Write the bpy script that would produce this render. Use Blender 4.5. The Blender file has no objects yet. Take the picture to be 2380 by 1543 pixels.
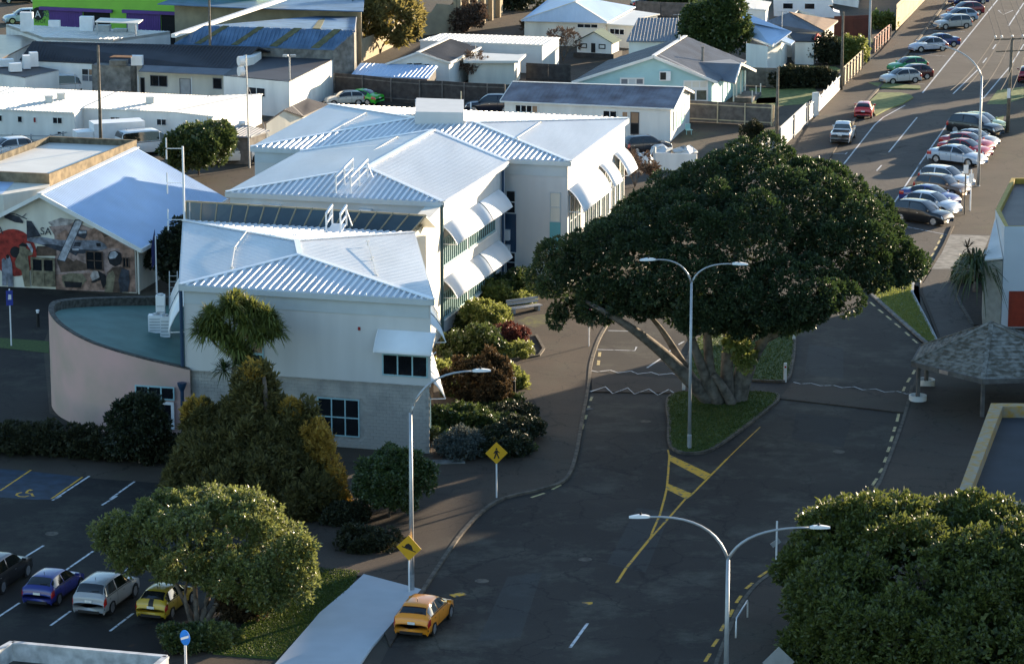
import bpy, bmesh, math, random
import numpy as np
from mathutils import Vector, Matrix
random.seed(7); RNG = np.random.default_rng(7)
scn = bpy.context.scene
COL = scn.collection
# ------------------------------------------------------------------ camera
cd = bpy.data.cameras.new('camera'); cam = bpy.data.objects.new('camera', cd); COL.objects.link(cam)
cam.location = (0, 0, 48.6); cam.rotation_euler = (math.radians(90-13.159), 0, 0)
cd.sensor_width = 36; cd.lens = 36*7360/2380; cd.clip_start = 1; cd.clip_end = 4000
scn.camera = cam
# ------------------------------------------------------------------ sky and sun
SUN_EL = math.radians(8.6); SUN_AZ = math.radians(46)        # azimuth measured from +X towards +Y
wd = bpy.data.worlds.new('World'); scn.world = wd; wd.use_nodes = True
wn = wd.node_tree.nodes; bg = wn['Background']
sky = wn.new('ShaderNodeTexSky'); sky.sky_type = 'NISHITA'; sky.sun_disc = False
sky.sun_elevation = SUN_EL; sky.sun_rotation = math.pi/2-SUN_AZ; sky.air_density = 1.0; sky.dust_density = 0.4; sky.ozone_density = 2.3
wd.node_tree.links.new(sky.outputs[0], bg.inputs[0]); bg.inputs[1].default_value = 0.122
sd = bpy.data.lights.new('sun', 'SUN'); sd.energy = 5.0; sd.angle = math.radians(0.5); sd.color = (1, .80, .56)
sun = bpy.data.objects.new('sun', sd); COL.objects.link(sun)
sv = Vector((math.cos(SUN_EL)*math.cos(SUN_AZ), math.cos(SUN_EL)*math.sin(SUN_AZ), math.sin(SUN_EL)))
sun.rotation_euler = sv.to_track_quat('Z', 'Y').to_euler(); sun.location = (60, 260, 80)
scn.view_settings.view_transform = 'Standard'; scn.view_settings.look = 'None'
scn.view_settings.gamma = 1; scn.view_settings.exposure = 1.72; scn.view_settings.use_curve_mapping = False
scn.cycles.max_bounces = 6; scn.cycles.diffuse_bounces = 3; scn.cycles.glossy_bounces = 3; scn.cycles.sample_clamp_indirect = 4
# ------------------------------------------------------------------ materials
def node_mat(name):
    m = bpy.data.materials.new(name); m.use_nodes = True
    nt = m.node_tree; return m, nt, nt.nodes, nt.nodes['Principled BSDF']
def mat(name, c, rough=.7, var=.15, scale=3., metal=0., spec=.4, c2=None, thr=(.35, .65), bump=0., bscale=30., coat=0., detail=5, st=None):
    """plain surface with noise in its colour: c mottled towards c2 (or a darker c)"""
    m, nt, N, b = node_mat(name); L = nt.links
    tc = N.new('ShaderNodeTexCoord'); nz = N.new('ShaderNodeTexNoise'); nz.inputs['Scale'].default_value = scale; nz.inputs['Detail'].default_value = detail
    if st:                                                    # stretched noise: rain streaks down a wall or along a sheet
        mp = N.new('ShaderNodeMapping'); mp.inputs['Scale'].default_value = st; L.new(tc.outputs['Object'], mp.inputs['Vector']); L.new(mp.outputs[0], nz.inputs['Vector'])
    else: L.new(tc.outputs['Object'], nz.inputs['Vector'])
    rp = N.new('ShaderNodeValToRGB'); e = rp.color_ramp.elements
    e[0].position, e[1].position = thr
    d = c2 if c2 else tuple(v*(1-var) for v in c)
    e[0].color = (*d, 1); e[1].color = (*(c if c2 else tuple(min(1, v*(1+var*.6)) for v in c)), 1)
    L.new(nz.outputs['Fac'], rp.inputs['Fac']); L.new(rp.outputs[0], b.inputs['Base Color'])
    b.inputs['Roughness'].default_value = rough; b.inputs['Metallic'].default_value = metal; b.inputs['Specular IOR Level'].default_value = spec
    b.inputs['Coat Weight'].default_value = coat
    if bump:
        n2 = N.new('ShaderNodeTexNoise'); n2.inputs['Scale'].default_value = bscale; L.new(tc.outputs['Object'], n2.inputs['Vector'])
        bp = N.new('ShaderNodeBump'); bp.inputs['Strength'].default_value = bump; bp.inputs['Distance'].default_value = .02
        L.new(n2.outputs['Fac'], bp.inputs['Height']); L.new(bp.outputs[0], b.inputs['Normal'])
    return m
def asphalt(name, c, c2, c3):
    """worn asphalt: large patches, streaks and a fine grain; paler mossy scuffs (c3)"""
    m, nt, N, b = node_mat(name); L = nt.links
    tc = N.new('ShaderNodeTexCoord')
    def nz(s, d, r=.6):
        n = N.new('ShaderNodeTexNoise'); n.inputs['Scale'].default_value = s; n.inputs['Detail'].default_value = d; n.inputs['Roughness'].default_value = r
        L.new(tc.outputs['Object'], n.inputs['Vector']); return n
    def ramp(src, a, z, c0, c1):
        r = N.new('ShaderNodeValToRGB'); e = r.color_ramp.elements; e[0].position = a; e[1].position = z; e[0].color = (*c0, 1); e[1].color = (*c1, 1)
        L.new(src.outputs['Fac'], r.inputs['Fac']); return r
    big = ramp(nz(.12, 6), .35, .68, c, c2); scuff = ramp(nz(.22, 12, .74), .50, .74, (0, 0, 0), (1, 1, 1)); fine = ramp(nz(14, 3), .3, .75, (.72, .72, .72), (1.15, 1.15, 1.15))
    mx = N.new('ShaderNodeMix'); mx.data_type = 'RGBA'; mx.inputs[7].default_value = (*c3, 1)
    L.new(scuff.outputs[0], mx.inputs[0]); L.new(big.outputs[0], mx.inputs[6])
    mu = N.new('ShaderNodeMix'); mu.data_type = 'RGBA'; mu.blend_type = 'MULTIPLY'; mu.inputs[0].default_value = 1
    vo = N.new('ShaderNodeTexVoronoi'); vo.feature = 'DISTANCE_TO_EDGE'; vo.inputs['Scale'].default_value = .23      # fine cracks and sealed joints
    wv = nz(.9, 5); ad = N.new('ShaderNodeVectorMath'); ad.operation = 'MULTIPLY_ADD'; ad.inputs[1].default_value = (2.2, 2.2, 0); L.new(wv.outputs['Color'], ad.inputs[0]); L.new(tc.outputs['Object'], ad.inputs[2]); L.new(ad.outputs[0], vo.inputs['Vector'])
    cr = N.new('ShaderNodeValToRGB'); ce = cr.color_ramp.elements; ce[0].position = .004; ce[1].position = .013; ce[0].color = (.45, .45, .45, 1); ce[1].color = (1, 1, 1, 1); L.new(vo.outputs['Distance'], cr.inputs['Fac'])
    mc = N.new('ShaderNodeMix'); mc.data_type = 'RGBA'; mc.blend_type = 'MULTIPLY'; mc.inputs[0].default_value = 1
    L.new(mx.outputs[2], mu.inputs[6]); L.new(fine.outputs[0], mu.inputs[7]); L.new(mu.outputs[2], mc.inputs[6]); L.new(cr.outputs[0], mc.inputs[7]); L.new(mc.outputs[2], b.inputs['Base Color'])
    b.inputs['Roughness'].default_value = .85; b.inputs['Specular IOR Level'].default_value = .3
    bp = N.new('ShaderNodeBump'); bp.inputs['Strength'].default_value = .35; bp.inputs['Distance'].default_value = .02
    L.new(nz(40, 2).outputs['Fac'], bp.inputs['Height']); L.new(bp.outputs[0], b.inputs['Normal'])
    return m
def leafmat(name, c, c2, rough=.42, spec=.5, trans=.25, tc=None):
    """foliage: each leaf its own shade between c and c2, glossy, some light through it"""
    m, nt, N, b = node_mat(name); L = nt.links
    geo = N.new('ShaderNodeNewGeometry'); rp = N.new('ShaderNodeValToRGB'); e = rp.color_ramp.elements
    e[0].color = (*c, 1); e[1].color = (*c2, 1); L.new(geo.outputs['Random Per Island'], rp.inputs['Fac']); L.new(rp.outputs[0], b.inputs['Base Color'])
    b.inputs['Roughness'].default_value = rough; b.inputs['Specular IOR Level'].default_value = spec
    t = N.new('ShaderNodeBsdfTranslucent'); t.inputs['Color'].default_value = (*(tc or tuple(v*1.6 for v in c2)), 1)
    mx = N.new('ShaderNodeMixShader'); mx.inputs[0].default_value = trans
    L.new(b.outputs[0], mx.inputs[1]); L.new(t.outputs[0], mx.inputs[2]); L.new(mx.outputs[0], N['Material Output'].inputs['Surface'])
    return m
def paint(name, c):
    m = mat(name, c, .3, .04, 1.5, 0, .5, coat=.6); m.node_tree.nodes['Principled BSDF'].inputs['Coat Roughness'].default_value = .06
    return m
def blocks(name, c, c2, joint, w=.4, h=.2):
    m = mat(name, c, .85, c2=c2, scale=1.2); return m
M = {}
M['asphalt'] = asphalt('asphalt', (.023, .0185, .015), (.043, .035, .028), (.112, .106, .080))
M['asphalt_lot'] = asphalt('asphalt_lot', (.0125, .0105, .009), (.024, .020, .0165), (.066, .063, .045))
M['path'] = asphalt('path_asphalt', (.050, .035, .025), (.084, .060, .042), (.070, .062, .044))
M['road'] = asphalt('road_seal', (.050, .043, .038), (.080, .067, .058), (.095, .085, .075))
M['earth'] = asphalt('yard_ground', (.050, .038, .027), (.090, .068, .048), (.070, .068, .038))
M['soil'] = mat('soil', (.035, .025, .018), .95, .4, 4)
M['concrete'] = mat('concrete', (.36, .37, .38), .8, .14, .8, bump=.2)
M['concrete_new'] = mat('concrete_new', (.46, .48, .50), .75, .07, .6, detail=8)
M['concrete_old'] = mat('concrete_old', (.21, .20, .18), .9, .4, 1.6, bump=.3)
M['kerb'] = mat('kerb', (.115, .095, .072), .9, .5, 2.5)
M['grass'] = mat('grass_ground', (.070, .105, .018), .9, c2=(.032, .058, .012), scale=6)
M['lawn'] = mat('lawn', (.20, .23, .07), .9, c2=(.10, .13, .04), scale=2)
M['mark_w'] = mat('marking_white', (.62, .62, .62), .7, scale=3.5, c2=(.12, .11, .10), thr=(.34, .47), detail=9)
M['mark_y'] = mat('marking_yellow', (.72, .37, .022), .7, scale=3.5, c2=(.12, .11, .10), thr=(.34, .47), detail=9)
M['mark_cream'] = mat('marking_cream', (.60, .46, .20), .7, scale=3.5, c2=(.12, .11, .10), thr=(.34, .47), detail=9)
M['mark_blue'] = mat('marking_blue', (.018, .036, .062), .7, .45, 1.5)
M['white_wall'] = mat('white_wall', (.76, .75, .71), .6, .10, 1, detail=8, st=(.9, .9, .15))
M['cream_wall'] = mat('cream_wall', (.72, .68, .58), .65, .12, 1, detail=8, st=(.9, .9, .15))
M['facade'] = mat('facade_paint', (.60, .595, .58), .55, .05, 1.0, detail=8, st=(1.1, 1.1, .14))
M['fascia'] = mat('fascia', (.52, .56, .57), .5, .05, 1)
M['white_roof'] = mat('white_roof_steel', (.51, .545, .58), .45, .13, 1., .05, .4, detail=9, st=(.5, .09, .5))
M['rib_white'] = mat('rib_white', (.80, .82, .84), .35, .05, .6, .05, .5)
M['blue_roof'] = mat('blue_grey_roof', (.42, .55, .74), .45, .08, .4, .05, .5)
M['glass'] = mat('window_glass', (.012, .014, .018), .06, .3, 1, 0, .6)
M['glass_g'] = mat('window_glass_green', (.035, .075, .070), .08, .4, 3, 0, .6)
M['glass_roof'] = mat('tinted_roof_glass', (.045, .070, .085), .25, .3, .5, 0, .6)
M['blind'] = mat('brown_blind', (.36, .22, .13), .8, .1, 2)
M['teal'] = mat('teal_frame', (.33, .52, .55), .5, .05, 1)
M['tealpanel'] = mat('teal_panel', (.12, .38, .42), .5, .05, 1)
M['navy'] = mat('navy_pipe', (.020, .055, .110), .45, .1, 1)
M['darkteal'] = mat('dark_teal_pipe', (.04, .10, .12), .45, .1, 1)
M['block'] = mat('concrete_block', (.46, .43, .39), .9, c2=(.30, .29, .27), scale=.9, bump=.3, detail=9)
M['joint'] = mat('block_joint', (.38, .36, .33), .95, .2, 3)
M['pinkwall'] = mat('pink_grey_render', (.66, .40, .36), .9, c2=(.50, .36, .29), scale=.35, bump=.25, detail=9)
M['coping'] = mat('mossy_coping', (.085, .080, .070), .95, .5, 4, bump=.4)
M['green_roof'] = mat('green_membrane', (.10, .20, .175), .7, .2, .5, detail=9)
M['galv'] = mat('galvanised', (.40, .42, .44), .45, .12, 2, .5, .5)
M['white_steel'] = mat('white_steel', (.80, .80, .80), .4, .05, 2)
M['polycarb'] = mat('white_awning', (.82, .84, .86), .35, .04, 1, 0, .5)
M['wood_pole'] = mat('weathered_pole', (.16, .135, .105), .9, .35, 3)
M['black'] = mat('black_plastic', (.012, .012, .013), .6, .2, 3)
M['dark'] = mat('dark_opening', (.010, .010, .011), .8, .3, 2)
M['tan'] = mat('tan_concrete', (.43, .35, .23), .9, c2=(.30, .25, .17), scale=.7, bump=.2)
M['dk_roof'] = mat('dark_roof', (.040, .042, .050), .6, .2, .5)
M['grey_roof'] = mat('grey_roof', (.17, .185, .21), .55, .15, .5, c2=(.13, .135, .15))
M['brown_roof'] = mat('brown_roof', (.085, .075, .075), .6, .2, .6)
M['pale_roof'] = mat('pale_roof', (.70, .68, .62), .5, .06, .5)
M['rust_roof'] = mat('rusty_roof', (.24, .24, .27), .6, c2=(.13, .105, .115), scale=.55)
M['bluecorr'] = mat('blue_corrugate', (.10, .18, .30), .5, .3, .6)
M['mossroof'] = mat('moss_sheet', (.12, .12, .06), .8, .3, 2)
M['green_paint'] = mat('lime_wall', (.27, .58, .06), .6, .08, .5)
M['purple'] = mat('purple_door', (.125, .055, .24), .6, .1, 1)
M['bluewall'] = mat('pale_blue_wall', (.38, .60, .62), .65, .05, 1)
M['fence'] = mat('grey_timber', (.135, .125, .115), .9, .3, 2)
M['fence_dk'] = mat('dark_timber', (.055, .050, .048), .9, .3, 2)
M['fence_lt'] = mat('light_timber', (.50, .43, .29), .85, .15, 2)
M['bark'] = mat('bark', (.135, .105, .080), .95, .4, 4, bump=.6, bscale=12)
M['bark_pale'] = mat('bark_pale', (.34, .29, .23), .9, .35, 4, bump=.5, bscale=12)
# ------------------------------------------------------------------ mesh helpers
ORG = {}
def org(p):
    while p is not None:
        if p.name in ORG: return ORG[p.name]
        p = p.parent
    return Vector((0, 0, 0))
def tag(o, label=None, cat=None, group=None, kind=None):
    for k, v in (('label', label), ('category', cat), ('group', group), ('kind', kind)):
        if v: o[k] = v
    return o
def thing(name, label, cat, loc, group=None):
    o = bpy.data.objects.new(name, None); COL.objects.link(o); o.location = loc; o.empty_display_size = .3
    ORG[o.name] = Vector(loc); return tag(o, label, cat, group)
def link(name, me, m, parent=None, smooth=False):
    if m is not None: me.materials.append(M[m] if isinstance(m, str) else m)
    if smooth: me.polygons.foreach_set('use_smooth', [True]*len(me.polygons))
    o = bpy.data.objects.new(name, me); COL.objects.link(o); o.parent = parent
    return o
def mesh(name, v, f, m, parent=None, smooth=False):
    """v are world coordinates; the mesh is stored relative to its thing's origin"""
    O = org(parent); me = bpy.data.meshes.new(name)
    me.from_pydata([(p[0]-O.x, p[1]-O.y, p[2]-O.z) for p in v], [], f); me.update()
    return link(name, me, m, parent, smooth)
class MB:
    def __init__(s): s.v = []; s.f = []
    def add(s, v, f):
        n = len(s.v); s.v += [tuple(p) for p in v]; s.f += [tuple(i+n for i in q) for q in f]; return s
    def quad(s, *p): return s.add(p, [tuple(range(len(p)))])
    def prism(s, poly, z0, z1):
        """poly: xy(z) points; vertical solid from z0 to z1"""
        n = len(poly); a = sum(poly[i][0]*poly[(i+1) % n][1]-poly[(i+1) % n][0]*poly[i][1] for i in range(n))
        if a < 0: poly = poly[::-1]
        v = [(p[0], p[1], z0) for p in poly]+[(p[0], p[1], z1) for p in poly]
        f = [tuple(range(n-1, -1, -1)), tuple(range(n, 2*n))]+[(i, (i+1) % n, n+(i+1) % n, n+i) for i in range(n)]
        return s.add(v, f)
    def slab(s, poly, d=(0, 0, -.1)):
        n = len(poly); v = [tuple(p) for p in poly]+[(p[0]+d[0], p[1]+d[1], p[2]+d[2]) for p in poly]
        f = [tuple(range(n)), tuple(range(2*n-1, n-1, -1))]+[(i, n+i, n+(i+1) % n, (i+1) % n) for i in range(n)]
        return s.add(v, f)
    def box(s, c, size, rz=0.):
        """c: centre of the base"""
        ca, sa = math.cos(rz), math.sin(rz); hx, hy = size[0]/2, size[1]/2
        p = [(c[0]+x*ca-y*sa, c[1]+x*sa+y*ca) for x, y in ((-hx, -hy), (hx, -hy), (hx, hy), (-hx, hy))]
        return s.prism(p, c[2], c[2]+size[2])
    def bar(s, a, b, w, h=None):
        """rectangular bar from a to b"""
        a = Vector(a); b = Vector(b); d = (b-a).normalized(); u = Vector((0, 0, 1)) if abs(d.z) < .95 else Vector((1, 0, 0))
        x = d.cross(u).normalized()*(w/2); y = x.normalized().cross(d)*((h or w)/2)
        v = [a-x-y, a+x-y, a+x+y, a-x+y, b-x-y, b+x-y, b+x+y, b-x+y]
        return s.add(v, [(3, 2, 1, 0), (4, 5, 6, 7), (0, 1, 5, 4), (1, 2, 6, 5), (2, 3, 7, 6), (3, 0, 4, 7)])
    def tube(s, pts, r, n=8, cap=True):
        """pts polyline, r radius or list of radii"""
        pts = [Vector(p) for p in pts]; R = r if isinstance(r, (list, tuple)) else [r]*len(pts); b0 = len(s.v)
        for i, p in enumerate(pts):
            d = (pts[min(i+1, len(pts)-1)]-pts[max(i-1, 0)]).normalized()
            u = Vector((0, 0, 1)) if abs(d.z) < .9 else Vector((1, 0, 0)); x = d.cross(u).normalized(); y = d.cross(x)
            s.v += [tuple(p+(x*math.cos(2*math.pi*k/n)+y*math.sin(2*math.pi*k/n))*R[i]) for k in range(n)]
        for i in range(len(pts)-1):
            for k in range(n):
                q = b0+i*n; s.f.append((q+k, q+(k+1) % n, q+n+(k+1) % n, q+n+k))
        if cap: s.f.append(tuple(b0+k for k in range(n-1, -1, -1))); s.f.append(tuple(b0+(len(pts)-1)*n+k for k in range(n)))
        return s
    def lathe(s, c, prof, n=12):
        b0 = len(s.v)
        for r, z in prof: s.v += [(c[0]+r*math.cos(2*math.pi*k/n), c[1]+r*math.sin(2*math.pi*k/n), c[2]+z) for k in range(n)]
        for i in range(len(prof)-1):
            for k in range(n): q = b0+i*n; s.f.append((q+k, q+(k+1) % n, q+n+(k+1) % n, q+n+k))
        s.f.append(tuple(b0+k for k in range(n-1, -1, -1))); s.f.append(tuple(b0+(len(prof)-1)*n+k for k in range(n)))
        return s
    def build(s, name, m, parent=None, smooth=False, **t): return tag(mesh(name, s.v, s.f, m, parent, smooth), **t)
def wallpt(P, Q, u, z, off=0.):
    """point u metres from P towards Q at height z, off metres out of the wall on its right-hand side"""
    d = Vector((Q[0]-P[0], Q[1]-P[1])).normalized(); n = Vector((d.y, -d.x))
    return (P[0]+d.x*u+n.x*off, P[1]+d.y*u+n.y*off, z)
def wallbox(mb, P, Q, u0, u1, z0, z1, o0, o1):
    return mb.prism([wallpt(P, Q, u0, 0, o0), wallpt(P, Q, u1, 0, o0), wallpt(P, Q, u1, 0, o1), wallpt(P, Q, u0, 0, o1)], z0, z1)
def window(par, P, Q, r, cols=2, rows=1, fr='teal', gl='glass', t=.06, name='window'):
    """framed window standing proud of wall P->Q; r = (u0,u1,z0,z1); every pane a sub-part"""
    u0, u1, z0, z1 = r; m = MB()
    for z in (z0, z1-t): wallbox(m, P, Q, u0, u1, z, z+t, .012, .085)
    for i in range(cols+1):
        u = u0+(u1-u0-t)*i/cols; wallbox(m, P, Q, u, u+t, z0+t, z1-t, .012, .08)
    for j in range(1, rows):
        z = z0+(z1-z0-t)*j/rows
        for i in range(cols): wallbox(m, P, Q, u0+(u1-u0-t)*i/cols+t, u0+(u1-u0-t)*(i+1)/cols, z, z+t, .014, .075)
    o = m.build(name, fr, par)
    for i in range(cols):
        for j in range(rows):
            a = u0+(u1-u0-t)*i/cols+t; b = u0+(u1-u0-t)*(i+1)/cols; c = z0+(z1-z0-t)*j/rows+t; d = z0+(z1-z0-t)*(j+1)/rows
            wallbox(MB(), P, Q, a, b, c, d, .005, .03).build('pane', gl[(i+j*cols) % len(gl)] if isinstance(gl, list) else gl, o)
    return o
def ribs(poly, sp, w, hgt):
    """corrugation ribs running up the slope of a planar polygon whose first edge is its eave"""
    P = [Vector(p) for p in poly]; e = (P[1]-P[0]).normalized(); n = (P[1]-P[0]).cross(P[2]-P[0]).normalized()
    if n.z < 0: n = -n
    g = n.cross(e); m = MB(); us = [(p-P[0]).dot(e) for p in P]; gsv = [(p-P[0]).dot(g) for p in P]; k = math.floor(min(us)/sp)+1
    while k*sp < max(us):
        u = k*sp; k += 1; xs = []
        for i in range(len(P)):
            a, b = us[i], us[(i+1) % len(P)]
            if (a-u)*(b-u) < 0: t = (u-a)/(b-a); xs.append((gsv[i]+(gsv[(i+1) % len(P)]-gsv[i])*t, P[i].lerp(P[(i+1) % len(P)], t)))
        if len(xs) < 2: continue
        xs.sort(key=lambda q: q[0])
        if xs[-1][0]-xs[0][0] < .12: continue
        A, B = xs[0][1], xs[-1][1]; dd = (B-A).normalized()*.02; A = A+dd; B = B-dd; v = []
        for q in (A, B): v += [q-e*w/2-n*.01, q-e*w*.3+n*hgt, q+e*w*.3+n*hgt, q+e*w/2-n*.01]
        m.add(v, [(0, 1, 5, 4), (1, 2, 6, 5), (2, 3, 7, 6), (3, 2, 1, 0), (4, 5, 6, 7)])
    return m
def roofs(par, faces, rm, rib=None, rmat=None, th=.12, name='roof'):
    """every slope of a roof: a slab each, joined to one roof, with corrugations as its sub-part"""
    m = MB(); r = MB()
    for f in faces:
        P = [Vector(p) for p in f]; n = (P[1]-P[0]).cross(P[2]-P[0])
        if n.z < 0: f = f[::-1]
        m.slab(f, (0, 0, -th))
        rb = rib[faces.index(f if f in faces else f[::-1])] if isinstance(rib, list) else rib
        if rb:
            x = ribs(P, *rb); r.add(x.v, x.f)
    o = m.build(name, rm, par)
    if rib and r.v: r.build('roof_ribs', rmat or rm, o, kind='stuff')
    return o
def walls(par, ring, m, name='wall', z0=0.):
    """one vertical wall panel per side of a ring of top points"""
    n = len(ring); mb = MB()
    for i in range(n):
        a, b = ring[i], ring[(i+1) % n]
        mb.quad((a[0], a[1], z0), (b[0], b[1], z0), b, a)
    return mb.build(name, m, par)
def house(name, label, cat, ring, wm, faces, rm, rib=None, rmat=None, group=None, th=.12):
    cx = sum(p[0] for p in ring)/len(ring); cy = sum(p[1] for p in ring)/len(ring)
    t = thing(name, label, cat, (cx, cy, 0), group)
    walls(t, ring, wm); roofs(t, faces, rm, rib, rmat, th)
    return t
# ------------------------------------------------------------------ ground, roads, pavements
def sheet(name, pts, z, m, parent=None, **t):
    n = len(pts); a = sum(pts[i][0]*pts[(i+1) % n][1]-pts[(i+1) % n][0]*pts[i][1] for i in range(n))
    if a < 0: pts = pts[::-1]
    bm = bmesh.new(); vs = [bm.verts.new((p[0], p[1], z)) for p in pts]; f = bm.faces.new(vs)
    bmesh.ops.triangulate(bm, faces=[f]); me = bpy.data.meshes.new(name); bm.to_mesh(me); bm.free()
    return tag(link(name, me, m, parent), **t)
def raised(name, pts, z, m, parent=None, **t):
    """pavement or island standing z above the road, with real sides"""
    n = len(pts); a = sum(pts[i][0]*pts[(i+1) % n][1]-pts[(i+1) % n][0]*pts[i][1] for i in range(n))
    if a < 0: pts = pts[::-1]
    bm = bmesh.new(); lo = [bm.verts.new((p[0], p[1], -.05)) for p in pts]; hi = [bm.verts.new((p[0], p[1], z)) for p in pts]
    f = bm.faces.new(hi)
    for i in range(n): bm.faces.new((lo[i], lo[(i+1) % n], hi[(i+1) % n], hi[i]))
    bmesh.ops.triangulate(bm, faces=[f]); me = bpy.data.meshes.new(name); bm.to_mesh(me); bm.free()
    return tag(link(name, me, m, parent), **t)
def smooth_line(pts, k=6, closed=False):
    P = [Vector((p[0], p[1], 0)) for p in pts]; n = len(P); out = []
    for i in range(n if closed else n-1):
        a, b, c, d = (P[(i+j) % n] if closed else P[min(max(i+j, 0), n-1)] for j in (-1, 0, 1, 2))
        for q in range(k):
            t = q/k; out.append(.5*((2*b)+(c-a)*t+(2*a-5*b+4*c-d)*t*t+(3*b-a-3*c+d)*t**3))
    if not closed: out.append(P[-1])
    return [(p.x, p.y, 0) for p in out]
def strip(pts, wd):
    """left and right edges of a ribbon along pts"""
    P = [Vector((p[0], p[1])) for p in pts]; l = []; r = []
    for i, p in enumerate(P):
        d = (P[min(i+1, len(P)-1)]-P[max(i-1, 0)]).normalized(); nn = Vector((-d.y, d.x))*wd/2
        l.append((p.x+nn.x, p.y+nn.y, 0)); r.append((p.x-nn.x, p.y-nn.y, 0))
    return l, r
def kerb(pts, wd=.22, z=.13, m='kerb', name='kerb'):
    l, r = strip(pts, wd); mb = MB(); n = len(pts); v = [(p[0], p[1], zz) for zz in (-.03, z) for p in l+r]; f = []
    for i in range(n-1):
        f += [(2*n+i, 2*n+n+i, 3*n+i+1, 2*n+i+1), (i, i+1, 2*n+i+1, 2*n+i), (n+i+1, n+i, 3*n+i, 3*n+i+1)]
    f += [(0, n, 3*n, 2*n), (n-1, 2*n-1, 4*n-1, 3*n-1)]
    return mb.add(v, f).build(name, m, None, kind='structure')
def line(parent, pts, wd, z, m, name='painted_line'):
    l, r = strip(pts, wd); n = len(pts)
    return mesh(name, [(p[0], p[1], z) for p in l+r], [(i, n+i, n+i+1, i+1)[::-1] for i in range(n-1)], m, parent)
def dashes(parent, pts, on, off, wd, z, m, name='painted_dash'):
    P = [Vector((p[0], p[1])) for p in pts]; seg = []; s = 0; acc = 0.
    for i in range(len(P)-1):
        L = (P[i+1]-P[i]).length; d = (P[i+1]-P[i])/L; x = 0.
        while x < L:
            ph = acc % (on+off)
            if ph < on-1e-6:
                ln = min(on-ph, L-x)
                if ln > .15: a = P[i]+d*x; b = a+d*ln; line(parent, [a, b], wd, z, m, name)
                x += ln; acc += ln
            else: ln = min(on+off-ph, L-x); x += ln+1e-6; acc += ln+1e-6
sheet('ground', [(-1500, -300, 0), (1500, -300, 0), (1500, 2500, 0), (-1500, 2500, 0)], 0, 'earth', kind='structure')
road = sheet('road', [(-6.56,136.62,0),(-5.77,142.85,0),(-4.41,151.16,0),(-2.9,159.71,0),(-1.63,164.82,0),(-0.43,167.49,0),(1.55,169.21,0),(2.95,171.13,0),(3.61,175.47,0),(4.18,183.68,0),(4.82,193.19,0),(5.12,198.9,0),(5.8,205.54,0),(6.79,211.7,0),(8.83,218.78,0),(11.93,226.02,0),(16.87,238.6,0),(22.51,254.45,0),(28.58,269.91,0)]+[(32.69,260.19,0),(33.07,238.6,0),(31.21,230.58,0),(29.22,222.34,0),(27.15,224.53,0),(25.04,222.34,0)]+[(27.31,203.69,0),(26.65,200.67,0),(25.1,192.64,0),(23.92,186.23,0),(22.68,180.21,0),(21.45,174.55,0),(20.19,169.21,0),(18.75,165.81,0),(16.68,161.35,0),(14.71,157.11,0),(13.36,154.15,0),(12.19,151.65,0),(11.06,147.87,0),(10.27,143.93,0),(9.5,139.89,0),(8.67,134.34,0)], .004, 'asphalt', kind='structure')
street = sheet('street', [(25.17,262.06,0)]+[(27.15,269.28,0),(31.75,289.69,0),(34.78,306.39,0),(37.5,319.07,0),(42.1,336.02,0),(47.78,361.22,0),(53.21,383.96,0),(60.31,414.47,0)]+[(74.58,414.47,0),(62.89,347.75,0),(53.28,314.02,0)]+[(50.88,314.73,0),(47.4,299.1,0),(43.98,283.14,0),(40.1,267.18,0),(38.41,261.1,0),(35.32,247.83,0),(33.63,240.39,0),(31.22,230.18,0)]+[(29.68,226.33,0),(26.46,225.95,0),(20.92,226.33,0)], .008, 'road', kind='structure')
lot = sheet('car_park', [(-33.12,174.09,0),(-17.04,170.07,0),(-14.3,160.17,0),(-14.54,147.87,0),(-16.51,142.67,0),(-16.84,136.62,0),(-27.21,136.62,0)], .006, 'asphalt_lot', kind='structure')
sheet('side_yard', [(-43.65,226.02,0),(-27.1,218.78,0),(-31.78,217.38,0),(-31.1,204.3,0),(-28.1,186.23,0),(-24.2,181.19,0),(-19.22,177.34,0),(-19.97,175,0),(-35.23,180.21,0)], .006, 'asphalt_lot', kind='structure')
KLs = smooth_line([(-5.77,142.85,0),(-4.41,151.16,0),(-2.9,159.71,0),(-1.63,164.82,0),(-0.43,167.49,0),(1.55,169.21,0),(2.95,171.13,0),(3.61,175.47,0),(4.18,183.68,0),(4.82,193.19,0),(5.12,198.9,0),(5.8,205.54,0),(6.79,211.7,0)], 5)
pave = raised('footpath', [(-6.27,136.62,0),(-5.76,142.35,0)][1:]+KLs[6:]+[(8.88,220.19,0),(4.71,226.02,0),(0,225.27,0),(-5.11,209.35,0),(-4.72,176.4,0),(-8.67,165.81,0),(-11.1,159.79,0),(-10.95,154.15,0),(-7.62,153.29,0)], .10, 'path', kind='structure')
kerb(KLs[4:], .2)
slab = raised('concrete_slab', [(-7.51,153.54,0),(-4.54,151.02,0),(-5.83,145.47,0),(-6.57,142.39,0),(-7.26,138.52,0),(-11.27,138.52,0),(-9.87,144.97,0),(-9.38,147.3,0),(-8.19,151.14,0)], .125, 'concrete_new', kind='structure')
raised('grass_verge', [(-10.72,154.92,0),(-7.74,154.18,0),(-8.18,150.93,0),(-9.41,147.39,0),(-9.92,144.89,0),(-10.98,140.66,0),(-12.63,140.98,0),(-14.04,141.29,0)], .085, 'grass', kind='structure')
sheet('footpath', [(-16.51,142.67,0),(-13.52,141.11,0),(-10.83,140.19,0),(-10.6,134.34,0),(-16.58,134.34,0)], .05, 'path', kind='structure')
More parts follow.
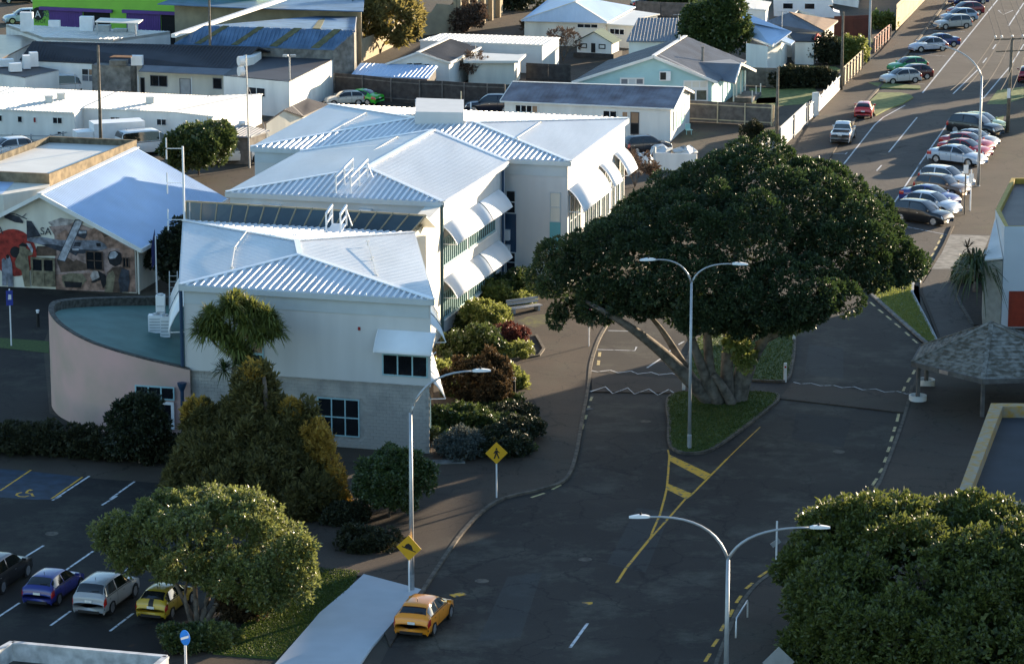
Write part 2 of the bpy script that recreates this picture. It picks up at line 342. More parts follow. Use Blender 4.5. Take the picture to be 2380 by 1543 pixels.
KRs = smooth_line([(8.67,134.34,0),(9.5,139.89,0),(10.27,143.93,0),(11.06,147.87,0),(12.19,151.65,0),(13.36,154.15,0),(14.71,157.11,0),(16.68,161.35,0),(18.75,165.81,0),(20.19,169.21,0),(21.45,174.55,0),(22.68,180.21,0),(23.92,186.23,0),(25.1,192.64,0)], 4)
raised('footpath', KRs+[(28.26,192.09,0),(34.61,188.32,0),(25.25,134.34,0)], .10, 'path', kind='structure')
kerb(KRs, .2)
# island with the big tree, split by the raised crossing
isl = smooth_line([(9.93,190.46,0),(9.44,183.68,0),(9.23,179.24,0),(9.54,177.34,0),(10.33,176.77,0),(11.5,177.52,0),(13.31,181.38,0),(15.2,186.02,0),(16.41,189.38,0),(16.06,190.89,0),(13.41,191.33,0)], 5, True)
raised('grass_island', isl, .13, 'grass', kind='structure'); kerb(isl+[isl[0]], .22, .145)
isl2 = smooth_line([(11.2,195.1,0),(13.89,194.42,0),(16.3,193.97,0),(17.3,194.2,0),(17.88,197.15,0),(18.72,204.3,0),(18.87,208.71,0),(17.14,211.96,0),(14.77,211.96,0),(12.34,205.54,0)], 5, True)
raised('grass_island', isl2, .13, 'grass', kind='structure'); kerb(isl2+[isl2[0]], .22, .145)
raised('raised_crossing', [(5.05,196.23,0),(6.84,195.55,0),(10.9,194.65,0),(10.97,190.89,0),(9.96,191,0),(4.99,191.33,0)], .07, 'path', kind='structure')
raised('raised_crossing', [(17.62,193.53,0),(24.89,190.46,0),(24.08,186.02,0),(16.54,189.6,0)], .07, 'path', kind='structure')
tri = [(25.17,222.15,0),(25.93,224.07,0),(26.78,226.02,0),(27.7,226.4,0),(29.64,226.33,0),(28.87,222.96,0),(28.43,219.69,0),(28.37,215.82,0),(28.33,210.74,0),(28.24,204.93,0),(27.52,204.93,0)]
raised('grass_verge', tri, .12, 'lawn', kind='structure'); kerb(tri[:1]+[(26.16,214.44,0),(27.09,207.31,0),(27.51,204.31,0)], .3, .14, 'concrete_old'); kerb([(29.73,226.71,0),(28.87,222.96,0),(28.43,219.69,0),(28.37,215.82,0),(28.33,210.74,0),(28.24,204.93,0)], .2, .14, 'concrete')
raised('footpath', [(33.94,240.81,0),(39.03,240.39,0),(36.85,226.33,0),(33.66,226.33,0),(33.11,224.07,0),(31.87,222.23,0),(31.49,219.69,0),(31.34,215.82,0),(31.27,209.42,0),(30.98,204.31,0),(28.45,204.31,0),(28.8,212.07,0),(29.16,219.69,0),(29.53,222.59,0),(30.92,227.85,0),(32.25,233.76,0)], .10, 'road', kind='structure')
sheet('driveway', [(32.42,233.76,0),(33.91,240.6,0),(36.94,239.96,0),(35.4,233.36,0),(33.72,227.85,0),(30.81,227.66,0)], .108, 'concrete_old', kind='structure')
kerb([(34.66,244.27,0),(32.96,236.61,0),(31.56,230.97,0),(30.37,226.71,0),(29.54,223.33,0),(29.09,219.69,0),(28.8,212.07,0),(28.45,204.31,0)], .2, .12, 'soil')
raised('planting_bed', [(33.11,224.07,0),(31.87,222.23,0),(31.49,219.69,0),(31.34,215.82,0),(31.27,209.42,0),(32.75,209.42,0),(34.7,222.59,0)], .16, 'soil', kind='structure'); kerb([(33.11,224.07,0),(31.87,222.23,0),(31.49,219.69,0),(31.34,215.82,0),(31.27,209.42,0)], .2, .2, 'coping')
# --- painted markings
ln = lambda p, w=.12, m='mark_w', par=road, z=.012: line(par, p, w, z, m)
for p in [[(-27.33,173.42,0),(-28.42,169.17,0)],[(-24.22,171.94,0),(-25.35,167.54,0)]]: ln(p, .12, 'mark_y', lot)
for p in [[(-23.85,172.17,0),(-25.17,167.54,0)],[(-21.17,171.04,0),(-22.11,167.54,0)],[(-24.89,168.14,0),(-25.25,167.28,0)],[(-21.8,168.14,0),(-22.41,166.32,0)],[(-18.97,167.82,0),(-19.18,167.07,0)],[(-24.51,158.81,0),(-25.28,156.51,0)],[(-21.79,157.81,0),(-22.76,154.55,0)],[(-19.37,155.76,0),(-19.71,154.36,0)],[(-24.31,149.18,0),(-25.17,146.46,0)],[(-21.61,147.9,0),(-22.28,145.66,0)],[(-18.5,147.56,0),(-19.31,144.81,0)]]: ln(p, .13, 'mark_w', lot)
sheet('painted_bay', [(-31.65,173.88,0),(-29.14,173.72,0),(-27.39,173.19,0),(-24.19,171.94,0),(-25.33,167.43,0),(-26.35,167.43,0),(-31.35,168.62,0)], .0095, 'mark_blue', lot)
# wheelchair symbol
ws = [(-27.16,168.84,0),(-27.37,168.62,0),(-27.38,168.29,0),(-27.16,168.01,0),(-26.85,167.97,0),(-26.67,168.19,0)]; line(lot, ws, .14, .014, 'mark_y'); line(lot, [(-26.86,169.32,0),(-26.91,168.73,0),(-26.58,168.58,0),(-26.44,168.06,0),(-26.35,168.14,0)], .14, .015, 'mark_y'); line(lot, [(-26.87,169.38,0),(-26.66,169.21,0)], .2, .0155, 'mark_y')
for p in [[(4.98,190.3,0),(4.83,189.22,0)],[(4.73,188.01,0),(4.64,187.08,0)],[(4.52,185.82,0),(4.41,184.78,0)],[(4.27,183.57,0),(4.16,182.43,0)],[(4.05,181.18,0),(3.95,180.07,0)],[(3.87,178.89,0),(3.76,177.81,0)],[(3.68,176.64,0),(3.55,175.51,0)],[(3.46,174.46,0),(3.32,173.31,0)],[(3.18,172.28,0),(2.96,171.22,0)],[(2.72,170.33,0),(2.23,169.43,0)],[(1.8,168.69,0),(1.04,167.82,0)]]: ln(p, .16, 'mark_cream')
for p in [[(5.76,202,0),(5.69,200.79,0)],[(5.63,199.73,0),(5.56,198.46,0)]]: ln(p, .2, 'mark_cream')
for p in [[(25.82,197.08,0),(25.56,196.06,0)],[(25.29,195.11,0),(24.95,193.92,0)],[(24.67,192.79,0),(24.42,191.68,0)],[(23.47,186.03,0),(23.15,184.21,0)],[(22.9,182.99,0),(22.68,181.88,0)],[(22.49,180.81,0),(22.23,179.58,0)],[(22.05,178.48,0),(21.79,177.33,0)],[(21.61,176.21,0),(21.33,175.04,0)],[(21.11,173.81,0),(20.81,172.85,0)],[(20.54,171.67,0),(20.13,170.31,0)],[(19.79,169.17,0),(19.54,168.47,0)]]: ln(p, .17, 'mark_cream')
for p in [[(13.04,154.4,0),(12.49,153.36,0)],[(12.12,152.4,0),(11.71,151.46,0)],[(11.39,150.32,0),(11.07,149.18,0)],[(10.84,148.15,0),(10.57,147,0)],[(10.29,145.93,0),(10.03,144.84,0)],[(9.82,143.64,0),(9.49,142.52,0)],[(9.31,141.52,0),(9.01,140.35,0)],[(14.07,156.28,0),(13.6,155.48,0)]]: ln(p, .17, 'mark_y')
for p in [[(24.87,219.33,0),(25.03,217.98,0)],[(25.16,217.03,0),(25.33,215.75,0)],[(25.47,214.71,0),(25.67,213.52,0)],[(25.79,212.67,0),(25.98,211.47,0)],[(26.12,210.4,0),(26.32,209.16,0)],[(26.5,207.81,0),(26.65,206.69,0)],[(26.75,205.73,0),(26.93,204.57,0)]]: ln(p, .16, 'mark_cream', road, .014)
for p in [[(33.39,240.81,0),(33.06,239.54,0)],[(32.9,238.7,0),(32.56,237.36,0)],[(32.37,236.41,0),(32.01,235.06,0)],[(31.83,233.96,0),(31.47,232.75,0)],[(31.26,231.68,0),(30.93,230.49,0)],[(30.77,229.71,0),(30.39,228.43,0)]]: ln(p, .17, 'mark_cream', street, .016)
ln([(9.08,176.33,0),(8.85,172.85,0),(8.62,169.71,0),(8.38,167.54,0),(8.29,166.85,0),(8.01,164.54,0),(7.45,161.28,0),(7.32,160.28,0)], .12, 'mark_y'); ln([(12.38,175.81,0),(9.93,168.4,0),(9.52,167.49,0),(8.52,164.12,0),(7.32,160.18,0)], .12, 'mark_y'); ln([(7.34,160.28,0),(6.68,157.94,0),(5.84,154.92,0),(5.27,152.41,0)], .15, 'mark_y', road, .014)
ln([(14.82,182.89,0),(13.45,178.97,0),(12.38,175.81,0)], .07, 'mark_y'); ln([(9.06,177.76,0),(9.08,176.33,0)], .1, 'mark_y')
for q in ([(9.07,176.8,0),(11.24,172.58,0),(10.84,171.45,0),(8.99,175.51,0)], [(8.71,170.64,0),(9.93,168.66,0),(9.58,167.54,0),(8.58,169.49,0)]): sheet('painted_bar', q, .010, 'mark_y', road)
ln([(3.66,146,0),(2.75,142.39,0)], .15); sheet('painted_patch', [(3.44,149.22,0),(3.98,149.32,0),(3.97,149.01,0),(3.78,148.87,0)], .012, 'mark_y', road)
ln([(5.08,196.73,0),(5.46,196.44,0),(6.3,196.84,0),(6.77,196.15,0),(7.62,196.61,0),(8.01,195.86,0),(8.89,196.29,0),(9.35,195.63,0),(10.2,196,0),(10.59,195.48,0),(10.87,195.57,0)], .13, 'mark_w', road, .075); ln([(4.88,191.26,0),(5.85,192.51,0),(6.26,190.8,0),(7.25,192.23,0),(7.6,190.66,0),(8.56,191.96,0),(9.05,190.39,0),(9.79,191.82,0),(10.18,190.66,0)], .15, 'mark_w', road, .075)
ln([(17.74,193.69,0),(18.15,193.27,0),(18.85,193.41,0),(19.34,192.79,0),(20.23,192.85,0),(20.66,192.29,0),(21.46,192.51,0),(21.89,191.73,0),(22.73,191.96,0),(23.19,191.18,0),(24.02,191.35,0),(24.49,190.71,0),(25.01,190.8,0)], .10, 'mark_w', road, .075)
ln([(6.5,208.25,0),(8.77,207.96,0)]); ln([(5.62,202.77,0),(8.08,202.46,0),(8.23,203.54,0)]); ln([(8.68,197.72,0),(9.94,200.88,0)], .13); ln([(10.33,202.31,0),(10.73,203.08,0)], .13); ln([(11.04,204.16,0),(11.45,205.1,0)], .13)
sl = lambda p, w=.12: line(street, p, w, .014, 'mark_w')
sl([(28.95,272.21,0),(33.9,292.76,0),(35.22,297.17,0),(38.16,304.37,0)], .13); sl([(40.85,312.25,0),(59.64,387.13,0),(61.77,395.84,0)], .16); sl([(33.52,278,0),(38.43,297.17,0)], .13); sl([(43.79,311.55,0),(48.85,328.73,0)], .13); sl([(49.84,332.81,0),(50.77,336.43,0)], .13); sl([(52.39,343.05,0),(53.29,346.71,0)], .13); sl([(35.07,270.23,0),(41.15,294.76,0)], .13); sl([(30.51,251.26,0),(35.53,271.99,0)], .13); sl([(31.42,268.79,0),(32.14,271.45,0)], .13); sl([(29.38,260.36,0),(29.74,261.6,0)], .13); sl([(46.41,308.78,0),(52.18,329.66,0),(56.39,346.88,0)], .13); sl([(57,361.97,0),(62.06,382.91,0)], .16)
for p in [[(31.04,244.05,0),(33.71,240.94,0)],[(36.63,271.34,0),(38.83,268.79,0)],[(27.81,277.16,0),(29.73,277.44,0)],[(29.54,276.99,0),(29.82,277.88,0)],[(43.44,339.29,0),(46.53,337.82,0)],[(47.86,357.99,0),(51.32,357.07,0)],[(36.57,270.87,0),(37.99,270.18,0)],[(41.16,318.2,0),(41.79,317.98,0)]]: sl(p, .1)
sl([(57.9,375.94,0),(59.72,375.94,0),(57.89,371.96,0),(57.9,375.94,0)], .14)
for q, a in zip([(-2.68,150.46,0),(4.58,187.13,0),(23.78,187.61,0),(3.77,156.36,0),(-1.52,152.71,0),(8.02,184.18,0),(18.97,177.34,0),(32.92,276.99,0),(-24.39,160.96,0)], range(9)):
    if a < 3: MB().box((q[0], q[1], .004), (.75, .45, .02), .6).build('drain_grate', 'mark_y' if a == 0 else 'black', road)
    else: MB().lathe((q[0], q[1], .004), [(.36, 0), (.36, .012), (.3, .016)], 20).build('manhole_cover', 'kerb', road)
for k, q in enumerate([[(6.8,165.81,0),(8.63,164.99,0),(6.79,154.15,0),(4.86,155.62,0)],[(17.25,186.23,0),(20.49,184.69,0),(19.32,178.28,0),(16.47,180.21,0)],[(-0.22,153.43,0),(1.53,154.15,0),(0.41,143.93,0),(-1.64,143.3,0)],[(24.84,176.4,0),(26.33,176.4,0),(25.45,171.84,0),(23.75,171.84,0)],[(19.69,204.3,0),(21.85,203.08,0),(21.01,194.87,0),(18.66,196.01,0)]]): sheet('seal_patch', q, .0085, asphalt('seal_patch', (.016, .016, .017), (.026, .025, .024), (.05, .052, .048)) if k % 2 else asphalt('seal_patch', (.035, .034, .032), (.05, .047, .043), (.07, .075, .068)), road if k != 3 else pave)
raised('grass_build_out', [(34.53,305.04,0),(36.47,311.9,0),(38.62,311.76,0),(39.44,310.51,0),(39.5,308.78,0),(38.03,305.04,0),(35.88,301.06,0),(34.57,297.81,0),(34.48,301.71,0)], .12, 'lawn', kind='structure'); raised('grass_build_out', [(36.09,318.34,0),(37.75,318.34,0),(39.39,317.25,0),(41.12,316.17,0),(40.9,314.38,0),(38.54,314.73,0),(36.94,315.09,0)], .12, 'lawn', kind='structure')
raised('footpath', [(23.29,269.28,0),(28.11,294.01,0),(35.09,323.53,0),(39.98,340.95,0),(46.83,370.78,0),(51.52,392.53,0),(54.77,392.53,0),(49.14,367.86,0),(43.38,342.63,0),(37.64,318.34,0),(34.68,306.39,0),(32,294.01,0),(30.75,287.88,0),(26.77,269.28,0)], .10, 'path', kind='structure')
kerb([(30.63,286.68,0),(32,294.01,0),(34.68,306.39,0),(37.64,318.34,0),(40.3,329.66,0),(43.38,342.63,0),(46.22,354.81,0),(49.14,367.86,0),(53.91,388.2,0)], .25, .14, 'kerb')
for q in [[(46.19,305.04,0),(48.59,314.02,0),(51.56,316.17,0),(50.45,309.12,0),(47.99,305.04,0)],[(45.37,295.9,0),(46.89,298.46,0),(45.26,289.69,0)]]: sheet('grass_patch', q, .02, 'lawn', kind='structure')
# ------------------------------------------------------------------ the white council building: three wings and a glazed link
bld = thing('office_building', 'long white two-storey office building with hipped ribbed roofs and curved awnings', 'building', (-9.78,215.79,0))
RIB = (.42, .17, .075); LOW = (.42, .06, .012)
for nm, fs in (('roof', [[(-19.39,180.6,9.2),(-4.5,176.57,9.2),(-12.65,184.9,10.1)],[(-4.5,176.57,9.2),(-6.19,196.02,9.2),(-13.1,189.01,10.1),(-12.65,184.9,10.1)],[(-6.19,196.02,9.2),(-21.11,199.95,9.2),(-13.1,189.01,10.1)],[(-21.11,199.95,9.2),(-19.39,180.6,9.2),(-12.65,184.9,10.1),(-13.1,189.01,10.1)]]), ('roof', [[(-19.27,209.83,9.2),(-4.56,206.28,9.2),(-9.89,213.59,10.2)],[(-4.56,206.28,9.2),(-0.28,221.74,9.2),(-5.73,229.06,10.2),(-9.89,213.59,10.2)],[(-15.33,225.83,9.2),(-19.27,209.83,9.2),(-9.89,213.59,10.2),(-5.73,229.06,10.2)]]), ('roof', [[(-19.02,227.65,9.2),(4.12,221.57,9.2),(-2.75,232.83,10.15),(-7.29,234.81,10.15)],[(4.12,221.57,9.2),(8.92,240.41,9.2),(-2.75,232.83,10.15)],[(8.92,240.41,9.2),(-14.42,247.31,9.2),(-7.29,234.81,10.15),(-2.75,232.83,10.15)],[(-14.42,247.31,9.2),(-19.02,227.65,9.2),(-7.29,234.81,10.15)]])):
    ro = roofs(bld, fs, 'white_roof', [RIB if abs(f[1][1]-f[0][1]) < .5*abs(f[1][0]-f[0][0]) else LOW for f in fs], 'rib_white', .1, nm)
    cp = MB(); seen = set(); z0 = 9.2
    for f in fs:                                               # ridge, hip and valley cappings
        for i in range(len(f)):
            a, b = f[i], f[(i+1) % len(f)]
            if (a[2] > z0+.05 or b[2] > z0+.05) and (b, a) not in seen and (a, b) not in seen:
                seen.add((a, b)); cp.bar((a[0], a[1], a[2]+.05), (b[0], b[1], b[2]+.05), .34, .07)
    cp.build('ridge_cap', 'rib_white', ro)
for W in ([(-19.39,180.6,9.2),(-4.5,176.57,9.2),(-6.19,196.02,9.2),(-21.11,199.95,9.2)], [(-19.27,209.83,9.2),(-4.56,206.28,9.2),(-0.28,221.74,9.2),(-15.33,225.83,9.2)], [(-19.02,227.65,9.2),(4.12,221.57,9.2),(8.92,240.41,9.2),(-14.42,247.31,9.2)]):                                   # gutter and fascia round each wing
    g = MB()
    for i in range(4):
        if len(W) == 4: a, b = W[i], W[(i+1) % 4]; g.bar((a[0], a[1], 9.02), (b[0], b[1], 9.02), .16, .32)
    g.build('gutter', 'fascia', bld)
walls(bld, [(p[0], p[1], 9.05) for p in [(-19.03,209.98,9.05),(-4.69,206.53,9.05),(-0.52,221.59,9.05),(-15.19,225.58,9.05)]], 'facade'); walls(bld, [(p[0], p[1], 9.05) for p in [(-18.77,227.77,9.05),(3.96,221.8,9.05),(8.66,240.3,9.05),(-14.26,247.08,9.05)]], 'facade')
walls(bld, [(p[0], p[1], 9.05) for p in [(-19.21,180.81,9.05),(-4.66,176.8,9.05),(-6.37,195.81,9.05),(-20.95,199.72,9.05)]], 'facade', 'wall', 4.05)
for P, Q, u1 in (((-19.21,180.81,9.05), (-4.66,176.8,9.05), 15.0), ((-18.77,227.77,9.05), (3.96,221.8,9.05), 23.4), ((-19.03,209.98,9.05), (-4.69,206.53,9.05), 14.9)): wallbox(MB(), P, Q, 0.02, u1, 8.05, 8.9, -.05, .05).build('fascia_band', 'fascia', bld)
lw = MB(); lw.prism([(-19.1,180.94,9.05),(-4.76,176.94,9.05),(-6.48,195.68,9.05),(-20.85,199.58,9.05)], 0, 4.05); lw.prism([(-19.21,180.81,9.05),(-4.66,176.8,9.05),(-6.37,195.81,9.05),(-20.95,199.72,9.05)], 4.0, 4.06); lw.build('wall', 'joint', bld)
# lower front wall of concrete blocks, each its own piece where it can be seen
P, Q = (-19.1,180.94,9.05), (-4.76,176.94,9.05); bm_ = MB(); wallbox(bm_, (0, 0), (1, 0), 0, .392, 0, .192, 0, .03); O = org(bld)
one = bpy.data.meshes.new('block'); one.from_pydata(bm_.v, [], bm_.f); one.materials.append(M['block'])
rest = MB(); nblk = 0; ang = math.atan2(Q[1]-P[1], Q[0]-P[0]); LEN = math.hypot(Q[0]-P[0], Q[1]-P[1])
for j in range(20):
    for i in range(39):
        u = LEN-(i+1)*.4+(.2 if j % 2 else 0); z = .03+j*.2
        if u < 0 or u+.39 > LEN+.01 or (u+.39 > 8.0 and u < 10.75 and z+.19 > .62 and z < 3.0): continue
        if nblk < 300:
            b = bpy.data.objects.new('block', one); COL.objects.link(b); b.parent = bld; w = wallpt(P, Q, u, z, .005+random.random()*.008)
            b.location = (w[0]-O.x, w[1]-O.y, z); b.rotation_euler.z = ang; nblk += 1
        else: wallbox(rest, P, Q, u, u+.392, z, z+.192, .005, .035+random.random()*.008)
rest.build('blocks', 'block', bld, kind='stuff')
window(bld, P, Q, (8.07,10.64,0.67,2.94), 3, 2, 'teal', 'glass', .07)
P, Q = (-19.21,180.81,9.05), (-4.66,176.8,9.05)
window(bld, P, Q, (12.17,14.92,4.54,5.84), 3, 1, 'teal', 'glass', .08); window(bld, P, Q, (12.17,14.93,6.02,6.17), 3, 1, 'teal', 'glass', .06)
ww = (3.27,4.92,4.53,6.9); window(bld, P, Q, (ww[0], ww[1], 4.52, 5.3), 2, 1, 'teal', 'glass', .07); window(bld, P, Q, (ww[0], ww[1], 5.3, 6.9), 2, 2, 'teal', 'blind', .07)
x = MB(); wallbox(x, P, Q, 10.72, 10.86, 7.1, 7.3, .004, .06); x.build('alarm_box', mat('alarm_red', (.25, .02, .02)), bld)
def awning(par, P, Q, u0, u1, zt, out=1.0, drop=1.15, seams=(), tilt=.0):
    """barrel-vault sun awning: a curved sheet with dark edge ribs and side stays"""
    n = 8; m = MB(); arc = [(2*(k/n)*(1-k/n)*out*.56+(k/n)**2*out, zt-2*(k/n)*(1-k/n)*drop*.26-(k/n)**2*drop) for k in range(n+1)]
    v = [wallpt(P, Q, u, z, o+.02) for u in (u0, u1) for o, z in arc]; v += [wallpt(P, Q, u, z-.03, o) for u in (u0, u1) for o, z in arc]; k = n+1
    f = [(i, i+1, k+i+1, k+i) for i in range(n)]+[(2*k+i+1, 2*k+i, 3*k+i, 3*k+i+1) for i in range(n)]+[(n, 2*k+n, 3*k+n, k+n)]
    f += [(i, 2*k+i, 2*k+i+1, i+1) for i in range(n)]+[(k+i, k+i+1, 3*k+i+1, 3*k+i) for i in range(n)]
    o = m.add(v, f).build('awning', 'polycarb', par, True)
    for u in (u0, u1): MB().tube([wallpt(P, Q, u, z, q+.02) for q, z in arc], .03, 6).bar(wallpt(P, Q, u, zt-drop, .02), wallpt(P, Q, u, zt-drop, out), .05).build('awning_stay', 'white_steel', o)
    for u in seams: MB().tube([wallpt(P, Q, u, z+.012, q+.03) for q, z in arc], .035, 6).build('awning_rib', 'darkteal', o)
    return o
awning(bld, P, Q, 11.95, 15.4, 7.25, 1.0, 1.15)
PR, QR = (-4.66,176.8,9.05), (-6.37,195.81,9.05)
awning(bld, PR, QR, .6, 12, 7.6, .9, 1.1, (4., 8.)); awning(bld, PR, QR, 1.2, 12, 4.1, .9, 1.1, (4., 8.))
for z0, zt in ((5.0, 6.6), (1.2, 3.0)):
    for a, b in ((1.4, 5.4), (6.2, 11.6)): window(bld, PR, QR, (a, b, z0, zt), 6, 1, 'teal', 'glass_g', .07)
PL, QL = (-20.95,199.72,9.05), (-19.21,180.81,9.05)
awning(bld, PL, QL, 8, 17.6, 7.6, .95, 1.6, (12,))
# right wall of the middle wing: two long bands of windows under awnings
P, Q = (-4.69,206.53,9.05), (-0.52,221.59,9.05)
for z0, zt in ((4.75, 6.6), (1.15, 2.95)):
    window(bld, P, Q, (.15, 5.85, z0, zt), 12, 1, 'teal', 'glass_g', .07); window(bld, P, Q, (6.4, 12.9, z0, zt), 12, 1, 'teal', 'glass_g', .07)
for zt in (7.5, 3.85):
    awning(bld, P, Q, .1, 6.4, zt, 1.05, 1.2, ()); awning(bld, P, Q, 6.48, 13.9, zt, 1.05, 1.2, (8.9,))
s = MB()
for z in (4.62, 1.02): wallbox(s, P, Q, .1, 13, z, z+.1, .004, .16)
s.build('window_sill', 'white_wall', bld)
def pipe(par, p, z0, z1, r=.07, m='darkteal', name='downpipe'): return MB().tube([(p[0], p[1], z0), (p[0], p[1], z1)], r, 8).build(name, m, par)
pipe(bld, wallpt(P, Q, -.25, 0, .12), 0, 9, .09); pipe(bld, wallpt(P, Q, .02, 0, .1), 6.4, 9, .05); pipe(bld, wallpt(P, Q, 14.6, 0, .15), 0, 9, .1, 'navy'); pipe(bld, wallpt((-19.21,180.81,9.05), (-4.66,176.8,9.05), -.12, 0, .12), 3.4, 9, .11, 'navy')
# end bay of the far wing that faces the camera, beside the middle wing
P, Q = (-18.77,227.77,9.05), (3.96,221.8,9.05)
for r, gl in (((18.95, 19.7, 5.2, 6.9), 'glass'), ((18.95, 19.7, .9, 2.4), 'glass')): window(bld, P, Q, r, 1, 2, 'fascia', gl, .07)
x = MB(); wallbox(x, P, Q, 18.92, 19.72, 2.4, 5.2, .004, .05); x.build('dark_panel', 'navy', bld)
window(bld, P, Q, (22.2, 23.0, 4.75, 6.9), 1, 2, 'fascia', 'cream_wall', .06); x = MB(); wallbox(x, P, Q, 22.2, 23.0, 2.2, 4.74, .004, .05); x.build('teal_panel', 'tealpanel', bld)
for z in (3.3, 2.2):
    x = MB(); wallbox(x, (-18.77,227.77,9.05), (3.96,221.8,9.05), 18.5, 19.3, z, z+.75, .06, .45); ac = x.build('air_conditioner', 'white_steel', bld)
# right wall of the far wing
P, Q = (3.96,221.8,9.05), (8.66,240.3,9.05)
for a, b, zt in ((.2, 9.3, 7.1), (10.2, 13.2, 7.1), (15.2, 18.6, 7.1)): awning(bld, P, Q, a, b, zt, 1.15, 1.6)
for u in (.5, 1.8, 3.1, 5.6, 6.9, 8.2, 9.6, 11.2, 12.6, 14.6, 16.2, 17.8): window(bld, P, Q, (u, u+.8, 1.0, 6.6), 1, 3, 'fascia', 'glass_g', .07)
# glazed link between the front and middle wings
LK = [(-21.15,201.61,8.9),(-6.54,196.82,8.9),(-5.47,197.58,10),(-21.15,201.87,10.1)]; 
fr = MB(); d0, d1, d2, d3 = (Vector(p) for p in LK)
for a, b in ((d0, d1), (d1, d2), (d2, d3), (d3, d0)): fr.bar(a, b, .09, .10)
NP = 15
for i in range(1, NP): fr.bar(d0.lerp(d1, i/NP)+Vector((0, 0, .05)), d3.lerp(d2, i/NP)+Vector((0, 0, .05)), .065, .08)
lr = fr.build('glazed_roof', 'tan', bld)
for i in range(NP): mesh('pane', [d0.lerp(d1, i/NP), d0.lerp(d1, (i+1)/NP), d3.lerp(d2, (i+1)/NP), d3.lerp(d2, i/NP)], [(0, 1, 2, 3)], 'glass_roof', lr)
back = MB().slab([d3, d2, Vector((d2.x+.6, d2.y+2.4, d2.z-1.2)), Vector((d3.x+.6, d3.y+2.4, d3.z-1.2))]).build('link_roof', 'fascia', bld)
MB().prism([(-21.15,201.87,10.1),(-5.47,197.58,10),(-6.54,196.82,8.9),(-21.15,201.61,8.9)], 4, 8.7).build('wall', 'cream_wall', bld)
MB().prism([(-6.37,195.81,9.05),(-4.69,206.53,9.05),(-5.69,206.77,9.05),(-7.39,196.08,9.05)], 0, 8.9).build('link_wall', 'cream_wall', bld)
for u in (1.5, 2.9, 9.2):
    x = MB(); wallbox(x, (-19.03,209.98,9.05), (-4.69,206.53,9.05), u, u+.8, 7.9, 8.5, .06, .5); x.build('air_conditioner', 'white_steel', bld)
# plant box on the far ridge
MB().prism([(-7.23,232.87,9.95),(-3.58,232.48,9.95),(-3.67,238.66,9.95),(-7.3,239.48,9.95)], 9.9, 10.95).build('plant_screen', 'facade', bld)
# roof access steps: white guard rails over the eaves
def railstep(base, d, side, n=3, top=1.05, rise=0.):
    m = MB(); b = Vector(base); d = Vector(d); s_ = Vector(side)
    for k in (-.5, .5):
        q = [b+s_*k+d*(i/(n-1))+Vector((0, 0, rise*i/(n-1))) for i in range(n)]
        for p in q: m.bar(p, p+Vector((0, 0, top)), .10)
        for hh in (top, top*.52): m.bar(q[0]+Vector((0, 0, hh)), q[-1]+Vector((0, 0, hh)), .13 if hh == top else .09)
        m.bar(q[-1]+Vector((0, 0, top*.8)), q[-1]+s_*k*.8, .06)
    m.slab([b-s_*.5+Vector((0, 0, .12)), b+s_*.5+Vector((0, 0, .12)), b+s_*.5+d+Vector((0, 0, .12+rise)), b-s_*.5+d+Vector((0, 0, .12+rise))], (0, 0, -.06))
    return m.build('access_steps', 'white_steel', bld)
railstep((-11.3,208.59,9.2), (1.0, 3.0, 0), (1.0, -.2, 0), 3, 1.3, .65); railstep((-11.18,194.47,9.4), (.3, 1.4, 0), (.9, -.15, 0), 2, 1.3, .3)
def lifeline(pts):
    m = MB()
    for i in range(len(pts)-1): m.bar(pts[i], pts[i+1], .05)
    for p in pts: m.bar((p[0], p[1], p[2]-.3), p, .08); m.box((p[0], p[1], p[2]-.06), (.22, .12, .06))
    m.build('safety_line', 'pale_roof', bld)
for p in [[(-13.48,231.14,9.7),(-11.13,238.95,9.9)],[(-11.46,216.59,9.7),(-10.1,221.14,9.9),(-8.3,226.87,10.1)],[(-8.55,215.7,9.8),(-7.39,219.37,9.9),(-5.16,228.05,9.9)],[(0.39,227.57,9.9),(2.16,235.23,9.8)],[(-8.82,189.58,10),(-8.39,185.72,9.8),(-7.95,181.47,9.6)],[(-16.58,183.15,9.7),(-16.85,188.57,9.8),(-16.42,193.99,9.9)]]: lifeline(p)
# ------------------------------------------------------------------ curved annex in front of the left end
zp = lambda x: 4.2+.2*(-19.3-x)
cv = smooth_line([(-18.9, 180.5), (-21.0, 180.75), (-22.6, 181.15), (-23.93, 181.68), (-24.98, 182.31), (-26.1, 183.45), (-27.27, 185.25), (-27.98, 187.08), (-28.31, 188.68), (-28.25, 190.3), (-27.4, 191.9), (-25.4, 194.2), (-22.9, 196.6), (-20.7, 198.6)], 4)
an = thing('curved_annex', 'low curved pink grey annex with green flat roof left of the white building', 'annex', (-24, 187, 0))
nv = len(cv); cen = Vector((-22.5, 188.5)); inn = [((p[0]-cen.x)*.945+cen.x, (p[1]-cen.y)*.945+cen.y) for p in cv]
v = [(p[0], p[1], 0) for p in cv]+[(p[0], p[1], zp(p[0])) for p in cv]; mesh('wall', v, [(i, nv+i, nv+i+1, i+1) for i in range(nv-1)], 'pinkwall', an, True)
v = [(p[0], p[1], zp(p[0])+.07) for p in cv]+[(p[0], p[1], zp(p[0])+.07) for p in inn]+[(p[0], p[1], zp(p[0])-.7) for p in inn]+[(p[0], p[1], zp(p[0])-.02) for p in cv]
f = [(i, i+1, nv+i+1, nv+i) for i in range(nv-1)]+[(nv+i, nv+i+1, 2*nv+i+1, 2*nv+i) for i in range(nv-1)]+[(i, 3*nv+i, 3*nv+i+1, i+1) for i in range(nv-1)]
mesh('coping', v, f, 'coping', an); mesh('flat_roof', [(p[0], p[1], zp(p[0])-.45) for p in inn], [tuple(range(nv))], 'green_roof', an)
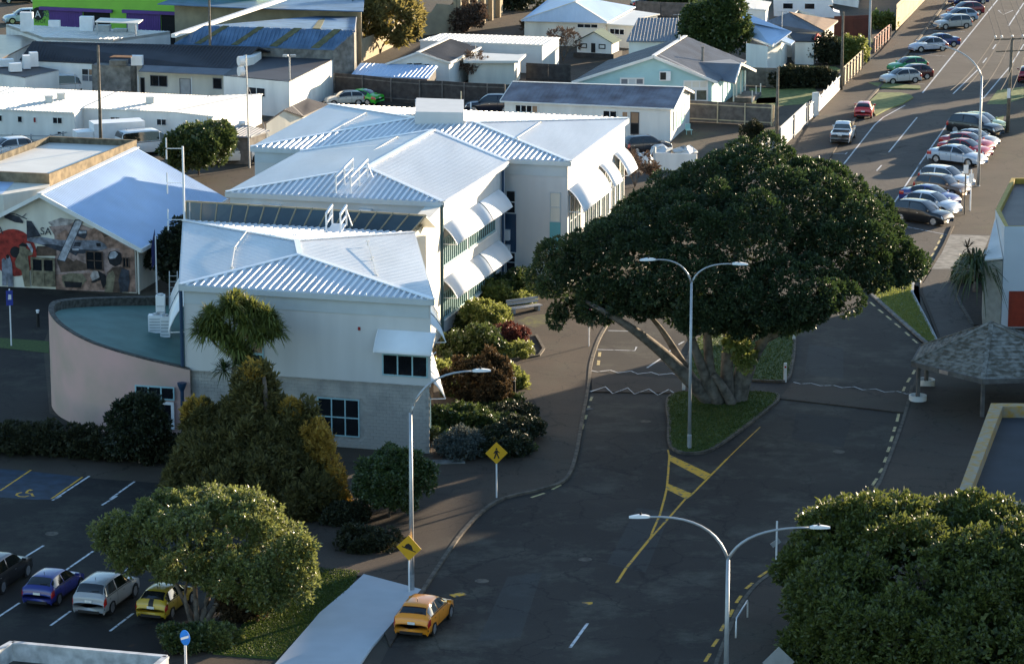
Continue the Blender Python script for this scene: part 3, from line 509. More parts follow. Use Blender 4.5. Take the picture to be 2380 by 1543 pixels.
window(an, (-22.6,181.15,0), (-19.2,180.3,0), (0.4,2.86,2.28,3.09), 3, 1, 'teal', 'glass', .08); window(an, (-22.6,181.15,0), (-19.2,180.3,0), (1.19,1.76,0.72,2.15), 1, 1, 'teal', 'glass', .1); window(an, (-22.6,181.15,0), (-19.2,180.3,0), (1.8,2.81,0.52,2.18), 1, 1, 'white_steel', 'glass', .18, 'door')
MB().lathe((-19.35, 180.05, 0), [(.11, 0), (.11, 2.9), (.13, 3.0), (.26, 3.3), (.28, 3.45)], 10).build('rainwater_head', 'navy', an)
# ------------------------------------------------------------------ memorial hall with the painted gable (left)
hall = house('painted_hall', 'hall with blue grey gable roof and a military mural on its end wall', 'building',
    [(-39.9, 222.9, 3.4), (-33.5, 221.5, 6.75), (-26.7, 219.95, 3.4), (-22.3, 238.2, 3.4), (-28.9, 239.6, 6.75), (-35.6, 241.1, 3.4)], 'cream_wall',
    [[(-26.2, 219.3, 3.3), (-21.7, 238.4, 3.3), (-28.8, 239.9, 7.0), (-33.5, 220.8, 7.0)], [(-35.8, 241.5, 3.3), (-40.4, 222.4, 3.3), (-33.5, 220.8, 7.0), (-28.8, 239.9, 7.0)]], 'blue_roof', (.3, .10, .03), 'blue_roof')
bg_ = MB()
for a, b in (((-26.2, 219.3, 3.2), (-33.5, 220.8, 6.92)), ((-33.5, 220.8, 6.92), (-40.4, 222.4, 3.2)), ((-26.2, 219.3, 3.22), (-21.7, 238.4, 3.22))): bg_.bar(a, b, .14, .28)
bg_.bar((-33.5, 220.75, 7.05), (-28.8, 239.9, 7.05), .4, .08).build('barge_board', 'white_wall', hall)
HP, HQ = (-39.9,222.9,0), (-26.7,219.95,0)
MC = {k: mat('mural_'+k, c, .8, .5, 2.6, detail=9) for k, c in dict(sand=(.33, .20, .15), rose=(.36, .25, .22), red=(.33, .035, .025), dkgrey=(.045, .05, .065), grey=(.22, .23, .27), lgrey=(.42, .43, .47), brown=(.11, .07, .05), khaki=(.20, .17, .11), black=(.015, .015, .018), cloud=(.44, .39, .37)).items()}
muralz = [.02]
def mural(c, pts, name='mural_figure'):
    muralz[0] += .0022
    return mesh(name, [wallpt(HP, HQ, u, z, muralz[0]) for u, z in pts], [tuple(range(len(pts)))], MC[c], hall)
def disc(u, z, r, n=28): return [(u+r*math.cos(2*math.pi*k/n), z+r*math.sin(2*math.pi*k/n)) for k in range(n)]
for c, p in (('rose', [(7.09,4.56),(9.07,4.96),(11.58,4.12),(13.46,3.18),(13.49,0.06),(7.47,-0.07),(7.48,3.94)]), ('sand', [(9.12,4.02),(10.78,4.72),(11.82,4.14),(11.65,3.97),(13.46,3.03),(13.41,0.1),(12.27,0.04),(12.36,3.21),(9.91,3.1)]), ('cloud', [(7.02,4.87),(8.02,5.23),(9,5.12),(8.66,4.75),(7.34,4.57)]), ('sand', [(7.65,3.95),(8.32,4.38),(9.04,3.85),(8.44,3.04),(7.63,3.48)]), ('brown', [(6.14,3.09),(7.62,3.16),(7.59,2.44),(5.94,2.37)]), ('brown', [(7.59,2.2),(8.25,2.47),(9.86,1.52),(7.88,1.26)]), ('brown', [(8.39,1.61),(9.07,2.27),(9.79,1.99),(9.86,1.52)]),
             ('sand', [(7.46,1.09),(11.17,1.42),(11.13,0.11),(7.47,-0.07)]), ('cloud', [(10.09,1.13),(10.35,1.54),(10.76,1.44),(10.79,1.08),(10.32,0.58)]), ('brown', [(10.93,4.41),(11.82,4.21),(11.25,3.95)])): mural(c, p, 'mural_background')
ru = (4.38,2.54); mural('red', disc(ru[0], ru[1], 1.72)); mural('black', disc(*(4.51,2.58), .42))
for c, p in (('dkgrey', [(5.42,4.92),(5.79,4.9),(6.49,3.82),(5.41,3.65)]), ('grey', [(5.41,3.65),(6.49,3.78),(7.96,3.61),(10.75,3.73),(11.23,3.52),(11.47,3.21),(11.05,3.04),(9.57,2.69),(7.93,2.78),(6.88,3.12),(5.41,3.46)]), ('dkgrey', [(6.47,3.23),(7.93,2.78),(9.57,2.69),(11.05,3.04),(9.09,2.99),(7.29,3.3)]), ('dkgrey', [(9.08,5.16),(9.73,5.15),(8.24,2.04),(7.62,2.13)]), ('lgrey', [(9.12,5.08),(9.65,5.08),(8.22,2.11),(7.68,2.19)]),
             ('dkgrey', [(9.16,3.98),(9.3,4.42),(9.95,4.41),(9.94,4.05),(9.77,3.77)]), ('lgrey', [(9.34,4.34),(9.91,4.37),(9.91,4.19),(9.33,4.14)]), ('dkgrey', [(8.67,2.73),(8.81,3.09),(9.34,3.12),(9.29,2.8),(9.07,2.51)]), ('lgrey', [(8.81,3.05),(9.3,3.08),(9.29,2.93),(8.82,2.9)]), ('dkgrey', [(8.93,3.22),(9.03,3.54),(9.48,3.52),(9.42,3.2)]), ('black', [(10.62,3.53),(10.95,3.53),(10.98,3.27),(10.65,3.29)]),
             ('dkgrey', [(3.73,5.29),(4.08,5.38),(4.89,5.18),(5.17,4.87),(5.16,4.71),(4.55,4.77),(3.77,5.05)]), ('dkgrey', [(3.92,5.49),(4.65,5.37),(4.65,5.31),(3.91,5.4)]), ('dkgrey', [(4.65,5.4),(5.47,5.06),(5.46,5),(4.65,5.31)]), ('dkgrey', [(5.1,5.19),(5.44,5.46),(5.44,5.4),(5.1,5.11)]),
             ('khaki', [(7.96,1.03),(8.54,1.26),(9.53,1.26),(9.84,0.8),(9.67,0.63),(9.33,0.22),(8.18,0.2),(7.98,0.63)]), ('black', [(8.11,0.64),(9.5,0.62),(9.37,0.22),(8.22,0.2)]),
             ('black', [(11.45,2.54),(11.62,2.94),(12.03,3.04),(12.44,2.9),(12.55,2.43),(12.41,2.07),(12,1.89),(11.6,2.07)]), ('lgrey', [(11.53,2.62),(11.7,2.91),(12.03,3),(12.27,2.81),(12.02,2.49),(11.61,2.43)]), ('brown', [(11.37,1.43),(11.83,1.84),(12.41,1.91),(12.97,1.66),(13.07,1.03),(12.92,0.07),(11.12,-0.05),(11.39,0.79)]), ('khaki', [(11.37,1.27),(11.83,1.61),(11.98,1.22),(11.78,0.02),(11.16,-0.05)]), ('dkgrey', [(12.49,1.8),(13.01,1.66),(13.07,0.87),(12.93,0.15),(12.35,0.01),(12.21,0.91)]), ('black', [(10.12,0.69),(10.91,1.09),(11.28,1.19),(11.28,1.03),(10.32,0.62)]), ('black', [(10.68,1.55),(11.24,1.26),(11.31,0.63),(11.05,0.22)]),
             ('khaki', [(4.86,3.11),(5.03,3.28),(5.32,3.25),(5.34,2.9),(5.87,2.68),(5.78,2.44),(5.45,2.35),(5.54,1.55),(5.53,0.12),(5.12,0.1),(4.91,1.29),(4.51,1.51),(4.44,1.9),(4.79,2.55)]), ('black', [(4.73,3.07),(5.07,3.32),(5.48,3.18),(5.31,3.01)]), ('grey', [(3.79,2.27),(3.92,2.4),(4.08,2.28),(4.23,1.73),(4.25,0.06),(3.87,0.04),(3.74,1.07)]), ('grey', [(3.45,2.02),(3.62,2.14),(3.78,1.95),(3.75,0.11),(3.42,0.1)]), ('black', [(3.79,2.31),(3.92,2.42),(4.04,2.32),(3.99,2.12),(3.83,2.11)]), ('lgrey', [(5.36,3.3),(5.69,3.27),(5.88,2.84),(5.79,2.6)])): mural(c, p)
def text(par, s, P, Q, u, z, size, m, off=.03, name='lettering'):
    cu = bpy.data.curves.new('t', 'FONT'); cu.body = s; cu.size = size; cu.extrude = .004
    o = bpy.data.objects.new('t', cu); COL.objects.link(o); dg = bpy.context.evaluated_depsgraph_get(); me = bpy.data.meshes.new_from_object(o.evaluated_get(dg))
    COL.objects.unlink(o); bpy.data.objects.remove(o); r = link(name, me, m, par); w = wallpt(P, Q, u, z, off); O = org(par)
    r.location = (w[0]-O.x, w[1]-O.y, w[2]); r.rotation_euler = (math.pi/2, 0, math.atan2(Q[1]-P[1], Q[0]-P[0])); return r
tu = (6.43,3.96); text(hall, 'SA', HP, HQ, tu[0], tu[1], .75, MC['dkgrey'], .055); tu = (3.15,3.87); text(hall, 'A', HP, HQ, tu[0], tu[1], .75, MC['dkgrey'], .055)
d_ = window(hall, HP, HQ, (5.65,7.48,0.21,2.31), 2, 2, MC['khaki'], [MC['khaki'], MC['khaki'], 'glass', 'glass'], .16, 'door')
for o_ in [d_]+list(d_.children):
    for vv in o_.data.vertices: vv.co.y -= .10
w_ = window(hall, HP, HQ, (12.57,13.06,1.86,2.59), 2, 1, MC['brown'], 'glass', .06); w2_ = window(hall, HP, HQ, (9.83,11.09,1.57,2.94), 2, 2, MC['brown'], 'glass', .06)
for o_ in [w_, w2_]+list(w_.children)+list(w2_.children):
    for vv in o_.data.vertices: vv.co.y -= .08
pipe(hall, (-26.5, 219.75), 0, 3.1, .07, 'cream_wall')
# ------------------------------------------------------------------ flat-roofed block with concrete parapets behind the hall
def parapet_block(name, label, pts, z, wm, rm, th=.3, dz=.55, cap=None):
    cx = sum(p[0] for p in pts)/len(pts); cy = sum(p[1] for p in pts)/len(pts); t = thing(name, label, 'building', (cx, cy, 0)); n = len(pts)
    inn = [(p[0]+(cx-p[0])*th/max(1, math.hypot(cx-p[0], cy-p[1])), p[1]+(cy-p[1])*th/max(1, math.hypot(cx-p[0], cy-p[1]))) for p in pts]
    walls(t, [(p[0], p[1], z) for p in pts], wm)
    v = [(p[0], p[1], z) for p in pts]+[(p[0], p[1], z) for p in inn]+[(p[0], p[1], z-dz) for p in inn]
    mesh('parapet', v, [(i, (i+1) % n, n+(i+1) % n, n+i) for i in range(n)]+[(n+i, n+(i+1) % n, 2*n+(i+1) % n, 2*n+i) for i in range(n)], cap or wm, t)
    mesh('flat_roof', [(p[0], p[1], z-dz+.1) for p in inn], [tuple(range(n))], rm, t)
    return t
parapet_block('flat_roof_block', 'flat pale roof ringed by brown concrete parapets behind the blue hall', [(-38.72,261.91,4.2),(-31.2,260.01,4.2),(-36.23,244.13,4.2),(-43.75,246.03,4.2)], 4.2, mat('brown_parapet', (.21, .165, .105), .9, .4, 1.5), 'pale_roof', .35, .6, mat('mossy_parapet', (.15, .125, .085), .95, .5, 2))
lb = thing('low_annex', 'small cream lit parapet wall at left edge beside the hall roof', 'annex', (-38.98,238.66,0))
MB().prism([(-41.57,239.63,3.4),(-39.15,239.73,3.4),(-36.03,242.84,3.4),(-36.84,248.52,3.4),(-38.92,248.77,3.4),(-42.45,248.04,3.4)], 0, 3.4).build('wall', 'cream_wall', lb); mesh('roof', [(-41.63,239.98,3.42),(-39.26,239.89,3.42),(-39,248.17,3.42),(-39.11,246.02,3.42),(-42.35,247.45,3.42)], [(0, 1, 2, 3, 4)], 'blue_roof', lb)
# ------------------------------------------------------------------ long white building with blazing roof
wl = house('long_low_building', 'long low white building with dazzling white roof and small windows', 'building', [(-49.95,285.59,2.72),(-39.52,282.93,2.72),(-39.09,285.55,2.72),(-30.95,283.32,2.72),(-26.87,280.63,2.72),(-23.47,293.73,2.72),(-28.21,291.14,2.92),(-52.02,297.58,2.92)], 'white_wall', [[(-50.12,285.57,2.8),(-39.62,282.79,2.8),(-39.23,285.45,2.8),(-40.59,294.57,3),(-52.16,297.67,3)],[(-39.23,285.45,2.8),(-30.82,283.22,2.8),(-28.06,291.21,3),(-40.59,294.57,3)],[(-30.82,283.22,2.8),(-26.73,280.53,2.8),(-23.32,293.8,2.8),(-28.06,291.21,3)]], 'pale_roof', (.3, .1, .04))
for r, gl in zip([(3.32,3.77,1.67,2.28),(5.23,5.72,1.65,2.26),(6.76,7.08,1.68,2.22),(8.65,9.6,1.68,2.29),(9.05,9.49,0.66,1.01)], ('glass', 'glass', mat('red_blind', (.3, .03, .03)), 'glass', 'glass')): window(wl, (-49.95,285.59,2.72), (-39.52,282.93,2.72), r, 2 if r[1]-r[0] > .8 else 1, 1, 'white_wall', gl, .05)
for r in [(2.66,3.62,1.51,2.1),(4.91,5.87,1.51,2.09),(7.16,8.12,1.5,2.11)]: window(wl, (-39.09,285.55,2.72), (-30.95,283.32,2.72), r, 2, 1, 'white_wall', 'glass', .05)
window(wl, (-30.95,283.32,2.72), (-26.87,280.63,2.72), (0.88,2.88,1.04,1.55), 1, 1, 'white_wall', 'grey_roof', .05, 'garage_door')
for q in [(-41.66,289.71,2.9),(-33.21,287.47,2.9),(-42.54,288.1,2.9)]:
    x = MB().box(q, (.7, .7, .55), .2); x.box((q[0], q[1], 3.45), (.85, .85, .06), .2); x.build('roof_vent', 'pale_roof', wl)
# ------------------------------------------------------------------ dark-roofed depot behind it
dp = house('depot', 'white depot with long dark gabled roof behind the white roof', 'building', [(-48.65,312.59,3.2),(-27.26,305.99,3.2),(-23.17,314.54,3.2),(-46.45,315.81,3.2)], 'white_wall', [[(-48.93,312.6,3.3),(-27.03,305.83,3.3),(-24.96,310.21,4.9),(-47.82,314.25,4.9)],[(-22.89,314.59,3.3),(-46.71,315.9,3.3),(-47.82,314.25,4.9),(-24.96,310.21,4.9)]], 'dk_roof', (.35, .1, .03))
window(dp, (-48.65,312.59,3.2), (-27.26,305.99,3.2), (6.4,7.89,1.4,2.69), 2, 2, 'white_wall', ['grey_roof', 'grey_roof', 'glass', 'blind'], .06)
x = MB(); wallbox(x, (-48.65,312.59,3.2), (-27.26,305.99,3.2), *(8.18,12.3), 0, 3.35, .01, 1.5); x.build('block_store', 'concrete_old', dp)
vr = [(-36.51,307.11,2.95),(-27.88,304.6,2.95)]+[(-26.48,305.64,3.35),(-36.11,308.4,3.35)]; MB().slab(vr, (0, 0, -.08)).build('veranda_roof', 'grey_roof', dp)
x = MB(); wallbox(x, (-48.65,312.59,0), (-27.26,305.99,0), 12.47, 21.47, 0, 3.1, .002, .03); x.build('veranda_wall', 'cream_wall', dp)
for r, nm, gl in zip([(13.75,15.57,1.26,2.36),(16.86,18.03,0.51,2.18),(20.37,21.32,1.3,2.38),(12.7,13.17,0.5,2.08)], ('window', 'door', 'window', 'door'), ('glass', 'galv', 'glass', 'dark')): window(dp, wallpt((-48.65,312.59,0), (-27.26,305.99,0), 0, 0, .03), wallpt((-48.65,312.59,0), (-27.26,305.99,0), 30, 0, .03), r, 2 if nm == 'window' and r[1]-r[0] > 1.2 else 1, 1, 'grey_roof', gl, .06, nm)
x = MB()
for u in (0, 5.5, 12): x.bar(wallpt((-36.51,307.06,2.85), (-28.01,304.91,2.85), u, 0, .1), wallpt((-36.51,307.06,2.85), (-28.01,304.91,2.85), u, 2.6, .1), .1)
x.build('veranda_posts', 'white_wall', dp, kind='stuff')
for q, s in zip([(-36.71,308.06,3.4),(-38.53,308.06,3.4)], ((1.1, .7, .95), (1.7, .9, .5))):
    MB().box(q, s, -.1).build('air_conditioner', 'white_steel' if s[0] < 1.5 else 'concrete_old', dp)
MB().slab([(-39.15,306.02,4.5),(-38.83,307.28,4.5),(-37.04,306.98,4.5),(-37.04,305.65,4.5)], (0, 0, -.05)).build('rusty_cover', mat('rust', (.20, .09, .035), .9, .4, 3), dp)
dg_ = house('depot_wing', 'dark flat-roofed depot wing with bright sunlit white end wall', 'building', [(-27.63,300.79,3.5),(-21.05,296.91,3.5),(-17.67,310.76,3.6),(-25.95,314.16,3.6)], 'white_wall', [[(-27.63,300.79,3.5),(-21.05,296.91,3.5),(-17.67,310.76,3.6),(-25.95,314.16,3.6)]], 'dk_roof', None, None, None, .08)
window(dg_, (-27.63,300.79,3.5), (-21.05,296.91,3.5), (2.83,4.89,1.75,2.64), 2, 1, 'white_wall', 'glass', .06)
MB().prism([(-26.34,305.6,3.6),(-26.18,316.47,3.6),(-24.78,311.13,3.6),(-25.24,307.43,3.6)], 3.5, 4.3).build('roof_upstand', 'white_wall', dg_)
fp = MB().tube([(-21.1,298.15,3.5), (-21.1,298.15,5.7)], .07); fl = thing('floodlight_pole', 'grey floodlight pole standing on the dark depot roof corner', 'floodlight', (-21.1,298.15,3.5)); fp.build('pole', 'galv', fl)
for s in (-.35, .35): q = (-21.1,298.15,5.7); MB().box((q[0]+s, q[1], q[2]-.05), (.5, .35, .2), s).build('lamp_head', 'galv', fl)
# left low shed with air conditioners
ls = house('low_shed', 'low shed with dark roof carrying white air conditioners left of depot', 'shed', [(-52.39,308.48,2.8),(-47.13,304.04,2.8),(-44.53,308.84,2.8),(-47.04,311.41,2.8),(-52.94,315.14,2.8)], 'white_wall', [[(-52.39,308.48,2.8),(-47.13,304.04,2.8),(-44.53,308.84,2.8),(-47.04,311.41,2.8),(-52.94,315.14,2.8)]], 'brown_roof', None, None, None, .08)
for q, s in zip([(-48.59,307.44,2.9),(-47.75,309.26,2.9),(-47.26,310.73,2.9),(-50.17,310.73,2.9)], ((1.2, .9, .8), (.7, .9, 1.3), (.8, .9, 1.4), (1.8, .9, .7))): MB().box(q, s, .3).build('air_conditioner', 'white_steel', ls)
# ------------------------------------------------------------------ workshop roofs further back
wf = house('flat_store', 'flat white roof crowded with air conditioning units before lime wall', 'building', [(-48.11,323.55,4),(-40.8,321.93,4),(-35.58,328.1,4),(-53.54,333.64,4)], 'white_wall', [[(-48.11,323.55,4),(-40.8,321.93,4),(-35.58,328.1,4),(-53.54,333.64,4)]], 'pale_roof', (.5, .1, .04), None, None, .3)
for q, s in zip([(-50.46,328.1,4),(-48.1,331.49,4),(-44.28,328.52,4),(-42.58,328.52,4),(-40.69,327.93,4),(-39.46,328.1,4)], ((1.3, .6, 2.0), (1.2, .5, .7), (1.4, .8, 1.5), (1.5, .9, .6), (1.4, .9, .3), (.9, .9, 1.0))): MB().box(q, s, -.1).build('air_conditioner', 'white_steel' if s[2] > .65 else 'galv', wf)
MB().slab([(-43.03,325.28,5.4),(-38.39,324.01,5.4),(-38.22,326.98,5.4),(-42.84,328.28,5.4)], (0, 0, -.1)).build('plant_canopy', 'pale_roof', wf); MB().bar((-38.71,323.92,5.3), (-38.71,323.92,4), .15).build('canopy_post', 'galv', wf); MB().bar((-42.85,325.61,5.3), (-42.85,325.61,4), .15).build('canopy_post', 'galv', wf)
wb = thing('brown_roof_shed', 'shed with shiny brown roof at the left edge', 'shed', (-54.44,334.41,0)); MB().slab([(-57.11,330.41,3.4),(-48.93,329.15,3.4),(-48.87,327.91,3.4),(-50.81,312.14,3.4),(-53.37,308.06,3.4)], (0, 0, -.15)).build('roof', mat('shiny_brown', (.16, .12, .09), .3, .2, 1), wb); MB().prism([(-57.01,329.77,3.2),(-49.36,328.12,3.2),(-51.33,315.42,3.2),(-54.1,312.39,3.2)], 0, 3.2).build('wall', 'white_wall', wb)
gw = thing('lime_workshop', 'lime green workshop wall with purple doors and a name board', 'building', (-52.56,346.21,0))
P, Q = (-52.56,346.21,0), (-24.21,337.12,0); x = MB(); wallbox(x, P, Q, 0, 26.5, 0, 8.2, -6, 0); x.build('wall', 'green_paint', gw)
for a in [(2.03,6.01,1.67,3.96),(11.28,15.27,1.7,4.03)]:
    x = MB(); wallbox(x, P, Q, a[0], a[1], 0, a[3], .02, .15)
    k = a[0]
    while k < a[1]-.1: wallbox(x, P, Q, k, k+.1, 0, a[3], .15, .19); k += .28
    x.build('door', 'purple', gw, kind=None)
for a in [(6.09,9.27,1.8,4.12),(15.34,19.24,1.86,4.13)]: x = MB(); wallbox(x, P, Q, a[0], a[1], 0, a[3], .01, .03); x.build('door_opening', 'dark', gw)
for a in [(0.99,9.67,4.26,4.34),(10.9,19.49,4.29,4.39)]: x = MB(); wallbox(x, P, Q, a[0], a[1], a[3]-.35, a[3], .16, .5); x.build('lintel', 'purple', gw)
a = (0.07,1.97,2.4,4.12); x = MB(); wallbox(x, P, Q, a[0], a[1]+1.2, a[2], a[3], .01, .05); x.build('name_board', mat('lime_board', (.22, .50, .07)), gw)
sb = (0.66,3.51); mesh('emblem', [wallpt(P, Q, sb[0]+.72*math.cos(k/12*math.pi), sb[1]+.72*math.sin(k/12*math.pi), .06) for k in range(24)], [tuple(range(24))], 'black', gw); text(gw, 'A', P, Q, sb[0]-.4, sb[1]-.42, 1.1, 'white_wall', .07)
text(gw, 'Advan', P, Q, 1.14, 3.6, .95, 'navy', .06); text(gw, 'Autom', P, Q, 1.21, 3.15, .8, 'navy', .06); text(gw, 'WOF', P, Q, 0.18, 2.53, .6, 'black', .06)
# corrugated warehouses
wh = house('corrugated_warehouse', 'blue corrugated warehouse roof with mossy sheets and tan block end wall', 'building', [(-33.63,314.89,4.5),(-17.7,310.69,4.5),(-15.65,312.41,6.1),(-16.65,338.42,4.5),(-28.01,322.9,4.5),(-30.76,316.01,6.1)], 'concrete_old', [[(-33.76,314.83,4.6),(-17.62,310.58,4.6),(-15.54,312.32,6.2),(-30.89,315.95,6.2)],[(-16.6,338.55,4.6),(-28.12,322.99,5.2),(-30.89,315.95,6.2),(-15.54,312.32,6.2)]], 'bluecorr', (.42, .16, .05))
for p in [[(-31.66,314.28,4.6),(-31.02,314.11,4.6),(-28.28,315.33,6.2),(-28.89,315.48,6.2)],[(-27.95,313.3,4.6),(-27.3,313.13,4.6),(-24.75,314.5,6.2),(-25.36,314.64,6.2)],[(-24.08,312.28,4.6),(-23.27,312.07,4.6),(-20.91,313.59,6.2),(-21.68,313.77,6.2)],[(-19.88,311.18,4.6),(-19.07,310.96,4.6),(-16.92,312.65,6.2),(-17.69,312.83,6.2)],[(-19.84,313.34,6.2),(-19.07,313.15,6.2),(-19.6,334.5,4.76),(-20.17,333.73,4.79)]]: MB().slab([(q[0], q[1], q[2]+.1) for q in p], (0, 0, -.05)).build('mossy_sheet', 'mossroof', wh)
MB().bar((-33.65,312.97,5.6), (-24.06,334.56,6.6), .5, .35).build('barge_board', 'white_wall', wh)
K0, K1 = (-18.35,323.53,0), (-10.99,353.2,0); x = MB(); x.quad(K0, K1, (K1[0], K1[1], 2.49), (K1[0]*.55+K0[0]*.45, K1[1]*.55+K0[1]*.45, 2.3), (-18.35,323.53,2.71)); x.build('end_wall', 'tan', wh)
tw = thing('tan_wall_building', 'tall tan concrete wall with stepped top behind the sheoak', 'building', (-10.99,353.2,0)); P, Q = (-10.99,353.2,0), (-6.42,356.8,0)
tz = 2.67; tl = math.hypot(Q[0]-P[0], Q[1]-P[1])
mesh('wall', [wallpt(P, Q, 0, 0), wallpt(P, Q, tl, 0), wallpt(P, Q, tl, 3.25), wallpt(P, Q, tl*.9, 3.13), wallpt(P, Q, tl*.55, 3.44), wallpt(P, Q, tl*.42, 2.57), wallpt(P, Q, tl*.2, 2.73), wallpt(P, Q, 0, tz)], [tuple(range(8))], 'tan', tw)
MB().slab([wallpt(P, Q, -9, 4.6, -.4), wallpt(P, Q, tl*.5, 5.2, -.4), wallpt(P, Q, tl*.5, 6.5, -14), wallpt(P, Q, -9, 6.5, -14)]).build('roof', 'bluecorr', tw)
P, Q = (-6.35,356.62,0), (-1.09,371.76,0); tl = math.hypot(Q[0]-P[0], Q[1]-P[1]); x = MB(); wallbox(x, P, Q, 0, tl, 0, 7, -.3, 0); x.build('side_wall', 'tan', tw)
for k in range(6): x = MB(); wallbox(x, P, Q, tl*(k+.1)/6, tl*(k+.1)/6+.35, 0, 7.2, .002, .5); x.build('pier', 'tan', tw)
bk2 = thing('blue_roof_shed', 'low blue steel roof at the top beside lime workshop', 'shed', (-23.81,340.73,5))
MB().slab([(-37.6,334.91,6),(-28.62,331.84,6)]+[(-15.5,328.91,6)]+[(-16.22,349.93,6),(-34.06,349.93,6)]).build('roof', 'bluecorr', bk2); MB().prism([(-36.05,337.21,5.8),(-28.85,334.48,5.8)]+[(-15.86,331.79,5.8),(-16.45,349.59,5.8),(-31.63,349.59,5.8)], 0, 5.8).build('wall', 'tan', bk2)
# ------------------------------------------------------------------ sheds and houses in the middle distance
def gable(name, label, e0, e1, r0, r1, wm, rm, rib=None, ov=.25, cat='house', zdrop=0.):
    """gabled house: e0-e1 eave facing us (left to right), r0-r1 ridge above it; the far slope mirrors the near one"""
    e0, e1, r0, r1 = (Vector(p) for p in (e0, e1, r0, r1)); k0 = 2*r0-e0; k1 = 2*r1-e1; k0.z = e0.z; k1.z = e1.z
    c = (e0+e1+k0+k1)/4
    def ins(p): d = Vector((c.x-p.x, c.y-p.y, 0)); return Vector((p.x, p.y, p.z-.12))+d.normalized()*ov*1.4
    t = house(name, label, cat, [ins(e0), ins(e1), ins(r1), ins(k1), ins(k0), ins(r0)], wm, [[e0, e1, r1, r0], [k1, k0, r0, r1]], rm, rib)
    b = MB()
    for a, q in ((e0, r0), (r0, k0), (e1, r1), (r1, k1)): b.bar((a.x, a.y, a.z-.04), (q.x, q.y, q.z-.04), .06, .2)
    b.bar((e0.x, e0.y, e0.z-.06), (e1.x, e1.y, e1.z-.06), .12, .14); b.bar(r0+Vector((0, 0, .03)), r1+Vector((0, 0, .03)), .3, .05)
    b.build('barge_board', 'white_wall', t); return t
sm = house('small_shed', 'small brown-roofed gabled shed between depot and office building', 'shed', [(-18.86,282.18,2.5),(-16.94,288.4,2.5),(-18.71,286.34,3.4),(-20.34,284.33,2.5),(-21.85,278.41,2.5),(-20.3,280.31,3.4)], 'cream_wall', [[(-18.76,282,2.6),(-16.85,288.59,2.6),(-18.66,286.54,3.5),(-20.35,280.11,3.5)],[(-20.47,284.49,2.6),(-21.94,278.22,2.6),(-20.35,280.11,3.5),(-18.66,286.54,3.5)]], 'brown_roof', (.3, .08, .03))
cp = house('carport', 'grey flat carport roof behind the round dark tree', 'carport', [(-25.79,272.49,2.4),(-22.82,271.88,2.4),(-21.64,274.71,2.4),(-24.37,278.48,2.4)], 'fence', [[(-26.11,272.22,2.5),(-22.69,271.48,2.5),(-21.23,274.79,2.5),(-24.45,278.89,2.5)]], 'grey_roof', (.35, .08, .03))
dh = house('dark_gable_cottage', 'small white cottage with dark gabled roof behind the twiggy shrub', 'house', [(-6.3,314.43,2.6),(-3.41,324.97,2.6),(-6.53,323.92,3.7),(-9.55,322.93,2.6),(-12.41,313.57,2.6),(-9.32,314.03,3.7)], 'white_wall', [[(-6.21,314.17,2.7),(-3.24,325.19,2.7),(-6.45,324.19,3.8),(-9.4,313.76,3.8)],[(-9.66,323.19,2.7),(-12.59,313.35,2.7),(-9.4,313.76,3.8),(-6.45,324.19,3.8)]], 'dk_roof', (.3, .08, .03))
MB().bar((-6.21,314.17,2.7), (-3.24,325.19,2.7), .2, .2).bar((-6.21,314.17,2.7), (-9.4,313.76,3.8), .1, .2).bar((-9.4,313.76,3.8), (-12.59,313.35,2.7), .1, .2).bar((-9.4,313.76,3.85), (-6.45,324.19,3.85), .4, .06).build('barge_board', 'pale_roof', dh)
for r in [(1.9,2.48,2.58,2.77),(2.59,3.46,2.54,2.76),(3.6,4.18,2.48,2.65)]: window(dh, (-12.41,313.57,2.6), (-6.3,314.43,2.6), r, 1, 1, 'white_wall', 'glass', .04)
house('garden_shed', 'low garden shed with pale blue roof against the dark fence', 'shed', [(-15.72,310.19,2),(-8.34,308.4,2),(-7.56,312.4,2.6),(-14.98,314.18,2.6)], 'fence', [[(-15.92,310.13,2.1),(-8.18,308.26,2.1),(-7.36,312.46,2.7),(-15.14,314.32,2.7)]], 'blue_roof', (.4, .1, .03))
house('flat_garage_block', 'long garage block with sunlit white flat roof', 'building', [(-9.58,328.58,2.9),(3.11,325.16,2.9),(4.92,330.06,3),(-7.21,333.1,3)], 'fascia', [[(-9.72,328.57,3),(3.22,325.07,3),(5.06,330.08,3.1),(-7.32,333.19,3.1)]], 'pale_roof', (.5, .1, .03))
cm = thing('cream_carport', 'cream open-fronted carport behind bare shrubs', 'carport', (-5.21,323.57,0)); MB().slab([(-5.21,323.57,2.5),(0.54,321.68,2.5),(1.43,322.08,2.5),(0.64,317.21,2.5),(-4.89,317.21,2.5)], (0, 0, -.25)).build('roof', 'pale_roof', cm); MB().prism([(-4.68,323.11,2.5),(-0.05,321.3,2.5),(0.83,321.72,2.5),(0.25,317.79,2.5),(-4.38,317.69,2.5)], 0, 2.2).build('wall', 'cream_wall', cm)
hh = house('hipped_house', 'house with sunlit pale hipped roof at the top centre', 'house', [(1.36,346.37,2.7),(10.23,344.68,2.7),(13.52,357.17,2.7),(4.91,367.31,2.7)], 'cream_wall', [[(1,345.94,2.8),(10.39,344.14,2.8),(6.86,345.06,4.9)],[(10.39,344.14,2.8),(14.01,357.44,2.8),(7.93,349.06,4.9),(6.86,345.06,4.9)],[(4.8,367.86,2.8),(1,345.94,2.8),(6.86,345.06,4.9),(7.93,349.06,4.9)],[(14.01,357.44,2.8),(4.8,367.86,2.8),(7.93,349.06,4.9)]], 'blue_roof', (.4, .08, .02))
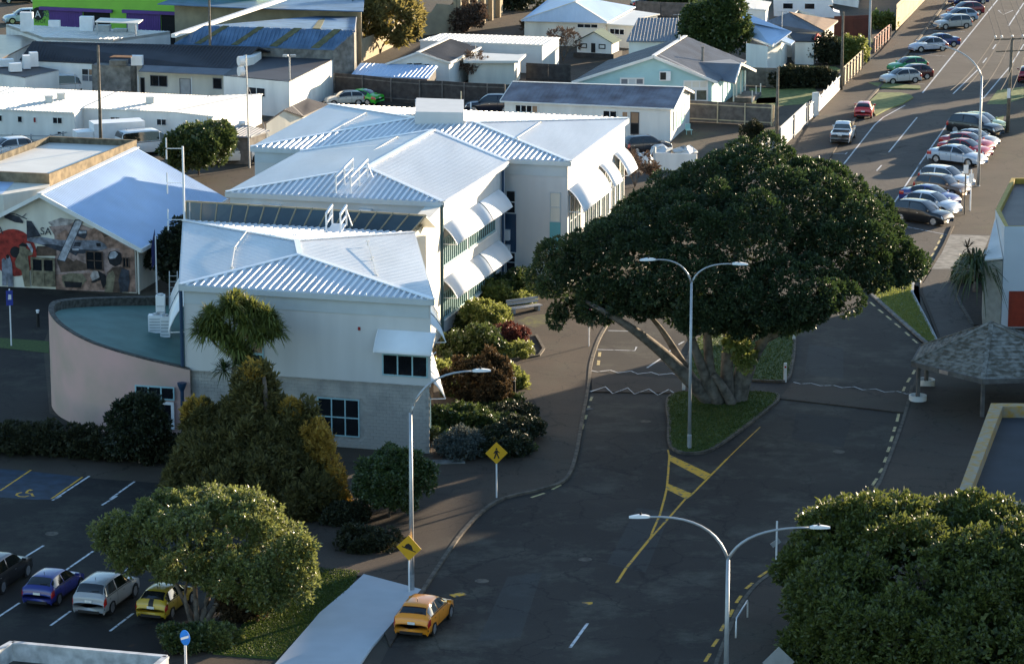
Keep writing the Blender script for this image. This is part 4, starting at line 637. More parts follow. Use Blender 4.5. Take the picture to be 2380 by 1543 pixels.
window(hh, (1.36,346.37,2.7), (10.23,344.68,2.7), (5.88,8.18,2.06,2.51), 3, 1, 'white_wall', 'glass', .05)
MB().bar((6.86,345.06,4.95), (10.39,344.14,2.85), .25, .06).bar((6.86,345.06,4.95), (1,345.94,2.85), .25, .06).bar((6.86,345.06,4.95), (7.93,349.06,4.95), .3, .06).build('ridge_cap', 'pale_roof', hh)
hx = house('house_extension', 'flat brown and white roofed extension beside the hipped house', 'house', [(9.72,345.34,2.5),(13.53,343.38,2.5),(13.88,349.63,2.5),(16.24,352.53,2.5),(13.38,355.98,2.5),(12.32,351.5,2.5)], 'cream_wall', [[(9.46,345.01,2.6),(13.55,342.96,2.6),(14.29,349.55,2.6),(16.55,352.81,2.6),(13.39,356.4,2.6),(12.13,351.87,2.6)]], 'pale_roof')
window(hx, (9.72,345.34,2.5), (13.53,343.38,2.5), (1.11,2.89,1.42,2.06), 3, 1, 'white_wall', 'glass', .05)
house('grey_roof_house', 'white house with plain grey roof between hipped house and round tree', 'house', [(12.27,330.54,2.6),(18.15,330.03,2.6),(19.45,338.16,3.9),(13.75,338.55,3.9)], 'white_wall', [[(11.98,330.24,2.7),(18.34,329.66,2.7),(19.74,338.47,4),(13.56,338.92,4)]], 'grey_roof', (.35, .08, .03))
# playhouse
ph = thing('playhouse', 'tiny white playhouse with dark door and green gable roof', 'playhouse', (8.8,336.63,0))
P, Q = (6.96,337.26,0), (10.65,336,0); a = (8.59,336.25,2.6); L_ = math.hypot(Q[0]-P[0], Q[1]-P[1]); zb = .5
v = [wallpt(P, Q, 0, zb), wallpt(P, Q, L_, zb), wallpt(P, Q, L_, 1.7), wallpt(P, Q, L_/2, 2.7), wallpt(P, Q, 0, 1.7)]; v += [wallpt(P, Q, 0, zb, -2.6), wallpt(P, Q, L_, zb, -2.6), wallpt(P, Q, L_, 1.7, -2.6), wallpt(P, Q, L_/2, 2.7, -2.6), wallpt(P, Q, 0, 1.7, -2.6)]
mesh('wall', v, [(0, 1, 2, 3, 4), (5, 6, 7, 8, 9), (0, 4, 9, 5), (1, 2, 7, 6)], 'white_wall', ph)
for s in (0, 1):
    e = -.25 if s == 0 else L_+.25; MB().slab([wallpt(P, Q, e, 1.6, .3), wallpt(P, Q, L_/2, 2.8, .3), wallpt(P, Q, L_/2, 2.8, -2.8), wallpt(P, Q, e, 1.6, -2.8)], (0, 0, .07)).build('roof', mat('green_roofing', (.05, .10, .07)), ph)
x = MB(); wallbox(x, P, Q, L_*.41, L_*.53, zb+.05, 1.55, .01, .05); x.build('door', 'black', ph)
for u in (.1, .63): window(ph, P, Q, (L_*u, L_*(u+.19), 1.0, 1.5), 1, 1, 'black', 'white_wall', .09)
MB().box((wallpt(P, Q, L_/2, 0, -1.3)[0], wallpt(P, Q, L_/2, 0, -1.3)[1], 0), (L_+.6, 3.2, .5), math.atan2(Q[1]-P[1], Q[0]-P[0])).build('deck', 'fence_dk', ph)
# pale blue villa
bh = thing('blue_villa', 'pale blue weatherboard villa with grey gable roof and white trim', 'house', (13.58,304.47,0))
FL, FR, FA, DV = (Vector(p) for p in ((5.71,300.24,2.9), (19.65,300.59,2.9), (13.52,303.07,5.4), (3.03,11.12,0))); FL.y = FR.y = (FL.y+FR.y)/2; FA.y = FL.y
LN = DV*1.25; BL, BR, BA = FL+LN, FR+LN, FA+LN
roofs(bh, [[FL, BL, BA, FA], [FR, BR, BA, FA]], 'grey_roof', (.35, .08, .03)); i3 = Vector((.35, .35, -.12))
FLw, FRw = FL+Vector((.5, .4, -.1)), FR+Vector((-.5, .4, -.1)); FAw = FA+Vector((0, .4, -.2))
walls(bh, [FLw, FAw, FRw, BR+Vector((-.5, -.3, -.1)), BA+Vector((0, -.3, -.2)), BL+Vector((.5, -.3, -.1))], 'bluewall')
x = MB()
for a, b in ((FL, FA), (FA, FR)): x.bar(a+Vector((0, -.03, -.08)), b+Vector((0, -.03, -.08)), .1, .26)
x.bar(FA+Vector((0, 0, .04)), BA+Vector((0, 0, .04)), .4, .06); x.build('barge_board', 'white_wall', bh)
P, Q = (6.21,300.81,0), (19.15,300.81,0)
window(bh, P, Q, (4.12,6.46,2.52,3.26), 3, 1, 'white_wall', ['grey_roof', 'fascia', 'grey_roof'], .14); window(bh, P, Q, (10.21,12.57,2.2,2.99), 3, 1, 'white_wall', 'cream_wall', .12); window(bh, P, Q, (10.22,12.59,0.94,2.2), 2, 1, 'white_wall', 'glass_g', .16)
a = (7.9,8.96,3.01,3.92); x = MB(); wallbox(x, P, Q, a[0], a[1], a[2], a[3], .02, .4); ac = x.build('air_conditioner', 'white_steel', bh); x = MB(); wallbox(x, P, Q, a[0]+.06, a[0]+.62, a[2]+.1, a[3]-.1, .4, .42); x.build('fan_grille', 'black', ac)
x = MB(); k = 0
while k < 22:                                                        # weatherboard laps
    z = .3+k*.2; k += 1
    t_ = max(0, (z-2.7)/(5.1-2.7)); hw_ = (FRw.x-FLw.x); a_ = t_*(FAw.x-FLw.x)+.15; b_ = hw_-t_*(FRw.x-FAw.x)-.15
    if b_-a_ > .5: wallbox(x, P, Q, a_, b_, z, z+.035, .001, .012)
x.build('weatherboards', 'bluewall', bh, kind='stuff')
pr = [(19.61,303.32,2.75), (21.35,300.67,2.75), (22.14,304.16,4.1), (17.45,305.47,4.1)]; MB().slab(pr, (0, 0, -.1)).build('porch_roof', 'grey_roof', bh); MB().slab([(22.14,304.16,4.1), (17.45,305.47,4.1), (21.38,316.81,3), (23.94,308.45,2.75)], (0, 0, -.1)).build('porch_roof', 'grey_roof', bh)
MB().bar((21.37,301,2.7), (22.14,304.16,4.1), .12, .25).bar((22.14,304.16,4.1), (23.94,308.45,2.75), .12, .25).build('porch_barge', 'white_wall', bh)
for q in [(21.96,307.07,0),(22.53,309.12,0),(23.11,311.2,0),(21.67,306.73,0)]: MB().box(q, (.14, .14, 2.7)).build('porch_post', 'white_wall', bh)
MB().box((21.43,311.9,0), (2.6, 3.2, 2.65), .1).build('porch_bay', 'bluewall', bh)
MB().prism([(21.72,306.73,0),(23.51,306.39,0),(24.65,310.16,0),(23,311.2,0)], 0, .4).build('porch_deck', 'fence', bh)
for q in [(23.43,306.05,0),(24.04,309.12,0),(24.59,310.51,0)]: MB().box(q, (.1, .1, 1.2)).build('deck_post', 'white_wall', bh)
MB().lathe((18.57,306.52,4), [(.12, 0), (.12, 1.3), (.16, 1.3), (.16, 1.45)]).build('flue', 'concrete_old', bh); MB().lathe((16.54,311.35,5), [(.12, 0), (.12, .9)]).build('flue', 'galv', bh)
# long white single-storey block with rusty grey roof
lw_ = gable('white_block', 'long white weatherboard block with rust-streaked grey roof behind the office', (-1.1,287.61,3.1), (14.67,283.21,3.1), (0.05,291.38,4.3), (15.83,288,4.3), 'white_wall', 'rust_roof', (.45, .1, .02), .3, 'building')
P, Q = (-0.69,287.7,0), (14.37,283.5,0)
for r, c, gl in zip([(1.01,3.19,2.09,2.81),(9.3,10.63,1.97,2.64),(11.08,11.68,2.06,2.62)], (4, 2, 1), (['glass', 'glass', 'glass', 'blind'], 'glass', 'blind')): window(lw_, P, Q, r, c, 1, 'white_wall', gl, .07)
window(lw_, P, Q, (11.9,12.7,0.54,2.59), 1, 2, 'brown_roof', ['dark', 'blind'], .06, 'door')
x = MB()
for k in range(14): wallbox(x, P, Q, .1, math.hypot(Q[0]-P[0], Q[1]-P[1])-.2, .35+k*.19, .37+k*.19, .001, .01)
x.build('weatherboards', 'white_wall', lw_, kind='stuff')
window(lw_, (14.37,283.5,0), (16.59,292.65,0), (1.2, 6.5, .8, 2.6), 4, 1, 'white_wall', mat('green_curtain', (.35, .75, .60), .7), .08)
# houses by the street
sh = house('red_trim_house', 'white house with grey gabled roof and red trim by the street', 'house', [(24.38,327.88,2.8),(26.44,325.49,2.8),(28.01,327.9,2.8),(29.17,333.37,2.8),(25.54,340.2,2.8)], 'white_wall', [[(24.61,332.79,2.9),(26.85,324.97,2.9),(29.17,328.67,3.9),(25.06,337.91,4.6)],[(24.09,335.63,4.2),(25.06,337.91,4.6),(29.17,328.67,3.9),(25.18,339.18,3.2)]], 'blue_roof', (.4, .08, .02))
MB().bar((24.61,332.79,2.9), (26.85,324.97,2.9), .1, .22).bar((26.85,324.97,2.9), (27.69,327.13,3.2), .1, .22).bar((27.69,327.13,3.2), (28.95,326.49,2.8), .1, .2).build('barge_board', 'white_wall', sh); MB().slab([(27.69,327.13,3.2),(28.95,326.49,2.8),(29.52,328.8,2.9),(28.37,329.88,3.3)], (0, 0, -.08)).build('porch_roof', 'blue_roof', sh)
red = mat('red_trim', (.55, .06, .04)); MB().bar((26.47,326.54,2.6), (27.12,326.81,2.3), .3, .4).build('red_gable', red, sh)
sg = house('white_garage', 'small white garage with dark roof and arched red barge by the street', 'garage', [(29.86,331.79,2.4),(31.79,331.47,2.4),(32.7,335.3,2.5),(29.79,335.23,2.8)], 'white_wall', [[(29.78,331.68,2.5),(31.84,331.34,2.5),(32.22,333.08,3),(29.41,334.6,3)]], 'dk_roof'); MB().bar((31.85,331.51,2.5), (32.2,332.35,3.1), .15, .25).bar((32.2,332.35,3.1), (32.68,333.29,2.6), .15, .25).build('barge_board', red, sg)
bh2 = house('brown_hip_house', 'cream house with hipped roof, one slope glowing brown, near motorhome', 'house', [(27.42,337.31,2.8),(33.23,336.5,2.9),(35.16,344.37,2.9),(32.19,354.55,2.8)], 'cream_wall', [[(29.71,336.02,2.9),(33.31,336.02,2.9),(29.71,338.55,4.6),(27,335.82,4)],[(33.31,336.02,2.9),(35.62,344.55,2.9),(29.71,338.55,4.6)]], 'grey_roof', (.5, .12, .04))
MB().slab([(p[0], p[1], p[2]+.09) for p in [(33.31,336.02,2.9),(35.62,344.55,2.9),(29.71,338.55,4.6)]], (0, 0, -.05)).build('sunlit_slope', mat('sunlit_roof_brown', (.20, .125, .075), .7), bh2)  # sun-facing slope overlaid in brown, its sunlight painted into the colour
MB().prism([(32.44,392.53,0),(41.48,378.27,0),(44.12,399.21,0),(33.76,403.79,0)], 0, 4).build('wall', 'white_wall', thing('white_rear_building', 'plain white building behind the motorhome at the top', 'building', (35.56,377.76,0)))
house('pale_flat_house', 'low house with bright flat white roof above the round tree', 'house', [(22.49,359.51,2.7),(28.52,354.83,2.7),(29.41,361.81,2.7),(23.65,369.65,2.7)], 'white_wall', [[(22.24,359.38,2.8),(28.62,354.57,2.8),(29.69,361.84,2.8),(23.57,369.92,2.8)]], 'pale_roof', (.5, .1, .03))
# small white enclosure wall behind the office, with things stored inside
P, Q = (12.26,269.28,0), (15.88,268.48,0); en = thing('bin_enclosure', 'white block bin enclosure behind the office beside the big tree', 'enclosure', P); x = MB(); wallbox(x, P, Q, 0, math.hypot(Q[0]-P[0], Q[1]-P[1]), 0, 1.48, -.15, 0); x.build('wall', 'white_wall', en)
x = MB(); wallbox(x, (12.26,269.28,0), (15.53,276.88,0), 0, .2, 0, 2.0, -.1, .1); x.build('side_wall', 'fascia', en)
# ------------------------------------------------------------------ right-hand buildings
rb_ = parapet_block('corner_building', 'white corner building with mustard parapet and terrace at right edge', [(36.4, 227.2), (36.02, 225.65), (33.42, 215.07), (33.15, 209.09), (48, 209.0), (60, 209), (60, 227)], 7.0, mat('pale_blue_render', (.60, .66, .70), .6, .05, .5), 'brown_roof', .35, .5, mat('mustard_cap', (.42, .29, .05), .7, .2, 2))
MB().prism([(31.95, 209.6), (33.12, 209.15), (33.3, 212.5), (32.4, 213)], 0, 4.6).build('pier', mat('sage_render', (.33, .34, .30), .7), rb_)
MB().slab([(31.9, 209.2, 4.62), (33.1, 209.1, 4.75), (33.35, 214.5, 6.5), (33.3, 214.6, 6.2)], (0, 0, .1)).build('canopy', 'white_wall', rb_)
P, Q = (33.15, 209.09), (48, 209.0)
window(rb_, P, Q, (.45, 1.75, .1, 2.55), 1, 1, mat('red_frame', (.30, .05, .03)), mat('red_door', (.33, .045, .02), .5), .08, 'door')
text(rb_, '24', (33.42, 215.07), (33.15, 209.09), 5.0, 1.6, 1.0, 'fascia', .03)
mp = parapet_block('terrace_block', 'dark flat roof edged with orange lichen parapet at right edge', [(26.68,170.82,4.6),(21.81,150.52,4.6),(41.81,150.52,0),(46.68,170.42,0)], 4.6, 'tan', mat('blue_membrane', (.050, .054, .060), .85, .2, .3, spec=.2), .9, .75, mat('lichen_cap', (.46, .25, .04), .8, c2=(.34, .29, .22), scale=2.2))
MB().prism([(40, 205), (62, 205), (62, 230), (40, 229.5)], 6.4, 9.4).build('unseen_shade_storey', 'facade', rb_); MB().prism([(48, 196), (78, 196), (78, 212), (48, 211.5)], 0, 13).build('unseen_shade_block', 'facade', rb_)  # storey and tall block out of view, added to shade the road and island
MB().prism([(37.5, 140), (60, 140), (60, 188), (37.5, 188)], 3.9, 8.6).build('unseen_shade_storey', 'facade', mp)  # unseen storey above the terrace block, added for the shadow it casts
# gazebo
gz = thing('gazebo', 'octagonal shelter with mossy shingle roof and grey posts at right', 'gazebo', (29.5, 187, 0))
GC = (29.64,190.73,4.6); E = [Vector(p) for p in [(24.54,188.88,2.55),(28.25,184.42,2.55)]]; 
e1 = Vector((24.54,188.88,2.55)); e2 = Vector((28.25,184.42,2.55)); e0 = Vector((25.67,193.3,2.55)); ap = Vector(GC); c2 = Vector((ap.x, ap.y, 2.55))
ring = [e1, e2, Vector((2*c2.x-e1.x+.6, e2.y+.8, 2.55)), 2*c2-e1, 2*c2-e2, e0]
ring[3].z = ring[4].z = 2.55
gr = MB()
for i in range(6): gr.slab([ring[i], ring[(i+1) % 6], ap], (0, 0, -.1))
shg = mat('mossy_shingle', (.27, .255, .22), .95, c2=(.115, .10, .075), scale=2.6, thr=(.40, .60), detail=10, bump=.5); gro = gr.build('roof', shg, gz)
x = MB(); n_ = 15
for i in range(6):
    for k in range(1, n_): a = ring[i].lerp(ap, k/n_); b = ring[(i+1) % 6].lerp(ap, k/n_); x.bar(a+Vector((0, 0, .02)), b+Vector((0, 0, .02)), .05, .035)
x.build('shingle_courses', shg, gro, kind='stuff')
x = MB()
for i in range(6): x.bar(ring[i]+Vector((0, 0, -.12)), ring[(i+1) % 6]+Vector((0, 0, -.12)), .1, .3)
x.build('fascia', 'fence', gz)
x = MB()
for i in range(6): x.bar(ring[i]+Vector((0, 0, .04)), ap+Vector((0, 0, .04)), .28, .06)
x.build('hip_cap', shg, gro)
for i, q in enumerate(ring):
    p = q.lerp(c2, .09); MB().box((p.x, p.y, 0), (.2, .2, 2.5), .3).build('post', 'fence', gz)
    if i in (0, 5): MB().lathe((p.x, p.y, 0), [(.55, 0), (.55, .42), (.45, .42), (.45, .2)], 20).build('post_base', 'white_wall', gz)
MB().bar(ring[0].lerp(ring[1], .4)+Vector((-.03, -.08, -.12)), ring[0].lerp(ring[1], .52)+Vector((-.03, -.08, -.12)), .05, .22).build('name_plate', mat('plate', (.4, .3, .25)), gz)
# white parapet roof corner at bottom left
wc = thing('white_parapet_roof', 'white parapet corner of a flat roof at bottom left', 'building', (-22.19,133.83,0))
x = MB()
for a, b in [((-23.45,130.83,3.2),(-22.17,133.76,3.2)),((-22.16,133.68,3.2),(-15.12,131.77,3.2)),((-15.14,131.77,3.2),(-15.81,129.4,3.2))]:
    x.bar(a, b, .28, .1); x.bar((a[0], a[1], 1.6), (b[0], b[1], 1.6), .22, 3.1)
x.build('parapet', mat('stained_parapet', (.50, .51, .52), .8, .3, 2, detail=9), wc); mesh('flat_roof', [(-23.72,132.26,2.4),(-22.47,135.51,2.4),(-15.49,133.72,2.4),(-15.99,130.83,2.4),(-23.72,130.83,2.4)], [(0, 1, 2, 3, 4)], 'coping', wc)
# ------------------------------------------------------------------ vegetation
LM = {
 'poh': leafmat('pohutukawa_leaf', (.009, .019, .008), (.060, .088, .040), .5, .3, .2, (.07, .12, .03)),
 'poh2': leafmat('pohutukawa_leaf_near', (.026, .040, .009), (.115, .135, .030), .42, .4, .25),
 'con': leafmat('conifer_leaf', (.030, .032, .011), (.155, .135, .045), .6, .3, .3),
 'gold': leafmat('sunlit_gold_leaf', (.13, .09, .02), (.42, .27, .05), .55, .3, .35),  # gold leaf colour with the sunlight on the conifer's edges put in
 'oak': leafmat('glossy_olive_leaf', (.036, .050, .013), (.175, .195, .055), .36, .5, .3),
 'shrub': leafmat('shrub_leaf', (.022, .040, .012), (.075, .105, .030), .4, .5, .2),
 'dark': leafmat('dark_leaf', (.010, .016, .008), (.035, .045, .018), .5, .4, .1),
 'red': leafmat('red_leaf', (.035, .012, .012), (.12, .040, .032), .55, .3, .2),
 'lime': leafmat('lime_leaf', (.075, .105, .020), (.20, .22, .06), .45, .4, .3),
 'brown': leafmat('dry_brown_leaf', (.030, .022, .012), (.095, .062, .030), .7, .2, .2),
 'lav': leafmat('grey_leaf', (.050, .062, .055), (.115, .13, .115), .7, .2, .15),
 'sheoak': leafmat('sheoak_needle', (.055, .052, .016), (.22, .185, .06), .6, .3, .3),
 'twig': leafmat('bare_twig', (.075, .050, .036), (.16, .11, .080), .8, .2, .1),
 'cab': leafmat('cabbage_leaf', (.035, .052, .011), (.18, .195, .045), .5, .3, .3),
 'hedge': leafmat('hedge_leaf', (.014, .018, .008), (.048, .050, .022), .6, .3, .15),
 'sungrass': leafmat('sunlit_grass_blade', (.11, .14, .03), (.24, .26, .065), .6, .3, .3),  # sunlit copy of the grass blade, sunshine put into its colour
 'grass': leafmat('grass_blade', (.028, .050, .009), (.075, .105, .020), .6, .3, .25)}
def quads(name, V, m, parent, **t):
    """V: (n,4,3) world coordinates of separate leaves -> one mesh"""
    O = org(parent); n = len(V); V = V-np.array(O)[None, None, :]; me = bpy.data.meshes.new(name)
    me.vertices.add(4*n); me.vertices.foreach_set('co', V.reshape(-1).astype(np.float32)); me.loops.add(4*n); me.loops.foreach_set('vertex_index', np.arange(4*n, dtype=np.int32))
    me.polygons.add(n); me.polygons.foreach_set('loop_start', np.arange(0, 4*n, 4, dtype=np.int32)); me.update(calc_edges=True)
    return tag(link(name, me, m, parent), **t)
def unit(a): return a/np.maximum(np.linalg.norm(a, axis=-1, keepdims=True), 1e-9)
def leaf_quads(p, nrm, size, elong, rng, droop=0.):
    n = len(p); r = unit(rng.normal(size=(n, 3))); a = unit(np.cross(nrm, r)); b = np.cross(nrm, a)
    if droop: a = unit(a+np.array([0, 0, -droop])); b = unit(np.cross(nrm, a))
    s = size*(.6+.8*rng.random((n, 1))); a = a*s*elong*.5; b = b*s*.5
    return np.stack([p-a, p+b*.8+a*.1, p+a, p-b*.8+a*.1], 1)
def sublobes(ells, k, r0, r1, rng, low=-.35, sep=0., tall=1.):
    """small rounded clumps over the outside of a few big ellipsoids"""
    L = []
    for c, r in ells:
        c = np.array(c); r = np.array(r); d = unit(rng.normal(size=(k*4, 3))); d = d[d[:, 2] > low][:k]
        for q in d:
            p = c+q*r*(.82+.12*rng.random()); bad = False
            for c2, r2 in ells:
                if c2 is c: continue
                e = (p-np.array(c2))/np.array(r2)
                if np.linalg.norm(e) < .78: bad = True
            rad = r0+(r1-r0)*rng.random()**1.5
            if sep and any(np.linalg.norm(p-l[0]) < sep*(rad+l[1][0]) for l in L): bad = True
            if not bad: L.append((p, rad*np.array([1, 1, (.8+.25*rng.random())*tall]), q))
    return L
def wobble(p, rng):
    """lumpy noise that breaks up the roundness of a clump"""
    o = np.zeros(len(p))
    for fq, am in ((1.1, .5), (1.2, .5), (2.7, .35), (3.1, .35), (6., .2)): o += am*np.sin(p@(unit(rng.normal(size=3))*fq)+rng.random()*6)
    return o[:, None]
def crown(parent, ells, m, n, size, seed, k=26, r=(.8, 1.4), elong=1.7, inner=.3, name='crown', low=-.35, droop=0., shell=.25, outn=.75, sep=0., tall=1., q=5):
    """leaves in small tufts over irregular clumps, with darker loose leaves inside"""
    rng = np.random.default_rng(seed); L = sublobes([(tuple(c), r_) for c, r_ in ells], k, r[0], r[1], rng, low, sep, tall)
    C = np.array([l[0] for l in L]); R = np.array([l[1] for l in L])*(.75+.5*rng.random((len(L), 3))); D = np.array([l[2] for l in L])
    w = R[:, 0]*R[:, 1]; nt = max(1, n//q); idx = rng.choice(len(L), nt, p=w/w.sum()); d = unit(rng.normal(size=(nt, 3))+D[idx]*.5)
    rad = 1-shell*rng.random((nt, 1))**1.4; p = C[idx]+d*R[idx]; p = C[idx]+d*R[idx]*rad*(1+.20*wobble(p, rng)); p = np.repeat(p, q, 0); d = np.repeat(d, q, 0); N = len(p)
    ld = unit(d*outn+rng.normal(size=(N, 3))*(1.05-outn)+np.array([0, 0, -droop])); ln = size*elong*(.6+.7*rng.random((N, 1))); bb = unit(np.cross(ld, rng.normal(size=(N, 3))))*size*(.3+.3*rng.random((N, 1))); p = p+rng.normal(size=(N, 3))*size*.35
    V = np.stack([p, p+ld*ln*.5+bb, p+ld*ln, p+ld*ln*.5-bb], 1)
    ni = int(n*inner); ie = rng.choice(len(ells), ni); d2 = unit(rng.normal(size=(ni, 3))); cc = np.array([e[0] for e in ells])[ie]; rr = np.array([e[1] for e in ells])[ie]
    p2 = cc+d2*rr*(.5+.35*rng.random((ni, 1))); V2 = leaf_quads(p2, unit(rng.normal(size=(ni, 3))), size*2., 1.3, rng)
    return quads(name, np.concatenate([V, V2]), LM[m], parent)
def trunk(parent, limbs, m='bark', name='trunk', n=8):
    """limbs: list of (points, radius at foot, radius at tip) joined to one trunk"""
    mb = MB()
    for pts, a, b in limbs:
        P = [Vector(p) for p in pts]; Q = []
        for i in range(len(P)-1):
            s = [P[max(i-1, 0)], P[i], P[i+1], P[min(i+2, len(P)-1)]]
            for q in range(4):
                t = q/4; Q.append(.5*(2*s[1]+(s[2]-s[0])*t+(2*s[0]-5*s[1]+4*s[2]-s[3])*t*t+(3*s[1]-s[0]-3*s[2]+s[3])*t**3))
        Q.append(P[-1]); k = len(Q); mb.tube(Q, [a+(b-a)*i/(k-1) for i in range(k)], n)
    return mb.build(name, m, parent, True)
def tree(name, label, base, ells, m, n, size, seed, limbs, bark='bark', cat='tree', group=None, **kw):
    t = thing(name, label, cat, base, group); crown(t, ells, m, n, size, seed, **kw); trunk(t, limbs, bark); return t
def grass(poly, n, seed, z=.12, name='grass', h=.05, m='grass', label=None):
    """loose blades over a lawn: nobody could count them"""
    rng = np.random.default_rng(seed); P = np.array([(p[0], p[1]) for p in poly]); lo, hi = P.min(0), P.max(0); out = []
    while sum(len(o) for o in out) < n:
        q = lo+(hi-lo)*rng.random((n, 2)); ins = np.zeros(len(q), bool); j = len(P)-1
        for i in range(len(P)):
            a, b = P[i], P[j]; c = ((a[1] > q[:, 1]) != (b[1] > q[:, 1])) & (q[:, 0] < (b[0]-a[0])*(q[:, 1]-a[1])/(b[1]-a[1]+1e-12)+a[0]); ins ^= c; j = i
        out.append(q[ins])
    q = np.concatenate(out)[:n]; p = np.c_[q, np.full(n, z)]; ang = rng.random(n)*2*np.pi; s = np.c_[np.cos(ang), np.sin(ang), np.zeros(n)]*.045; u = np.c_[rng.normal(size=(n, 2))*.4, np.ones(n)]*h*(.6+.8*rng.random((n, 1)))
    return quads(name, np.stack([p-s, p+s, p+u+s*.3, p+u-s*.3], 1), LM[m], None, label=label or 'short grass', kind='stuff')
# --- the great spreading tree on the island
B = Vector((13.24,188.85,0))
big = [((3.38,187,8.07),(1.75,2.05,2.05)),((5.45,187,9.32),(2.05,2.45,1.85)),((7.23,186,9.13),(2.65,3.05,2.65)),((9.98,184,8.2),(2.75,2.65,2.45)),((9.74,190,10.57),(3.05,3.65,2.35)),((12.2,194,11.82),(3.05,3.65,1.85)),((15.47,195,12.59),(3.65,4.05,1.95)),((13.22,187,10.19),(3.75,4.05,3.25)),((17.18,191,10.99),(3.65,4.25,3.05)),((19.92,189,9.78),(3.05,3.65,2.85)),((22.93,191,8.56),(1.65,2.05,1.75)),((16.89,184,8.2),(2.65,2.65,1.95)),((18.96,184,7.41),(1.15,1.35,0.85)),((8.14,196,10.2),(1.05,1.35,0.55)),((6.42,193,9.7),(1.45,1.65,0.85)),((13.25,183,7.63),(2.05,2.05,1.25)),((2.85,186,6.17),(0.55,0.65,0.45)),((24.66,191,8.29),(0.45,0.45,0.45)),((4.09,190,8.69),(1.05,1.25,0.75)),((9.51,184.5,7.22),(1.3,1.4,1)),((11.89,183.5,6.92),(1.5,1.6,1.1)),((15.08,183.5,7.18),(1.7,1.7,1.2)),((17.36,184.5,6.43),(1.2,1.2,0.9)),((5.94,185.5,7.39),(1.5,1.6,1.1)),((7.46,185,8.03),(1.4,1.5,1.1)),((18.48,194,12.36),(2.4,2.8,1.6)),((20.58,192,11.52),(2,2.4,1.5)),((22.36,191,10.24),(1.4,1.8,1.3)),((21.16,188,8.17),(1.6,1.8,1.5)),((23.75,190,8.01),(1,1.2,1.2)),((10.6,185.5,6.2),(1.2,1.2,0.9)),((13.25,184.5,6.03),(1.3,1.4,0.9)),((15.78,185.5,5.94),(1.3,1.3,0.8)),((8.29,186,6.62),(1.1,1.2,0.8)),((4.81,186.5,6.58),(1.2,1.2,0.9))]
t1 = thing('pohutukawa_tree', 'huge dark spreading evergreen with many trunks on the traffic island', 'tree', B)
crown(t1, big, 'poh', 270000, .115, 11, k=190, r=(.5, 1.45), elong=1.8, inner=.06, outn=.74, sep=.64, shell=.22)
lim = [([(12.3,188.6,0.06),(10.76,187.5,1.84),(9.12,186.5,3.7),(7.23,185,5.52),(5.4,184.5,6.77),(3.88,186,7.28)],0.52,0.08),([(11.93,189,0.1),(10.52,188,2.53),(9.16,187.5,4.8),(7.81,187,6.53)],0.36,0.08),([(12.55,188.4,0.12),(11.51,187,2.77),(10.37,186,5.95),(9.57,186,8.08)],0.42,0.1),([(12.67,188.2,0.09),(12.07,187.5,2.38),(11.79,188,6.03),(11.54,189,9.03)],0.45,0.1),([(13.23,188.6,-0.02),(13.18,188.5,2.95),(13.42,189,6.35),(13.7,190,9.36)],0.5,0.12),([(13.77,188.8,-0.07),(14.14,189,2.55),(15.09,190,5.31),(16.17,191,8.61)],0.48,0.1),([(14.05,189,-0.04),(14.63,188.5,2.4),(15.7,187.5,4.8),(17.18,187,6.79),(18.5,187.5,8.28)],0.42,0.08),([(14.97,188,3.88),(16.7,187,5.05),(17.9,186,5.69),(18.64,186,7.02)],0.24,0.06),([(13.45,188,0.19),(12.87,187.4,1.32),(12.3,187,2.23)],0.35,0.2)]
trunk(t1, lim, mat('grey_bark', (.17, .145, .12), .95, .45, 2.5, bump=.7, bscale=9), n=10)
crown(t1, [((14.21,186.5,3.43),(0.8,0.8,0.7)),((13.31,186.8,4.16),(0.7,0.7,0.7))], 'lime', 1500, .14, 5, k=8, r=(.3, .5), name='sprouts')
# --- evergreen at bottom right
B = (19.5, 141, 0); big = [((15.34,146,3.05),(2,2.2,2.2)),((16.95,146,4.67),(1.7,2,1.3)),((19.16,147,4.04),(2.2,2.6,1.5)),((18.9,143,3.13),(3.2,3.4,2.7)),((22.01,148,3.96),(2.4,2.6,1.6)),((23.76,147,3.61),(2.4,2.6,2)),((15.58,142,1.97),(2.3,2.4,2.3)),((21.83,142,2.61),(3.4,3.4,2.8)),((17.27,139,1.29),(3,3,2.5)),((14.81,140,0.53),(1.9,2,2.2)),((20.91,138,1.22),(3.2,3,2.4)),((24.39,143,3.13),(2.6,3,2.6)),((24.2,140,0.95),(2.6,3,2.6))]
t2 = tree('evergreen_tree', 'broad glossy evergreen filling the bottom right corner', B, big, 'poh2', 140000, .13, 21, [([B, (19.6, 141, 2), (19, 141, 4.5)], .5, .2), ([(19.6, 141, 1.5), (17.5, 142, 3.5), (16.5, 142.5, 5)], .3, .08), ([(19.6, 141, 1.5), (22, 142, 3.5), (23, 142.5, 6)], .3, .08)], k=130, r=(.3, 1.1), elong=2.0, inner=.12, outn=.55, sep=.42, shell=.6)
